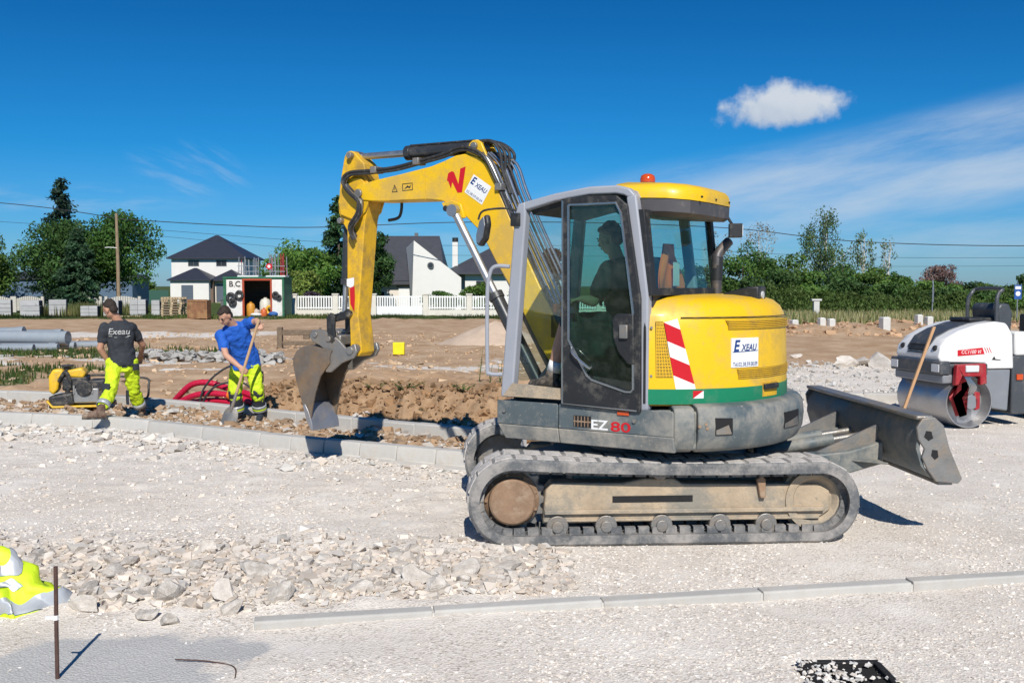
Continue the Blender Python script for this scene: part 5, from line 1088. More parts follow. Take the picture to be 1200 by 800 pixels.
x, y = spread(3000, 2, 12, 15, 25); sz = np.clip(.028 * np.exp(rs.normal(0, .5, len(x))), .01, .1); scatter('far_gravel', np.stack([x, y, zs(x, y) + sz * .3], 1), sz, tone_list(rs, len(x), (.50, .47, .43), .25), seed=8, label='coarse pale stone spread beyond the blade')
x, y = spread(2600, -16, 3, 15, 40, lambda i, j: abs(i) < .55 * j); sz = np.clip(.035 * np.exp(rs.normal(0, .5, len(x))), .015, .12); scatter('field_clods', np.stack([x, y, zs(x, y) + sz * .2], 1), sz, tone_list(rs, len(x), (.52, .38, .25), .18), seed=9, label='loose clods over the earth field')
x, y = spread(900, 9, 24, 37, 47); sz = np.clip(.08 * np.exp(rs.normal(0, .5, len(x))), .03, .3); scatter('ridge_clods', np.stack([x, y, zs(x, y) + sz * .2], 1), sz, tone_list(rs, len(x), (.44, .29, .18), .22), seed=10, label='earth lumps along the spoil ridge by the white blocks')

# ================================================================== SITE OBJECTS
IRON = pm('rusty_iron', (.085, .045, .035), .8, var=.3, scale=30, bump=.3, bscale=80)
# survey rod with its clip
rd = thing('iron_rod', 'rusty iron rod standing upright in the grey sand', 'rod', (-2.20, 4.72, 0))
m_ = MB(); m_.tube([(0, 0, -.15), (.002, 0, .25), (.006, 0, .555)], .0105, 8); m_.build('shaft', IRON, rd); m_ = MB(); m_.cyl((.0, 0, .295), (.0, 0, .318), .0135, 10); m_.box(-.05, 0, -.004, .004, .298, .312); m_.build('tape', WHITE, rd)
o = MB().tube(smoothpath([(-1.70, 4.93, .02), (-1.55, 4.90, .025), (-1.42, 4.87, .018), (-1.36, 4.80, .022), (-1.335, 4.70, .01)], 5), .0035, 6).build('bent_wire', IRON); tag(o, 'thin rusty bent wire lying on the grey sand', 'wire')
# hi-vis jacket slumped in a heap
JK = thing('hivis_jacket', 'yellow high-visibility jacket with grey bands slumped on the stones', 'jacket', (-3.0, 5.74, .0)); JK.scale = (.86, .86, .92)
def jk(u, v, off=0.):
    """u round, v from hem to peak"""
    a = u * 2 * pi; r = (1 - v) ** .62; lean = v * .15
    R0 = .33 + .07 * sin(a * 2 + 1) + .045 * sin(a * 5 + v * 3) + .020 * sin(a * 11 + v * 5); z = .43 * (v ** .85) * (1 + .12 * sin(a * 3)) + .015 * sin(a * 7 + v * 9)
    if cos(a) > .6: R0 += .22 * (cos(a) - .6) * (1 - v) ** 2
    x = (R0 * r + off) * cos(a) - lean; y = (R0 * r * .75 + off) * sin(a); f = .030 * mnoise.noise(Vector((x * 8, y * 8, z * 8))) + .012 * mnoise.noise(Vector((x * 21, y * 21, z * 21))); return (x + f, y + f, max(.012, z + off + f))
def jk_sheet(u0, u1, v0, v1, nu, nv, off, name, mat, par, thick):
    m_ = MB(); v = []
    for s in (0, 1):
        for j in range(nv + 1):
            for i in range(nu + 1): v.append(jk(u0 + (u1 - u0) * i / nu, v0 + (v1 - v0) * j / nv, off - thick * s))
    q = (nu + 1) * (nv + 1); f = []
    for j in range(nv):
        for i in range(nu): a = j * (nu + 1) + i; f += [(a, a + 1, a + nu + 2, a + nu + 1), (a + q, a + nu + 1 + q, a + nu + 2 + q, a + 1 + q)]
    m_.add(v, f); return m_.build(name, mat, par, smooth=180)
HVJ = pm('hivis_jacket_fabric', (.60, .80, .02), .6, var=.08, scale=6, bump=.2, bscale=18)
cl = jk_sheet(0, 1, 0, .97, 96, 26, 0, 'cloth', HVJ, JK, .02); jk_sheet(0, 1, .60, .76, 80, 4, .006, 'grey_band', REFL, cl, .008); jk_sheet(.80, 1.08, .05, .22, 40, 4, .008, 'grey_band', REFL, cl, .008); jk_sheet(.45, .95, .36, .50, 60, 4, .006, 'grey_band', REFL, cl, .008)
jk_sheet(.72, .745, .02, .6, 4, 20, .009, 'zip', NAVY, cl, .01)
# sunk drain frame half full of gravel
x, y = spread(380, 1.40, 1.88, 4.50, 4.93, lambda a, b: rs.rand() < .15 + .85 * (1 - sm(1.45, 1.85, a)) * (1 - sm(4.72, 4.93, b))); sz = rs.uniform(.006, .018, len(x)); scatter('drain_gravel', np.stack([x, y, .022 + sz * .2 + 0 * x], 1), sz, tone_list(rs, len(x), (.66, .62, .57), .2), seed=11, label='gravel spilled over the drain frame')
gt = thing('drain_frame', 'black iron drain frame half buried in the fine stone', 'drain', (1.64, 4.74, .0))
m_ = MB(); ring_frame(m_, [(-.20, -.17), (.20, -.17), (.20, .17), (-.20, .17)], [(-.165, -.135), (.165, -.135), (.165, .135), (-.165, .135)], -.10, .028, (0, 0), 'xy'); m_.build('rim', DARK, gt, bevel=.004)
for k in range(7):
    m_ = MB(); m_.box(-.165, .165, -.115 + k * .038 - .005, -.115 + k * .038 + .005, -.03, .006); m_.build('bar', DARK, gt)
m_ = MB(); m_.box(-.165, .165, -.135, .135, -.09, -.012); m_.build('pit', pm('pit_silt', (.22, .20, .185), .95, var=.3, scale=40, bump=.5), gt)
# survey stake behind the blade
o = MB().loft([[(4.10 + dx, 11.0 + dy, -.2) for dx, dy in ((-.016, -.016), (.016, -.016), (.016, .016), (-.016, .016))], [(4.665 + dx, 11.0 + dy, 1.45) for dx, dy in ((-.016, -.016), (.016, -.016), (.016, .016), (-.016, .016))]]).build('wooden_stake', pm('stake_wood', (.50, .29, .15), .7, var=.12, scale=15), bevel=.003); tag(o, 'thin leaning wooden stake between the dozer blade and the roller', 'stake')
# plate compactor lying by the rear kerb
PC = thing('plate_compactor', 'yellow and black petrol plate compactor by the kerb beside the black-shirted person', 'compactor', (-6.42, 14.72, .10), R_(12)); PC.scale = (1.0, 1.0, 1.0)
CY = pm('compactor_yellow', (.75, .46, .02), .45, var=.1, dirt=((.3, .22, .12), .3, 10)); ENG = pm('engine_black', (.022, .023, .026), .5, var=.3, scale=20, dirt=((.25, .22, .18), .3, 16)); ALU = pm('engine_alloy', (.38, .38, .38), .45, .7, var=.2, dirt=((.2, .17, .13), .3, 20))
m_ = MB(); m_.loft([[(x, y, z) for x in (0,) for y, z in ((-.21, .0), (.21, .0), (.21, .035), (-.21, .035))] for _ in (0,)] + [], False) if False else None
m_ = MB(); m_.prism([(-.42, .12), (-.34, .02), (.30, .02), (.42, .12), (.40, .14), (.29, .05), (-.33, .05), (-.40, .14)], -.22, .22); m_.build('base_plate', CY, PC, bevel=.01)
m_ = MB(); m_.box(-.36, -.02, -.19, .17, .07, .25, RZ(0) @ Matrix.Rotation(R_(-10), 4, 'Y')); m_.build('belt_guard', ENG, PC, bevel=.03, seg=3)
m_ = MB(); m_.box(-.06, .30, -.17, .17, .08, .30); en = m_.build('engine_block', ALU, PC, bevel=.02)
for k in range(6):
    m_ = MB(); m_.box(-.05 + k * .05, -.03 + k * .05, -.185, .185, .22, .34); m_.build('cooling_fin', ALU, en)
m_ = MB(); m_.box(-.22, .14, -.11, .13, .26, .47); m_.build('engine_cowl', ENG, PC, bevel=.03); m_ = MB(); m_.cyl((.10, -.20, .30), (.10, .1, .30), .115, 20); m_.build('recoil_starter', ENG, PC, bevel=.012); m_ = MB(); m_.box(.15, .38, -.15, .15, .26, .42); m_.build('air_filter', ENG, PC, bevel=.03)
m_ = MB(); m_.prism([(-.34, .20), (-.40, .26), (-.40, .47), (-.34, .58), (-.20, .58), (-.18, .48), (-.25, .44), (-.27, .28)], -.12, .12); m_.build('side_guard', CY, PC, bevel=.03, seg=3)
m_ = MB(); m_.prism([(-.12, .46), (-.15, .56), (.06, .60), (.12, .52), (.08, .44)], -.12, .14); m_.build('fuel_tank', CY, PC, bevel=.03, seg=3); m_ = MB(); m_.cyl((-.16, 0, .55), (-.16, 0, .62), .05, 14); m_.cyl((-.16, 0, .61), (-.16, 0, .635), .09, 16); m_.build('filler_cap', ENG, PC, bevel=.006)
m_ = MB(); m_.tube(smoothpath([(-.26, -.10, .40), (-.16, -.13, .54), (-.10, -.12, .38), (-.15, -.12, .22)], 5), .028, 10); m_.build('throttle_linkage', ENG, PC)
m_ = MB(); m_.tube(smoothpath([(-.22, .15, .12), (-.18, .17, .35), (.10, .18, .46), (.60, .18, .43), (.93, .15, .40), (.96, .10, .30), (.94, .08, .12), (.80, .05, .10)], 5), .017, 10); m_.build('handle_bar', ENG, PC)
# red ducts with orange clip and black cables
DUCT = pm('red_duct', (.50, .010, .045), .45, var=.08, scale=10)
def corr(path, r, name, mat, par, pitch=.022):
    P = smoothpath(path, 14); Q = []; Rr = []; acc = 0
    for i, p in enumerate(P):
        if i: acc += (P[i] - P[i - 1]).length
        Q.append(p); Rr.append(r * (1 + .055 * sin(2 * pi * acc / (pitch * 3))))
    m_ = MB(); m_.tube(Q, Rr, 12); return m_.build(name, mat, par)
dz = .0
for i, pts in enumerate((((-6.35, 16.45, .05), (-6.1, 16.2, .20), (-5.75, 16.05, .38), (-5.35, 15.95, .42), (-4.95, 15.85, .36), (-4.5, 15.6, .30), (-4.1, 15.2, .26), (-3.7, 14.9, .18), (-3.4, 14.75, .06)),
                          ((-6.25, 16.2, .03), (-5.95, 15.95, .14), (-5.55, 15.75, .24), (-5.1, 15.6, .27), (-4.6, 15.4, .24), (-4.15, 15.1, .18), (-3.75, 14.85, .08), (-3.5, 14.75, .02)),
                          ((-6.0, 16.3, .03), (-5.6, 16.0, .12), (-5.1, 15.75, .15), (-4.6, 15.5, .13), (-4.1, 15.2, .09), (-3.7, 14.95, .03)))):
    pts = [(-3.5 + (a + 3.5) * .64, 14.62 + (b - 14.75) * .52, c) for a, b, c in pts]; o = corr(pts, .047, 'red_duct', DUCT, None); tag(o, ('uppermost red corrugated duct arching over its bundle behind the kerb', 'middle red corrugated duct in the bundle behind the kerb', 'lowest red corrugated duct half hidden under its bundle')[i], 'duct')
o = MB().tube([(-4.28, 14.98, .255), (-4.17, 14.93, .25)], .064, 16).build('duct_clip', pm('orange_clip', (.85, .20, .02), .5), bevel=.006); tag(o, 'orange clip round the middle red duct', 'clip')
for i, pts in enumerate((((-5.45, 15.5, .06), (-5.32, 15.5, .35), (-5.0, 15.55, .58), (-4.6, 15.6, .70), (-4.2, 15.6, .60), (-3.9, 15.3, .2)), ((-5.42, 15.48, .05), (-5.2, 15.5, .30), (-4.9, 15.55, .42), (-4.4, 15.5, .44), (-4.0, 15.3, .25)))):
    pts = [(-3.5 + (a + 3.5) * .64, 14.62 + (b - 14.75) * .52, c) for a, b, c in pts]; o = MB().tube(smoothpath(pts, 6), .016, 8).build('black_cable', HOSE); tag(o, ('black cable rising in a high loop over the red ducts', 'black cable in a low loop over the red ducts')[i], 'cable')
# long pipes stacked on the left
GP = pm('grey_pvc', (.28, .315, .35), .38, var=.06, scale=4, dirt=((.36, .33, .28), .15, 4))
def pipe(a, b, r, label, group=None):
    m_ = MB(); A, B = Vector(a), Vector(b); d = (B - A).normalized(); m_.tube([A, B - d * .22, B - d * .20, B, B, A + d * .01], [r, r, r * 1.08, r * 1.08, r * .96, r * .92], 22, cap=False); o = m_.build('pipe', GP, fix=False); o.data.polygons.foreach_set('use_smooth', [True] * len(o.data.polygons)); tag(o, label, 'pipe', group); return o
pipe((-21, 30.2, .40), (-13.3, 29.8, .34), .20, 'thick grey drain pipe on top of the pipe stack beside the grass'); pipe((-21, 30.7, .30), (-15.2, 31.0, .46), .17, 'thick grey drain pipe with its end cut short behind the topmost pipe')
pipe((-20.5, 29.3, .24), (-14.95, 28.9, .27), .12, 'short grey pipe lying askew on the front of the pipe stack'); pipe((-21, 31.5, .35), (-14.2, 31.4, .36), .17, 'rearmost thick grey drain pipe in the stack')
for k in range(6): pipe((-21, 28.7 + k * .42, .10), (-13.9 + k * .27 + .3 * sin(k * 2), 28.9 + k * .36, .10), .105, 'slim grey drain pipe in the bottom layer of the stack', 'slim pipes under the pipe stack')
o = MB().box(-22, -13.1, 26.0, 26.12, .03, .10).build('plank', pm('grey_plank', (.36, .36, .35), .8, var=.15), bevel=.005); tag(o, 'weathered grey plank on the grass before the pipe stack', 'plank')
# old timber trestle
TR = thing('timber_trestle', 'weathered timber and iron trestle on the earth behind the bucket', 'trestle', (-6.45, 30, 0)); OW = pm('old_timber', (.17, .125, .085), .85, var=.3, scale=9, bump=.4, bscale=30)
for nm, b in (('post', (-.62, -.47, -.1, .1, 0, .66)), ('beam', (-.47, 1.6, -.06, .06, .42, .58)), ('beam', (-.47, 1.6, -.05, .05, .12, .24)), ('post', (1.45, 1.58, -.12, .12, .0, .62)), ('strut', (.15, .34, -.05, .05, .30, .42)), ('bolt', (.62, .70, -.03, .03, .58, .66))):
    m_ = MB(); m_.box(*b); m_.build(nm, OW, TR, bevel=.012)
# yellow marker, weeds
o = MB().box(-.16, .16, -.12, .12, 0, .34, T(-3.14, 27.6, 0)).build('marker_box', pm('marker_yellow', (.85, .66, .01), .6), bevel=.02); tag(o, 'small bright yellow marker box on the earth field', 'marker')
WEED = pm('weed_leaf', (.075, .14, .028), .7, var=.25, scale=5, rnd=.2, trans=.25)
def weed(x, y, h, n, sp, label, upright=False):
    t = thing('weed', label, 'weed', (x, y, gz(x, y) - .01), 0, 'weeds on the earth bank'); r = random.Random(int(x * 100)); m_ = MB(); st = MB()
    for k in range(n):
        a = r.uniform(0, 6.28); l = h * r.uniform(.6, 1); d = Vector((cos(a) * sp, sin(a) * sp, 1 if upright else .75)).normalized(); tip = d * l; st.tube([(0, 0, 0), tip * .5 + Vector((0, 0, .01)), tip], [.006, .004, .002], 5)
        for j in range(7):
            p = tip * (.25 + .75 * j / 7); b = r.uniform(0, 6.28); u = Vector((cos(b), sin(b), r.uniform(-.1, .6))).normalized(); s = l * r.uniform(.16, .30) * (.6 if upright else 1); w = u.cross(Vector((0, 0, 1))).normalized() * s * .28
            m_.add([p, p + u * s * .5 + w, p + u * s + Vector((0, 0, -s * .15)), p + u * s * .5 - w], [(0, 1, 2, 3)])
    tag(m_.build('leaves', WEED, t, smooth=None), kind='stuff'); tag(st.build('stems', WEED, t), kind='stuff')
weed(-1.50, 14.2, .34, 16, .9, 'broad clump of green weed on top of the earth bank behind the bucket'); weed(-1.12, 13.7, .24, 9, .9, 'small weed low on the face of the earth bank'); weed(-.68, 13.9, .27, 12, 1.0, 'leafy weed on the bank left of the tall stalks'); weed(-2.0, 14.5, .24, 10, .9, 'thin dry weed on the bank edge beside the bucket')
for k, (x, y, h) in enumerate(((-.52, 15.6, .62), (-.34, 15.7, .48), (-.18, 15.5, .50))): weed(x, y, h, 3, .14, ('tallest upright weed stalk on the bank by the grab handle', 'short upright weed stalk in the middle of the three', 'upright weed stalk half hidden by the cab pillar')[k], True)
# ------------------------------------------------------------------ tandem roller
RO = thing('road_roller', 'white and grey tandem road roller with red drum yoke beyond the dozer blade', 'roller', (6.0, 13.8, 0), R_(192.5))
RW = pm('roller_white', (.78, .77, .75), .35, var=.03, coat=.2, dirt=((.5, .45, .38), .12, 4)); RG = pm('roller_grey', (.055, .062, .072), .45, var=.1, dirt=((.3, .27, .23), .2, 5)); RMID = pm('roller_midgrey', (.20, .215, .24), .45, var=.08, dirt=((.35, .31, .27), .15, 5)); RR = pm('roller_red', (.33, .015, .022), .5, var=.1, dirt=((.3, .22, .18), .22, 8)); DRM = pm('drum_steel', (.42, .42, .43), .38, .75, var=.08, scale=3, dirt=((.45, .41, .37), .25, 5))
def drum(x):
    m_ = MB(); prof = [(.30, -.55), (.35, -.55), (.35, .55), (.335, .55), (.325, .50), (.30, .40), (.05, .40)]
    m_.lathe([(.05, -.40), (.30, -.40), (.325, -.50), (.335, -.55)] + prof[1:], 48, Matrix(((1, 0, 0, x), (0, 0, 1, 0), (0, -1, 0, .35), (0, 0, 0, 1)))); d = m_.build('drum', DRM, RO, fix=True, smooth=40)
    m_ = MB(); m_.cyl((x, .38, .35), (x, .60, .35), .10, 20); m_.build('hub_motor', RMID, d, bevel=.01)
    for k in range(5):
        m_ = MB(); m_.tube(smoothpath([(x + .02 * k, .55, .40), (x - .06 + .025 * k, .60, .55), (x + .04 + .02 * k, .60, .68), (x - .02 + .02 * k, .58, .80)], 4), .013, 6); m_.build('hose', PIPE, d)
    m_ = MB(); m_.prism([(x + .26, .86), (x - .18, .87), (x - .20, .60), (x - .10, .58), (x - .10, .70), (x + .17, .70), (x + .18, .52), (x + .30, .42), (x + .20, .18), (x + .12, .20), (x + .19, .42), (x + .10, .56), (x + .12, .62), (x + .28, .58)], .56, .64); m_.build('yoke', RR, d, bevel=.015)
    m_ = MB(); m_.prism([(x - .04, .50), (x - .13, .48), (x - .13, .26), (x - .06, .24)], .52, .60); m_.build('yoke_arm', RR, d, bevel=.012); m_ = MB(); m_.box(x - .06, x + .14, .62, .66, .76, .85); m_.build('yoke_lamp', SAFE, d, bevel=.01)
    m_ = MB(); m_.prism([(x + .26, .86), (x - .18, .87), (x - .20, .30), (x + .20, .30)], -.64, -.56); m_.build('far_yoke', RR, d, bevel=.015)
drum(0); drum(-1.75)
# front body
hs = [(.40, .88), (.43, .95), (.40, 1.08), (.30, 1.20), (.10, 1.30), (-.18, 1.385), (-.45, 1.42), (-.62, 1.40), (-.70, 1.28), (-.73, .78), (-.30, .78), (-.28, .86)]
m_ = MB(); m_.loft([[(x * 1.0 - .0, y, z - (.05 if (abs(y) > .45 and z > 1.1) else 0)) for x, z in hs] for y in (-.48, -.44, -.30, .30, .44, .48)]); hb = m_.build('hood', RW, RO, bevel=.02, smooth=40)
m_ = MB(); m_.loft([[(.415, y * .9, 1.02), (.41, y, 1.075), (.31, y, 1.212), (.11, y, 1.312), (-.18, y, 1.397), (-.46, y, 1.432), (-.46, y, 1.41), (-.18, y, 1.37), (.1, y, 1.28), (.28, y, 1.18), (.38, y, 1.05), (.39, y * .9, 1.0)] for y in (-.24, .24)]); m_.build('hood_stripe', RG, hb, bevel=.008)
for k in range(5):
    m_ = MB(); z = .985 + k * .028; m_.box(.40 - k * .006, .437 - k * .008, -.20, .20, z, z + .014); m_.build('grille_bar', BLK, hb)
m_ = MB(); m_.box(-.62, -.22, -.22, .22, 1.405, 1.465); m_.build('tank_lid', BLK, RO, bevel=.025, seg=3)
for y in (.36, -.36): m_ = MB(); m_.ell((.395, y, 1.06), (.03, .055, .045)); m_.build('headlamp', BLK, hb, fix=True)
m_ = MB(); m_.box(.30, .46, -.56, .56, .72, .90); bb = m_.build('bumper', RG, RO, bevel=.02)
for y in (.46, -.46): m_ = MB(); m_.box(.455, .468, y - .08, y + .08, .755, .86); m_.build('lamp', SAFE, bb, bevel=.004)
m_ = MB(); m_.box(.20, .40, -.54, .54, .60, .72); m_.build('scraper_bar', RMID, RO, bevel=.02); m_ = MB(); m_.box(-.30, .30, -.52, .52, .70, .86); m_.build('front_frame', RG, RO, bevel=.02)
m_ = MB(); m_.prism([(-.28, .77), (-.70, .77), (-.67, .20), (-.42, .24), (-.36, .40)], -.46, .46); m_.build('lower_body', RMID, RO, bevel=.02)
def ry_text(body, x, z, h, w, mat, par, y, bold=.0, shear=0.):
    tv, tf = text(body, 1.0, .001 / h, bold, shear); xs = [p[0] for p in tv]; ys = [p[1] for p in tv]; sx = w / (max(xs) - min(xs)); sy = h / (max(ys) - min(ys)); cx = (max(xs) + min(xs)) / 2; cy = (max(ys) + min(ys)) / 2
    q = MB(); q.add([((p[0] - cx) * sx, (p[1] - cy) * sy, p[2] * h) for p in tv], tf, frame((x, y, z), (-1, 0, 0), (0, 0, 1))); return q.build('lettering', mat, par, smooth=None)
m_ = MB(); m_.prism([(.145, 1.042), (.142, .962), (-.27, .985), (-.235, 1.072)], .475, .4835); dc = m_.build('model_plate', REDF, hb, smooth=None); ry_text('CC1100 VI', -.065, 1.018, .050, .30, WHITE, dc, .4845, .0, .2)
for k in range(3): m_ = MB(); m_.prism([(-.262 - k * .035, 1.070), (-.300 - k * .035, 1.0), (-.310 - k * .035, 1.0), (-.272 - k * .035, 1.070)], .475, .4835); m_.build('model_stripe', REDF, hb, smooth=None)
m_ = MB(); m_.prism([(-.40, .925), (-.42, .955), (-.44, .915), (-.52, .905), (-.52, .895), (-.38, .905)], .475, .4835); m_.build('small_emblem', BLK, hb, smooth=None)
# centre joint, operator stand, rollover bar, rear half
m_ = MB(); m_.box(-1.02, -.74, -.44, .44, .15, .95); m_.build('centre_body', RG, RO, bevel=.02); m_ = MB(); m_.box(-.90, -.80, .44, .462, .62, .70); m_.build('side_marker', AMBER, RO, bevel=.006)
m_ = MB(); m_.box(-.97, -.78, .18, .44, .95, 1.28); m_.build('control_tower', RW, RO, bevel=.03); m_ = MB(); m_.prism([(-.72, 1.05), (-.66, 1.20), (-.62, 1.60), (-.66, 1.66), (-.80, 1.66), (-.86, 1.52), (-.82, 1.05)], -.28, .28); m_.build('dash_panel', RG, RO, bevel=.03)
m_ = MB(); m_.tube(smoothpath([(-.60, .30, .95), (-.58, .30, 1.62), (-.62, .28, 1.79), (-.70, .24, 1.86), (-.70, -.24, 1.86), (-.62, -.28, 1.79), (-.58, -.30, 1.62), (-.60, -.30, .95)], 6), .026, 10); m_.build('front_guard_rail', RG, RO)
m_ = MB(); m_.box(-1.55, -1.05, -.40, .40, .80, .98); m_.box(-1.42, -1.10, -.24, .24, .98, 1.10); m_.build('platform', RG, RO, bevel=.03); m_ = MB(); m_.box(-1.45, -1.36, -.22, .22, 1.05, 1.50); m_.build('seat_back', BLK, RO, bevel=.03)
m_ = MB(); m_.box(-2.35, -1.5, -.48, .48, .74, 1.15); m_.build('rear_hood', RW, RO, bevel=.06, seg=3)

# ================================================================== BACKGROUND: BUILDINGS
REND = pm('white_render', (.74, .72, .68), .9, var=.04, scale=1, bump=.05); CREAM = pm('cream_render', (.72, .66, .58), .9, var=.04, scale=1); SLAT = pm('slate_roof', (.050, .052, .062), .55, var=.15, scale=3, bump=.3, bscale=12); SLATB = pm('blue_slate_roof', (.030, .033, .048), .5, var=.12, scale=2, bump=.3, bscale=10)
WGL = pm('window_dark_glass', (.03, .035, .042), .12, var=.1); SHUT = pm('blue_grey_shutter', (.10, .125, .16), .5, var=.05); PVCW = pm('white_pvc', (.80, .80, .78), .4, var=.02); FRM = pm('grey_frame', (.12, .12, .125), .5)
def wall_box(par, x0, x1, y0, y1, z0, z1, mat, name='wall'): m_ = MB(); m_.box(x0, x1, y0, y1, z0, z1); return m_.build(name, mat, par)
def hip(par, x0, x1, y0, y1, z0, z1, mat, inset=None, ov=.35, name='roof'):
    x0 -= ov; x1 += ov; y0 -= ov; y1 += ov; h = (y1 - y0) / 2 if inset is None else inset; h = min(h, (x1 - x0) / 2 - .01); ym = (y0 + y1) / 2; m_ = MB()
    m_.add([(x0, y0, z0), (x1, y0, z0), (x1, y1, z0), (x0, y1, z0), (x0 + h, ym, z1), (x1 - h, ym, z1), (x0, y0, z0 - .14), (x1, y0, z0 - .14), (x1, y1, z0 - .14), (x0, y1, z0 - .14)], [(0, 1, 5, 4), (1, 2, 5), (2, 3, 4, 5), (3, 0, 4), (6, 7, 1, 0), (7, 8, 2, 1), (8, 9, 3, 2), (9, 6, 0, 3), (9, 8, 7, 6)]); return m_.build(name, mat, par, smooth=None)
def window(par, x0, x1, z0, z1, y, name='window', bars=1, pane=WGL, fr=FRM):
    m_ = MB(); w = .06; ring_frame(m_, [(x0, z0), (x1, z0), (x1, z1), (x0, z1)], [(x0 + w, z0 + w), (x1 - w, z0 + w), (x1 - w, z1 - w), (x0 + w, z1 - w)], y - .06, y + .03); f = m_.build(name, fr, par); m_ = MB(); m_.box(x0 + w, x1 - w, y - .03, y - .01, z0 + w, z1 - w); m_.build('pane', pane, f)
    for k in range(bars): m_ = MB(); x = x0 + (x1 - x0) * (k + 1) / (bars + 1); m_.box(x - .025, x + .025, y - .055, y - .02, z0 + w, z1 - w); m_.build('glazing_bar', fr, f)
    return f
# two-storey white house with a slate hip roof
H1 = thing('house', 'white two-storey house with dark hip roof and grey garage door', 'house', (-35.3, 115, 0)); H1.location = (0, 0, 0)
wall_box(H1, -39.4, -31.1, 115.5, 123.5, 0, 5.1, REND); r1 = hip(H1, -39.4, -31.1, 115.5, 123.5, 5.15, 7.95, SLATB, ov=.45)
wall_box(H1, -38.2, -33.9, 111.5, 115.6, 0, 2.55, REND, 'garage_wing'); hip(H1, -38.2, -33.9, 111.5, 115.9, 2.6, 3.95, SLATB, 2.3, .3, 'wing_roof')
wall_box(H1, -33.9, -31.0, 113.0, 115.6, 0, 2.55, CREAM, 'porch_wall'); hip(H1, -33.8, -30.6, 112.6, 116.5, 2.6, 3.8, SLATB, 1.9, .3, 'porch_roof')
window(H1, -37.45, -36.2, 4.2, 4.85, 115.5); window(H1, -34.2, -33.0, 4.2, 4.85, 115.5)
gd = wall_box(H1, -36.95, -35.65, 111.42, 111.52, 0, 2.0, SHUT, 'garage_door')
for k in range(6): m_ = MB(); m_.box(-36.93, -35.67, 111.405, 111.425, .06 + k * .33, .30 + k * .33); m_.build('slat', SHUT, gd)
window(H1, -33.5, -32.3, .1, 2.05, 113.0, 'door', 0, SHUT); m_ = MB(); m_.box(-33.95, -33.6, 112.2, 112.7, 0, 2.5); m_.build('pillar', pm('brown_pillar', (.16, .11, .08), .8), H1)
# slate-roofed house with the white gable wing
H2 = thing('house', 'cream house with steep slate roof and pointed white gable with round window', 'house')
m_ = MB(); m_.box(-11.6, -5.6, 80.2, 88, 0, 2.3); m_.build('wall', CREAM, H2)
m_ = MB(); m_.add([(-11.9, 79.7, 2.15), (-5.3, 79.7, 2.15), (-6.1, 84.2, 6.1), (-10.7, 84.2, 6.1), (-11.9, 88.6, 2.15), (-5.3, 88.6, 2.15)] + [(-11.9, 79.7, 2.0), (-5.3, 79.7, 2.0), (-11.9, 88.6, 2.0), (-5.3, 88.6, 2.0)], [(0, 1, 2, 3), (1, 5, 2), (5, 4, 3, 2), (4, 0, 3), (6, 7, 1, 0), (7, 9, 5, 1), (9, 8, 4, 5), (8, 6, 0, 4), (6, 8, 9, 7)]); rf = m_.build('roof', SLAT, H2, smooth=None)
m_ = MB(); m_.add([(-7.80, 77.6, 0), (-4.00, 78.6, 0), (-4.00, 78.6, 2.55), (-7.62, 77.6, 5.42), (-8.15, 81.5, 0), (-4.2, 82.5, 0), (-4.2, 82.5, 2.55), (-8.65, 81.8, 5.0)], [(0, 1, 2, 3), (0, 3, 7, 4), (1, 5, 6, 2), (4, 7, 6, 5), (3, 2, 6, 7)]); gw = m_.build('gable_wing', REND, H2, smooth=None)
m_ = MB(); m_.cyl((-6.35, 77.85, 3.5), (-6.35, 77.95, 3.5), .26, 20); rw_ = m_.build('round_window', FRM, gw); m_ = MB(); m_.cyl((-6.35, 77.83, 3.5), (-6.35, 77.86, 3.5), .18, 20); m_.build('pane', WGL, rw_)
gd = wall_box(H2, -9.1, -8.2, 80.08, 80.22, 0, 1.8, PVCW, 'garage_door'); wall_box(H2, -9.25, -8.1, 80.1, 80.2, 1.8, 2.1, pm('brown_lintel', (.30, .22, .16), .8), 'lintel'); window(H2, -11.3, -10.2, .5, 1.5, 80.2, fr=PVCW)
m_ = MB(); m_.box(-9.4, -8.9, 82.0, 82.2, 3.8, 4.0); m_.build('skylight', PVCW, rf); m_ = MB(); m_.box(-8.2, -7.9, 84.1, 84.3, 6.05, 6.35); m_.build('vent', FRM, rf)
# house behind with the white chimney
H3 = thing('house', 'white house with low dark roof and tall white chimney', 'house'); wall_box(H3, -4.7, 4.5, 100, 108, 0, 3.2, REND); r3 = hip(H3, -6.6, 5.0, 99.6, 108.5, 3.2, 6.0, SLAT, 5.0); m_ = MB(); m_.box(-6.0, -5.45, 100.5, 101.1, 2.8, 6.3); ch = m_.build('chimney', REND, r3); m_ = MB(); m_.cyl((-5.72, 100.8, 6.25), (-5.72, 100.8, 6.75), .30, 16); m_.build('chimney_cap', BLK, ch)
wall_box(H3, -6.5, -4.7, 101, 107, 0, 3.2, pm('grey_clad', (.30, .33, .36), .8), 'side_wall'); window(H3, -3.6, -2.4, 1.0, 2.4, 100)
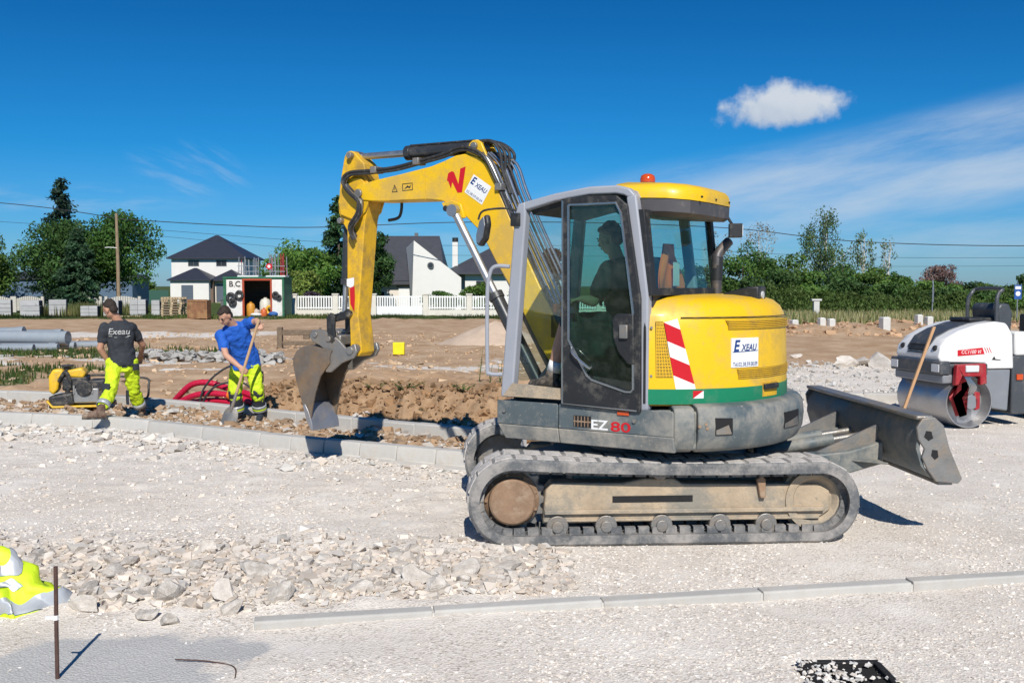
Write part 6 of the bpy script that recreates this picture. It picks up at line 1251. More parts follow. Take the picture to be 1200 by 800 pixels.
# blue-grey shed behind the left trees, and a green mesh fence
SD = thing('shed', 'blue-grey metal shed half hidden behind the left trees', 'shed'); wall_box(SD, -45, -33.5, 88, 92, 0, 2.6, pm('blue_sheet', (.10, .16, .24), .5, var=.1)); hip(SD, -45, -33.5, 88, 92, 2.6, 3.2, SLAT, 1.0, .2)
GF = thing('mesh_fence', 'dark green mesh fence between the pole and the white house', 'fence'); GFm = pm('green_mesh_panel', (.03, .10, .075), .6, var=.1)
for k in range(4): m_ = MB(); x = -40.7 + k * 2.0; m_.box(x + .03, x + 1.97, 95, 95.04, .15, 1.5); m_.build('panel', GFm, GF); m_ = MB(); m_.box(x - .04, x + .04, 94.95, 95.08, 0, 1.6); m_.build('post', GFm, GF)
# white picket fence with pillars and gate
PF = thing('picket_fence', 'long white picket fence on a low wall before the cream house', 'fence'); PIL = pm('pillar_render', (.70, .66, .58), .9, var=.06, dirt=((.45, .38, .30), .2, 3))
xs = [-13.75, -11.15, -8.75, -5.45, -2.7, .05, 2.8, 5.5, 8.2]; pk = MB()
for i, x in enumerate(xs):
    m_ = MB(); m_.box(x - .17, x + .17, 62.83, 63.17, 0, 1.34); m_.box(x - .21, x + .21, 62.79, 63.21, 1.34, 1.42); m_.build('pillar', PIL, PF)
    if i + 1 < len(xs) and i != 2:
        a, b = x + .17, xs[i + 1] - .17; m_ = MB(); m_.box(a, b, 62.9, 63.1, 0, .40); m_.build('low_wall', PIL, PF); m_ = MB(); m_.box(a, b, 62.97, 63.03, .48, .56); m_.build('rail', PVCW, PF); m_ = MB(); m_.box(a, b, 62.97, 63.03, 1.17, 1.25); m_.build('rail', PVCW, PF)
        n = int((b - a) / .155); m_ = MB()
        for k in range(n): q = a + (b - a) * (k + .5) / n; m_.box(q - .045, q + .045, 62.94, 62.965, .44, 1.28)
        tag(m_.build('pickets', PVCW, PF), kind='stuff')
GA = thing('driveway_gate', 'white sliding gate with solid lower panel in the picket fence', 'gate', (-7.1, 62.9, 0)); m_ = MB(); m_.box(-1.45, 1.45, 0, .06, .08, .62); m_.build('lower_panel', PVCW, GA); m_ = MB(); m_.box(-1.45, 1.45, 0, .06, 1.18, 1.27); m_.build('rail', PVCW, GA); m_ = MB()
for k in range(19): q = -1.38 + k * .153; m_.box(q - .045, q + .045, .005, .05, .62, 1.18)
tag(m_.build('pickets', PVCW, GA), kind='stuff')
# scalloped white fence on the left
FCR = pm('weathered_cream', (.52, .49, .43), .9, var=.08)
def scallop(x, y, w, label):
    t = thing('garden_fence', label, 'fence', (x, y, 0)); m_ = MB(); n = 14
    for k in range(n): a = -w / 2 + w * (k + .5) / n; h = .95 + .22 * cos((k + .5) / n * pi - pi / 2); m_.box(a - w / n * .40, a + w / n * .40, -.02, .02, .12, h)
    tag(m_.build('pickets', FCR, t), kind='stuff')
    for s in (-1, 1): m_ = MB(); m_.box(s * w / 2 - .10, s * w / 2 + .10, -.09, .09, 0, 1.15); m_.build('post', FCR, t)
    m_ = MB(); m_.box(-w / 2, w / 2, .02, .07, .3, .4); m_.build('rail', FCR, t)
scallop(-31.0, 72.0, 2.6, 'arched white garden fence panel left of the block stack near the pole'); scallop(-28.1, 72.0, 2.4, 'arched white garden fence panel beside the wooden pole'); scallop(-37.2, 72, 2.2, 'arched cream fence panel above the left concrete packs'); scallop(-34.9, 72, 2.0, 'narrow arched cream fence panel beside the shed')
# ------------------------------------------------------------------ site store: container, blocks, pallets
CT = thing('storage_container', 'open white and green storage container marked B.C with tools inside', 'container', (-15.3, 59, 0)); CW = pm('container_white', (.70, .69, .66), .7, var=.08, dirt=((.4, .33, .25), .25, 2)); CG = pm('container_green', (.01, .12, .055), .6, var=.1, dirt=((.2, .22, .16), .2, 2)); CR = pm('red_oxide', (.36, .055, .02), .6, var=.1); CD = pm('container_inside', (.10, .085, .07), .9, var=.2)
for nm, b, mt in (('left_panel', (-1.60, -.66, 0, .06, .12, 2.28), CW), ('right_panel', (1.10, 1.70, 0, .06, .12, 2.28), CW), ('right_side', (1.70, 1.76, 0, 2.3, .1, 2.32), CG), ('left_post', (-1.78, -1.60, -.03, .1, .05, 2.34), CG), ('right_post', (1.70, 1.82, -.03, .08, .05, 2.34), CG), ('back_wall', (-1.75, 1.75, 2.2, 2.3, .1, 2.3), CD), ('floor', (-1.75, 1.8, -.25, 2.3, .0, .10), CD), ('roof', (-1.8, 1.8, -.06, 2.35, 2.34, 2.44), CG), ('left_side', (-1.76, -1.70, .06, 2.3, .1, 2.34), CG), ('left_jamb', (-.66, -.54, -.04, .08, .1, 2.30), CR), ('right_jamb', (1.0, 1.10, -.04, .08, .1, 2.30), CR), ('lintel', (-.66, 1.10, -.045, .085, 2.22, 2.335), CR), ('shelf', (-.5, 1.0, 1.7, 2.15, 1.3, 1.36), CD)):
    m_ = MB(); m_.box(*b); m_.build(nm, mt, CT)
for body, x in (('B', -1.32), ('C', -.92)):
    tv, tf = text(body, .46, .004, .01); m_ = MB(); m_.add(tv, tf, frame((x, -.012, 2.0), (1, 0, 0), (0, 0, 1))); m_.build('lettering', BLK, CT, smooth=None)
m_ = MB(); m_.box(-1.14, -1.10, -.016, -.006, 1.84, 1.90); m_.build('full_stop', BLK, CT)
def torus(c, R, r, label, n=20):
    m_ = MB(); m_.tube([(c[0] + R * cos(2 * pi * k / n), c[1] + .02 * sin(k), c[2] + R * 1.15 * sin(2 * pi * k / n)) for k in range(n + 1)], r, 8); o = m_.build('hose_coil', HOSE); tag(o, label, 'hose coil')
torus((-16.62, 58.9, 1.22), .20, .09, 'upper left black hose coil hung on the container panel'); torus((-16.12, 58.9, 1.36), .19, .08, 'black hose coil nearest the red door jamb'); torus((-16.52, 58.9, .95), .17, .08, 'lower black hose coil hung under the others'); torus((-13.98, 58.9, 1.36), .13, .08, 'small black hose coil on the right container panel'); torus((-13.78, 58.9, 1.22), .11, .06, 'smallest black hose coil low on the right container panel')
BINS = [(-15.55, 59.3, .25, .9, (.55, .25, .03), 'orange gas bottle just inside the container'), (-14.75, 59.6, .34, 1.15, (.62, .60, .52), 'pale grey drum in the middle of the container'), (-14.72, 59.1, .20, .55, (.55, .12, .03), 'orange bucket at the front of the container'), (-15.25, 59.4, .22, .5, (.50, .42, .36), 'beige canister inside the container door'), (-14.98, 59.9, .2, .85, (.03, .08, .25), 'dark blue can behind the grey drum')]
for x, y, r, h, c, lb in BINS:
    m_ = MB(); m_.lathe([(r * .92, .10), (r, .14), (r, h * .8), (r * .75, h * .95), (r * .3, h), (r * .3, h + .06)], 14, T(x, y, 0)); o = m_.build('drum', pm('drum_%d' % int(x * -100), c, .5), fix=True); tag(o, lb, 'drum')
o = MB().tube([(-14.35 + .22 * cos(2 * pi * k / 20), 59.15, .48 + .22 * sin(2 * pi * k / 20)) for k in range(21)], .085, 8).build('cable_reel', pm('reel_yellow', (.7, .40, .03), .6)); tag(o, 'yellow cable reel standing inside the container', 'reel')
o = MB().ell((-14.15, 59.0, .24), (.30, .2, .15)).build('blue_sack', pm('sack_blue', (.02, .10, .32), .7), fix=True); tag(o, 'blue sack on the container floor', 'sack'); o = MB().ell((-15.15, 58.95, .2), (.34, .2, .12)).build('white_sack', pm('sack_white', (.7, .68, .64), .8), fix=True); tag(o, 'white sack on the container sill', 'sack')
def prop_rack(x0, x1, h, label, seed, sign):
    t = thing('prop_rack', label, 'rack', ((x0 + x1) / 2, 59.9, 2.44)); w = x1 - x0; r = random.Random(seed); GS = pm('galvanised', (.42, .43, .45), .4, .7, var=.15)
    m_ = MB(); m_.box(-w / 2, w / 2, -.5, .5, 0, .08); m_.build('tray', PVCW, t)
    for k in range(16):
        m_ = MB(); x = -w / 2 + w * (k + .5) / 16; y = r.uniform(-.45, .45); hh = h * r.uniform(.65, 1.0); m_.tube([(x, y, .05), (x + r.uniform(-.06, .06), y, hh)], .026, 6); m_.build('prop', GS if r.random() < .75 else RR, t)
    for z in (.3, .62): m_ = MB(); m_.box(-w / 2, w / 2, -.52, -.49, z, z + .04); m_.build('bar', GS, t)
    if sign:
        m_ = MB(); m_.cyl((-w * .32, -.56, .62), (-w * .32, -.54, .62), .18, 18); m_.build('red_disc', REDF, t); m_ = MB(); m_.cyl((-w * .32, -.575, .62), (-w * .32, -.56, .62), .09, 16); m_.build('white_disc', WHITE, t)
prop_rack(-16.35, -15.10, 1.25, 'rack of galvanised props standing on the left of the container roof', 1, False); prop_rack(-14.65, -13.50, 1.5, 'taller rack of props with red and white disc on the container roof', 2, True)
BLK1 = pm('concrete_block', (.42, .42, .42), .9, var=.1, scale=4, rnd=.08); BLKD = pm('block_core_dark', (.06, .062, .07), .9)
def pack(x, y, w, h, d, rows, cols, label, rz=0):
    t = thing('block_pack', label, 'block pack', (x, y, 0), rz)
    for j in range(rows):
        for i in range(cols):
            m_ = MB(); m_.box(-w / 2 + w * i / cols + .008, -w / 2 + w * (i + 1) / cols - .008, -d / 2, d / 2, .05 + h * j / rows + .01, .05 + h * (j + 1) / rows - .008); m_.build('block', BLK1, t)
    m_ = MB(); m_.box(w / 2 - .012, w / 2 + .01, -d / 2 + .04, d / 2 - .04, .08, h); m_.build('hollow_end', BLKD, t); m_ = MB(); m_.box(-w / 2, w / 2, -d / 2, d / 2, 0, .05); m_.build('pallet_base', OW, t)
pack(-31.8, 62, 1.2, 1.0, 1.3, 4, 1, 'grey block pack cut by the left border beside the pipes', R_(22)); pack(-30.2, 62.6, 1.1, .95, 1.2, 3, 1, 'block pack with dark notch on top beside the arched fence', R_(15)); pack(-29.7, 61.6, 1.0, .62, 1.0, 2, 1, 'low block pack in front of the taller packs', R_(18)); pack(-28.6, 62.8, 1.0, 1.0, 1.2, 3, 1, 'tall block pack next to the long grass', R_(20))
pack(-26.2, 62, 1.0, .62, 1.0, 3, 2, 'low uneven pack of small hollow blocks by the black-shirted person', R_(8)); pack(-25.0, 62.4, .9, .95, 1.0, 4, 2, 'tall pack of hollow blocks behind the black-shirted person', R_(8)); pack(-23.6, 63.0, .95, 1.0, 1.2, 3, 2, 'neat three-course block pack right of the person in black', R_(14)); pack(-22.7, 63.6, .5, .95, 1.2, 3, 1, 'narrow block pack at the end of the row near the pallets', R_(14))
PWD = pm('pallet_wood', (.46, .35, .22), .8, var=.2, scale=6, rnd=.15); me = None
for k in range(8):
    if me is None:
        m_ = MB()
        for q in range(5): m_.box(-.62, .62, -.5 + q * .225, -.5 + q * .225 + .10, .115, .135)
        for q in (-.5, -.05, .4):
            m_.box(-.62, .62, q, q + .1, .0, .02)
            for x in (-.62, -.07, .48): m_.box(x, x + .14, q, q + .1, .02, .115)
        me = m_.mesh('pallet'); me.materials.append(PWD)
    o = inst('pallet', me, None, (-20.7 + .05 * sin(k * 3.1), 61, .02 + k * .152), (0, 0, .08 * sin(k * 5.3))); tag(o, ('bottom pallet of the wooden pallet stack' if k == 0 else 'topmost pallet of the wooden pallet stack' if k == 7 else 'middle pallet inside the wooden pallet stack'), 'pallet', 'stacked wooden pallets' if 0 < k < 7 else None)
RB = thing('rusty_box', 'rusty brown steel box beside the container', 'box', (-17.95, 57.2, 0)); RBm = pm('rusty_sheet', (.20, .095, .045), .8, var=.35, scale=3, dirt=((.35, .22, .10), .4, 2)); m_ = MB(); m_.box(-.55, .55, -.4, .4, .04, 1.10); m_.build('body', RBm, RB, bevel=.01)
for b in ((-.57, .57, -.43, -.40, 1.02, 1.13), (-.57, -.49, -.43, -.40, .02, 1.02), (.49, .57, -.43, -.40, .02, 1.02)): m_ = MB(); m_.box(*b); m_.build('rim', RBm, RB)
o = MB().box(-24.5, -22.4, 60.2, 60.5, .03, .10).build('timber', PWD); tag(o, 'pale timber lying on the ground beside the block packs', 'timber'); o = MB().box(-13.0, -10.9, 60.6, 60.8, .03, .12).build('timber', PWD); tag(o, 'pale timber lying in front of the picket fence', 'timber')
BN = thing('grey_bin', 'small grey bin between the white house and the rusty box', 'bin', (-21.0, 66, 0)); m_ = MB(); m_.box(1.7, 2.2, 0, .5, 0, .95); m_.build('body', FRM, BN, bevel=.04); m_ = MB(); m_.box(1.66, 2.24, -.04, .54, .95, 1.02); m_.build('lid', FRM, BN, bevel=.02)
# pole, wires, signs, posts
PO = thing('utility_pole', 'tall wooden utility pole in front of the left trees', 'pole', (-29.2, 74, 0)); m_ = MB(); m_.tube([(0, 0, -.2), (0, 0, 3.5), (-.04, 0, 7.25)], [.15, .13, .10], 12); m_.build('post', pm('pole_wood', (.28, .205, .13), .9, var=.2, scale=3), PO); m_ = MB(); m_.tube([(0, -.1, 4.7), (-.6, -.1, 4.75), (-.9, -.1, 4.72)], .03, 6); m_.build('bracket', PVCW, PO)
for i, (pts, r, lb) in enumerate((([(-29.2, 74, 6.85), (-22, 74.5, 6.45), (-15, 75, 6.28), (-4.5, 75, 6.65), (6, 75, 6.62), (16.6, 75, 6.2), (25.6, 75, 5.25), (38, 75, 4.9), (52, 75, 5.2)], .030, 'thick overhead wire running from the pole across to the right'), ([(-60, 76, 9.6), (-38.3, 75, 8.1), (-29.2, 74, 6.9)], .028, 'overhead wire rising from the pole past the tall spruce'), ([(-60, 82, 8.4), (-38, 82, 6.9), (-29.2, 76, 6.3), (-12, 84, 5.4), (10, 84, 5.2), (30, 84, 4.3), (60, 84, 4.4)], .014, 'thin upper telephone wire above the houses'), ([(-29.2, 76, 5.9), (-12, 86, 4.7), (10, 86, 4.4), (30, 86, 3.6), (60, 86, 3.8)], .012, 'thin lower telephone wire above the houses'))):
    o = MB().tube(smoothpath(pts, 8), r, 6).build('overhead_wire', HOSE); tag(o, lb, 'wire')
GPo = pm('pale_concrete_post', (.58, .57, .54), .9, var=.06)
t = thing('marker_post', 'pale concrete post with cap standing in the grass before the hedge', 'post', (17.4, 57, 0)); m_ = MB(); m_.box(-.16, .16, -.12, .12, 0, 1.05); m_.build('shaft', GPo, t, bevel=.01); m_ = MB(); m_.box(-.28, .28, -.16, .16, 1.05, 1.16); m_.build('cap', GPo, t, bevel=.01)
def wblock(x, y, w, h, n, label):
    t = thing('white_block', label, 'block', (x, y, gz(x, y) - .06), R_(14)); m_ = MB(); m_.box(-w / 2, w / 2, -w / 2, w / 2, 0, h); m_.build('body', GPo, t, bevel=.015); m_ = MB(); m_.box(-w / 2 + .04, w / 2 - .04, -w / 2 + .04, w / 2 - .04, h, h + .02); m_.build('lid', PVCW, t)
wblock(11.9, 42, .28, .36, 1, 'squat pale block on the spoil ridge nearest the excavator hood'); wblock(12.5, 40.2, .25, .32, 1, 'left half of the low pair of pale blocks on the ridge'); wblock(12.85, 40.1, .26, .35, 1, 'right half of the low pair of pale blocks on the ridge'); wblock(14.9, 39.8, .33, .54, 1, 'tallest pale block on the spoil ridge'); wblock(16.75, 41, .25, .42, 1, 'narrow pale block beside the leaning stake'); wblock(17.2, 41.1, .27, .40, 1, 'pale block next to the narrow one by the roller')
t = thing('road_sign', 'grey sign on a thin post in the dry grass seen from behind', 'sign', (23.2, 55, 0), R_(62)); m_ = MB(); m_.cyl((0, 0, 0), (0, 0, 2.25), .03, 8); m_.build('post', pm('galvanised', (.42, .43, .45), .4, .7), t); m_ = MB(); m_.prism([(-.35, 1.0), (.35, 1.0), (.35, 1.7), (0, 2.15), (-.35, 1.7)], -.045, -.03); m_.build('plate', pm('sign_back', (.33, .36, .40), .5, .3), t)
t = thing('parking_sign', 'blue and white square sign on a post behind the roller', 'sign', (25.0, 49.3, 0)); m_ = MB(); m_.cyl((0, 0, 0), (0, 0, 2.0), .03, 8); m_.build('post', MATS['galvanised'], t); m_ = MB(); m_.box(-.18, .18, -.045, -.03, 1.25, 1.95); p_ = m_.build('plate', pm('sign_blue', (.03, .10, .35), .4), t); m_ = MB(); m_.cyl((0, -.052, 1.52), (0, -.045, 1.52), .12, 16); m_.build('white_disc', WHITE, p_); m_ = MB(); m_.box(-.14, .14, -.05, -.045, 1.74, 1.88); m_.build('white_field', WHITE, p_)
# smooth gravel heap behind the cab
m_ = MB(); rings = []
for j in range(10): q = j / 9; rings.append([((1.9 * (1 - q) + .03) * cos(a) * (1 + .07 * sin(3 * a)) - .55, 33 + (1.5 * (1 - q) + .03) * sin(a), -.05 + .78 * (q ** .9) + .02 * sin(5 * a + j)) for a in [2 * pi * k / 36 for k in range(36)]])
m_.loft(rings); o = m_.build('gravel_heap', pm('heap_sand', (.52, .40, .30), .95, var=.12, scale=4, bump=.5, bscale=30), fix=True, smooth=60); tag(o, 'smooth pinkish heap of fine gravel behind the cab', kind='structure')

# ================================================================== VEGETATION
def leafmat(name, trans=.38):
    m = bpy.data.materials.new(name); m.use_nodes = True; nt = m.node_tree; n = nt.nodes; l = nt.links; b = n['Principled BSDF']; b.inputs['Roughness'].default_value = .6; b.inputs['Specular IOR Level'].default_value = .25
    a = n.new('ShaderNodeAttribute'); a.attribute_name = 'tone'; l.new(a.outputs['Color'], b.inputs['Base Color']); t = n.new('ShaderNodeBsdfTranslucent'); l.new(a.outputs['Color'], t.inputs['Color']); mx = n.new('ShaderNodeMixShader'); mx.inputs[0].default_value = trans; l.new(b.outputs[0], mx.inputs[1]); l.new(t.outputs[0], mx.inputs[2]); l.new(mx.outputs[0], n['Material Output'].inputs[0]); return m
LEAF = leafmat('foliage'); BARK = pm('bark', (.11, .085, .065), .95, var=.3, scale=8); BIRCH = pm('birch_bark', (.55, .53, .50), .85, var=.25, scale=6)
def leaves(name, C, N_, U, S, tones, parent, asp=.5):
    """rhombic leaf tufts: centres C, normals N_, long axis U, size S"""
    U = U - N_ * (U * N_).sum(1, keepdims=True); U /= np.linalg.norm(U, axis=1, keepdims=True) + 1e-9; W = np.cross(N_, U); S = S[:, None]
    V = np.stack([C - U * S * .5, C + W * S * asp * .5, C + U * S * .5, C - W * S * asp * .5], 1).reshape(-1, 3); n = len(C); me = bpy.data.meshes.new(name)
    me.vertices.add(n * 4); me.vertices.foreach_set('co', V.astype(np.float32).ravel()); me.loops.add(n * 4); me.loops.foreach_set('vertex_index', np.arange(n * 4)); me.polygons.add(n); me.polygons.foreach_set('loop_start', np.arange(0, n * 4, 4)); me.polygons.foreach_set('loop_total', np.full(n, 4)); me.update(calc_edges=True)
    at = me.attributes.new('tone', 'FLOAT_COLOR', 'POINT'); at.data.foreach_set('color', np.concatenate([np.repeat(tones, 4, 0), np.ones((n * 4, 1))], 1).astype(np.float32).ravel()); return mk(name, me, LEAF, parent, smooth=None)
def rv(r, n): v = r.normal(0, 1, (n, 3)); return v / (np.linalg.norm(v, axis=1, keepdims=True) + 1e-9)
def tones_(r, n, col, sp=.3): return np.clip(np.array(col)[None] * r.uniform(1 - sp, 1 + sp, (n, 1)) * (1 + r.uniform(-.12, .12, (n, 3)) * np.array([1.3, .4, .6])), .004, .6)
def broad(name, label, cat, x, y, h, rx, seed, col=(.042, .082, .018), nclump=26, nleaf=5200, base=.12, leaf=.30, trunk_h=None, group=None, bark=BARK, top=.72, droop=0., ry=None, fill=.55, tr_r=.16, cs=1.):
    r = np.random.RandomState(seed); t = thing(name, label, cat, (x, y, 0), 0, group); ry = ry or rx * .85; cz = h * (base + (1 - base) * .5); rz = h * (1 - base) * .5; cl = []; nclump = int(nclump * 1.4); nleaf = int(nleaf * 1.6); leaf *= .92; col = tuple(q * 2.2 for q in col)
    while len(cl) < nclump:
        p = r.uniform(-1, 1, 3); d = np.linalg.norm(p)
        if d > 1 or d < .25: continue
        k = (p[2] + 1) / 2; w = 1 - (1 - top) * abs(k - .4) * 1.4; rad = r.uniform(.30, .46) * cs; cl.append((p[0] * rx * w * .80, p[1] * ry * w * .80, cz + p[2] * rz * .82, rad * rx * r.uniform(.8, 1.1), rad * rz * r.uniform(.45, .75), r.uniform(.72, 1.25)))
    cl = np.array(cl); wgt = cl[:, 3] ** 2; ix = r.choice(len(cl), nleaf, p=wgt / wgt.sum()); q = rv(r, nleaf); rr = r.uniform(fill, 1.06, (nleaf, 1)); C = cl[ix][:, :3] + q * rr * cl[ix][:, [3, 3, 4]]
    C[:, 2] -= droop * r.rand(nleaf) * rz * .35; C[:, 2] = np.maximum(C[:, 2], .06); N_ = q * .7 + rv(r, nleaf) * .8; N_ /= np.linalg.norm(N_, axis=1, keepdims=True); U = rv(r, nleaf); U[:, 2] -= droop * 2.
    tn = tones_(r, nleaf, col) * cl[ix][:, 5:6]; cr = leaves('crown', C, N_, U, r.uniform(.55, 1.3, nleaf) * leaf, np.clip(tn, .004, .6), t); tag(cr, kind='stuff')
    th = h * .85; m_ = MB(); lean = r.uniform(-.25, .25); m_.tube([(0, 0, -.1), (lean * .3, 0, th * .3), (lean * .7, .05, th * .65), (lean, 0, th)], [tr_r, tr_r * .8, tr_r * .5, tr_r * .15], 8)
    m_.build('trunk', bark, t); lb = MB()
    for k in range(min(10, nclump)):
        c = cl[k]; z0 = max(.2, c[2] * .62); lb.tube([(lean * z0 / th, 0, z0), (c[0] * .5, c[1] * .5, (z0 + c[2]) / 2), (c[0], c[1], c[2])], [tr_r * .35, tr_r * .22, tr_r * .06], 5)
    tag(lb.build('limbs', bark, t), kind='stuff'); return t
def conifer(name, label, x, y, h, rx, seed, col=(.022, .048, .022), n=6500, leaf=.36, group=None, base=.04, sparse=1.):
    col = tuple(q * 2.1 for q in col); n = int(n * 1.3)
    r = np.random.RandomState(seed); t = thing(name, label, 'tree', (x, y, 0), 0, group); nb = int(130 * sparse); C = []; U = []; K = []
    for b in range(nb):
        k = base + (1 - base) * ((b + r.rand()) / nb); a = r.uniform(0, 2 * pi); L = rx * (1 - k) ** .85 * r.uniform(.72, 1.10) + .12; m = max(6, int(n / nb * (1.5 - k))); s = r.uniform(.12, 1, m) ** .8
        px = np.cos(a) * L * s; py = np.sin(a) * L * s; pz = h * k - L * .30 * s + L * .10 * s ** 3; j = r.normal(0, .06 * rx, (m, 3)); j[:, 2] *= .7; C.append(np.stack([px, py, pz], 1) + j); u = np.stack([np.full(m, np.cos(a)), np.full(m, np.sin(a)), np.full(m, -.45)], 1) + r.normal(0, .5, (m, 3)); U.append(u); K.append(np.full(m, r.uniform(.7, 1.3)))
    C = np.concatenate(C); U = np.concatenate(U); K = np.concatenate(K)[:, None]; C[:, 2] = np.maximum(C[:, 2], .05); m = len(C); N_ = rv(r, m) * .8 + np.array([0, 0, .6]); N_ /= np.linalg.norm(N_, axis=1, keepdims=True)
    tag(leaves('crown', C, N_, U, r.uniform(.6, 1.3, m) * leaf, np.clip(tones_(r, m, col, .35) * K, .004, .6), t, .42), kind='stuff'); m_ = MB(); m_.tube([(0, 0, -.1), (0, 0, h * .5), (0, 0, h)], [.17, .10, .02], 8); m_.build('trunk', BARK, t); return t
# left group
broad('tree', 'big rounded dark green tree left of the spruce', 'tree', -34.3, 76, 7.4, 4.2, 1, (.036, .075, .020), 30, 8000, .10, droop=.3); broad('tree', 'tall rounded tree right behind the wooden pole', 'tree', -30.4, 77, 8.5, 3.4, 2, (.038, .082, .018), 32, 8000, .14, droop=.3); broad('tree', 'small bushy tree squeezed between the two large left trees', 'tree', -32.4, 78, 7.6, 2.9, 3, (.032, .068, .018), 22, 5000, .12)
broad('tree', 'pale-leaved tree cut by the left border', 'tree', -39.4, 74, 6.7, 2.5, 4, (.055, .095, .022), 24, 5500, .04); broad('tree', 'dark tree behind the left packs of blocks', 'tree', -43.5, 82, 6.2, 3, 44, (.03, .06, .018), 22, 5000, .04)
conifer('spruce_tree', 'dense blue-green spruce in front of the left trees', -31.5, 72.5, 6.0, 2.2, 5, (.030, .060, .030), 8000); conifer('spruce_tree', 'tall dark spruce whose thin top rises above the left trees', -38.8, 86, 11.0, 3.4, 6, (.016, .032, .022), 5200, .40, sparse=.62)
for k in range(5): broad('bush', 'round green bush of the row behind the green mesh fence', 'bush', -51.0 + k * 2.1 + (k % 2) * .4, 112 + k, 3.6 - .4 * (k % 3), 1.7, 50 + k, (.055, .095, .020), 12, 1500, .0, .34, group='bushes behind the green fence')
# centre group
broad('tree', 'leafy light green tree behind the container and the arm', 'tree', -15.2, 73, 5.7, 3.1, 7, (.055, .105, .020), 24, 5500, .06); conifer('conifer_tree', 'tall dark conifer beside the excavator arm', -13.0, 75, 8.4, 2.7, 8, (.026, .056, .022), 8500, .34, base=.02); broad('tree', 'dense dark bush tree right of the excavator arm', 'tree', -10.6, 76, 6.2, 1.75, 9, (.026, .055, .016), 20, 4800, .10); broad('bush', 'yellowish bush in front of the light green tree', 'bush', -13.9, 66.5, 3.2, 1.35, 10, (.10, .135, .030), 16, 3000, .0, .24)
broad('bush', 'dark purple-leaved shrub behind the picket fence pillar', 'bush', -13.2, 65, 1.75, .8, 11, (.035, .025, .035), 9, 900, .0, .2); broad('hedge', 'clipped low green hedge before the white gable', 'hedge', -4.6, 65.5, 1.75, 1.6, 12, (.040, .080, .018), 16, 2600, .0, .18, ry=.5); broad('bush', 'taller bright green bush beside the clipped hedge', 'bush', -2.1, 66, 2.2, 1.5, 13, (.065, .115, .022), 16, 2600, .0, .2); broad('bush', 'bush behind the fence hidden by the cab', 'bush', 1.4, 66, 2.6, 1.7, 14, (.045, .085, .02), 14, 2000, .0, .22); broad('bush', 'reddish shrub by the cream house wall', 'bush', -9.9, 68, 1.8, .9, 15, (.11, .085, .04), 10, 1200, .0, .2)
broad('tree', 'purple-leaved tree seen through the open cab', 'tree', 2.6, 72, 5.0, 1.3, 16, (.035, .018, .026), 18, 3000, .2)
# right thicket
TH = [(15.2, 66, 4.3, 2.0), (16.6, 68, 4.9, 1.9), (18.4, 67, 4.2, 2.0), (17.3, 63.5, 3.1, 1.7), (20.3, 66, 3.5, 1.9), (22.3, 67, 4.0, 2.0), (24.0, 66, 3.4, 1.8), (21.2, 63, 2.6, 1.8), (25.6, 66, 2.7, 1.7), (23.6, 62.5, 2.3, 1.9), (27.4, 66, 2.4, 1.9), (26.2, 62, 2.1, 1.8), (29.2, 65, 2.1, 1.8), (28.8, 61.5, 1.9, 1.7), (31.0, 64, 2.3, 1.9), (32.6, 63, 2.0, 1.9), (34.5, 64, 2.3, 2.0), (36.5, 63, 2.2, 2.0), (38.5, 64, 2.6, 2.2), (13.6, 67, 3.9, 1.8), (31.5, 60.5, 1.6, 1.6), (34.0, 60, 1.7, 1.7), (19.0, 62.2, 2.2, 1.6), (15.4, 63, 2.5, 1.6), (11.8, 68, 3.6, 1.9), (9.6, 69, 3.4, 1.9), (7.4, 70, 3.2, 1.9)]
for i, (x, y, h, w) in enumerate(TH): broad('shrub', 'overgrown green shrub in the thicket behind the dry grass', 'shrub', x, y, h, w, 100 + i, [(.048, .090, .020), (.040, .078, .020), (.058, .100, .022), (.036, .068, .020)][i % 4], 14, 2300, .0, .26, group='shrubs of the right thicket', tr_r=.07)
broad('birch_tree', 'tall airy birch rising above the thicket', 'tree', 22.0, 70, 8.1, 2.7, 60, (.05, .078, .026), 46, 4600, .14, .18, cs=.55, bark=BIRCH, droop=.9, fill=.3, tr_r=.11, top=.5); broad('birch_tree', 'thin half-bare birch right of the tall one', 'tree', 25.0, 71, 6.6, 1.0, 61, (.07, .095, .04), 12, 420, .40, .22, bark=BIRCH, droop=.8, fill=.3, tr_r=.09); broad('birch_tree', 'bare pale birch trunk at the end of the thicket', 'tree', 26.1, 69.5, 5.8, .6, 62, (.08, .10, .05), 10, 160, .45, .2, bark=BIRCH, droop=.6, fill=.3, tr_r=.09); broad('birch_tree', 'sparse grey-twigged tree next to the exhaust pipe', 'tree', 17.9, 72, 6.9, 1.5, 63, (.13, .12, .09), 18, 500, .45, .16, bark=BIRCH, droop=.2, fill=.3, tr_r=.07); broad('birch_tree', 'bare-topped tree close behind the exhaust pipe', 'tree', 15.2, 73, 6.3, 1.3, 64, (.12, .12, .08), 14, 420, .45, .16, bark=BIRCH, fill=.3, tr_r=.07)
broad('bush', 'small bright bush on the skyline of the thicket', 'bush', 28.6, 74, 3.3, 1.3, 65, (.045, .10, .022), 12, 1500, .0, .22); broad('bush', 'brownish flowering tree behind the grey sign', 'bush', 32.8, 76, 3.7, 2.0, 66, (.13, .085, .075), 16, 1700, .25, .22, fill=.4)
for i, (x, y, h, w) in enumerate(((42, 82, 3.1, 2.4), (46, 84, 3.2, 2.6), (38.5, 84, 2.3, 2.2), (50, 80, 3.0, 2.6), (54, 82, 3.4, 2.8))): broad('tree', 'far dark tree on the skyline behind the roller', 'tree', x, y, h, w, 70 + i, (.028, .055, .018), 14, 1800, .0, .3, group='far trees behind the roller')
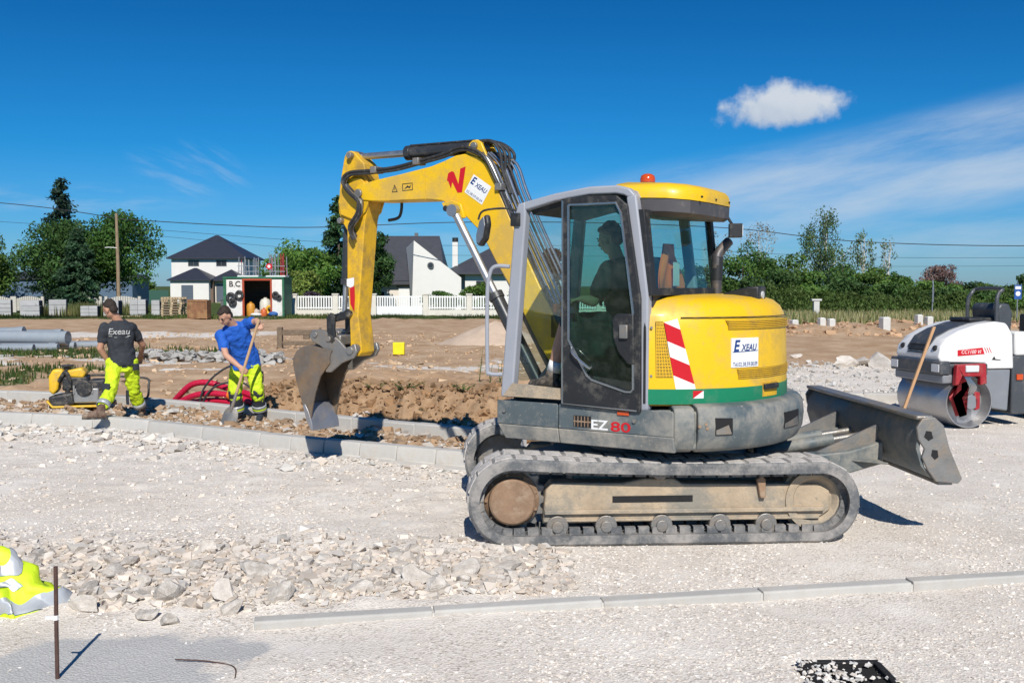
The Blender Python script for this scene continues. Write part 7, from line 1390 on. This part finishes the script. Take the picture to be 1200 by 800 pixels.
# grass
def blades(name, label, pts, h, tones, seed=1, w=.012, lean=.35):
    r = np.random.RandomState(seed); n = len(pts); a = r.uniform(0, 2 * pi, n); d = np.stack([np.cos(a), np.sin(a), np.zeros(n)], 1); l = r.uniform(0, lean, (n, 1)) * h[:, None]; b = r.uniform(0, 2 * pi, n); dl = np.stack([np.cos(b), np.sin(b), np.zeros(n)], 1)
    V = np.stack([pts - d * w, pts + d * w, pts + dl * l + np.array([0, 0, 1]) * h[:, None]], 1).reshape(-1, 3); me = bpy.data.meshes.new(name); me.vertices.add(n * 3); me.vertices.foreach_set('co', V.astype(np.float32).ravel()); me.loops.add(n * 3); me.loops.foreach_set('vertex_index', np.arange(n * 3)); me.polygons.add(n); me.polygons.foreach_set('loop_start', np.arange(0, n * 3, 3)); me.polygons.foreach_set('loop_total', np.full(n, 3)); me.update(calc_edges=True)
    at = me.attributes.new('tone', 'FLOAT_COLOR', 'POINT'); at.data.foreach_set('color', np.concatenate([np.repeat(tones, 3, 0), np.ones((n * 3, 1))], 1).astype(np.float32).ravel()); o = mk(name, me, LEAF, None, smooth=None); tag(o, label, kind='stuff')
def grass_zone(name, label, n, x0, x1, y0, y1, h, col, col2, seed, w=.02, keep=None, mixp=.4):
    r = np.random.RandomState(seed); x = r.uniform(x0, x1, n); y = r.uniform(y0, y1, n); k = np.array([(keep(a, b) if keep else True) for a, b in zip(x, y)]); x, y = x[k], y[k]; z = np.array([gz(a, b) for a, b in zip(x, y)]) - .02; n = len(x); s = (r.rand(n, 1) < mixp) * 1.0; tn = tones_(r, n, col, .3) * (1 - s) + tones_(r, n, col2, .25) * s
    blades(name, label, np.stack([x, y, z], 1), h * r.uniform(.45, 1.2, n), tn, seed, w)
gk = lambda a, b: zone(a, b)[2] > .38
grass_zone('grass', 'short green grass by the pipe stack and kerb', 16000, -17, -5.5, 17.5, 31, .17, (.055, .105, .022), (.17, .17, .06), 31, .022, gk, .25)
grass_zone('grass', 'grass verge along the picket fence', 9000, -40, 6, 57.2, 62.6, .22, (.055, .10, .022), (.15, .16, .05), 32, .04, None, .3); grass_zone('grass', 'long grass round the block packs', 3000, -30.5, -25.5, 62, 71, .75, (.10, .14, .04), (.26, .24, .10), 33, .03, None, .45)
grass_zone('dry_grass', 'tall dry grass strip before the thicket', 26000, 9.5, 40, 46.5, 59.5, .55, (.16, .20, .06), (.58, .48, .25), 34, .035, lambda a, b: b > 46.5 + 1.5 * fbm(a, b, .4, 3) + (3.5 if a > 19 and b < 50 else 0) * .3, .52)
def weed_mass(name, label, n, x0, x1, y0, y1, h, col, seed):
    r = np.random.RandomState(seed); x = r.uniform(x0, x1, n); y = r.uniform(y0, y1, n); top = np.array([h * (.72 + .55 * fbm(a, b, .45, 4, 3.)) for a, b in zip(x, y)]) * (.55 + .45 * np.clip((y - y0) / 1.6, 0, 1)); z = top * r.uniform(.0, 1, n) ** .55; C = np.stack([x, y, np.maximum(z, .05)], 1); U = rv(r, n) * .8; U[:, 2] += 1.0
    k = np.array([1 + .45 * fbm(a, b, .35, 3, 9.) for a, b in zip(x, y)])[:, None]; o = leaves(name, C, rv(r, n), U, r.uniform(.12, .30, n), np.clip(tones_(r, n, col, .35) * k, .01, .6), None, .38); tag(o, label, kind='stuff')
weed_mass('tall_weeds', 'dense green broom and weeds massed in front of the thicket', 60000, 9, 45, 59.0, 64, 1.75, (.095, .150, .038), 36)
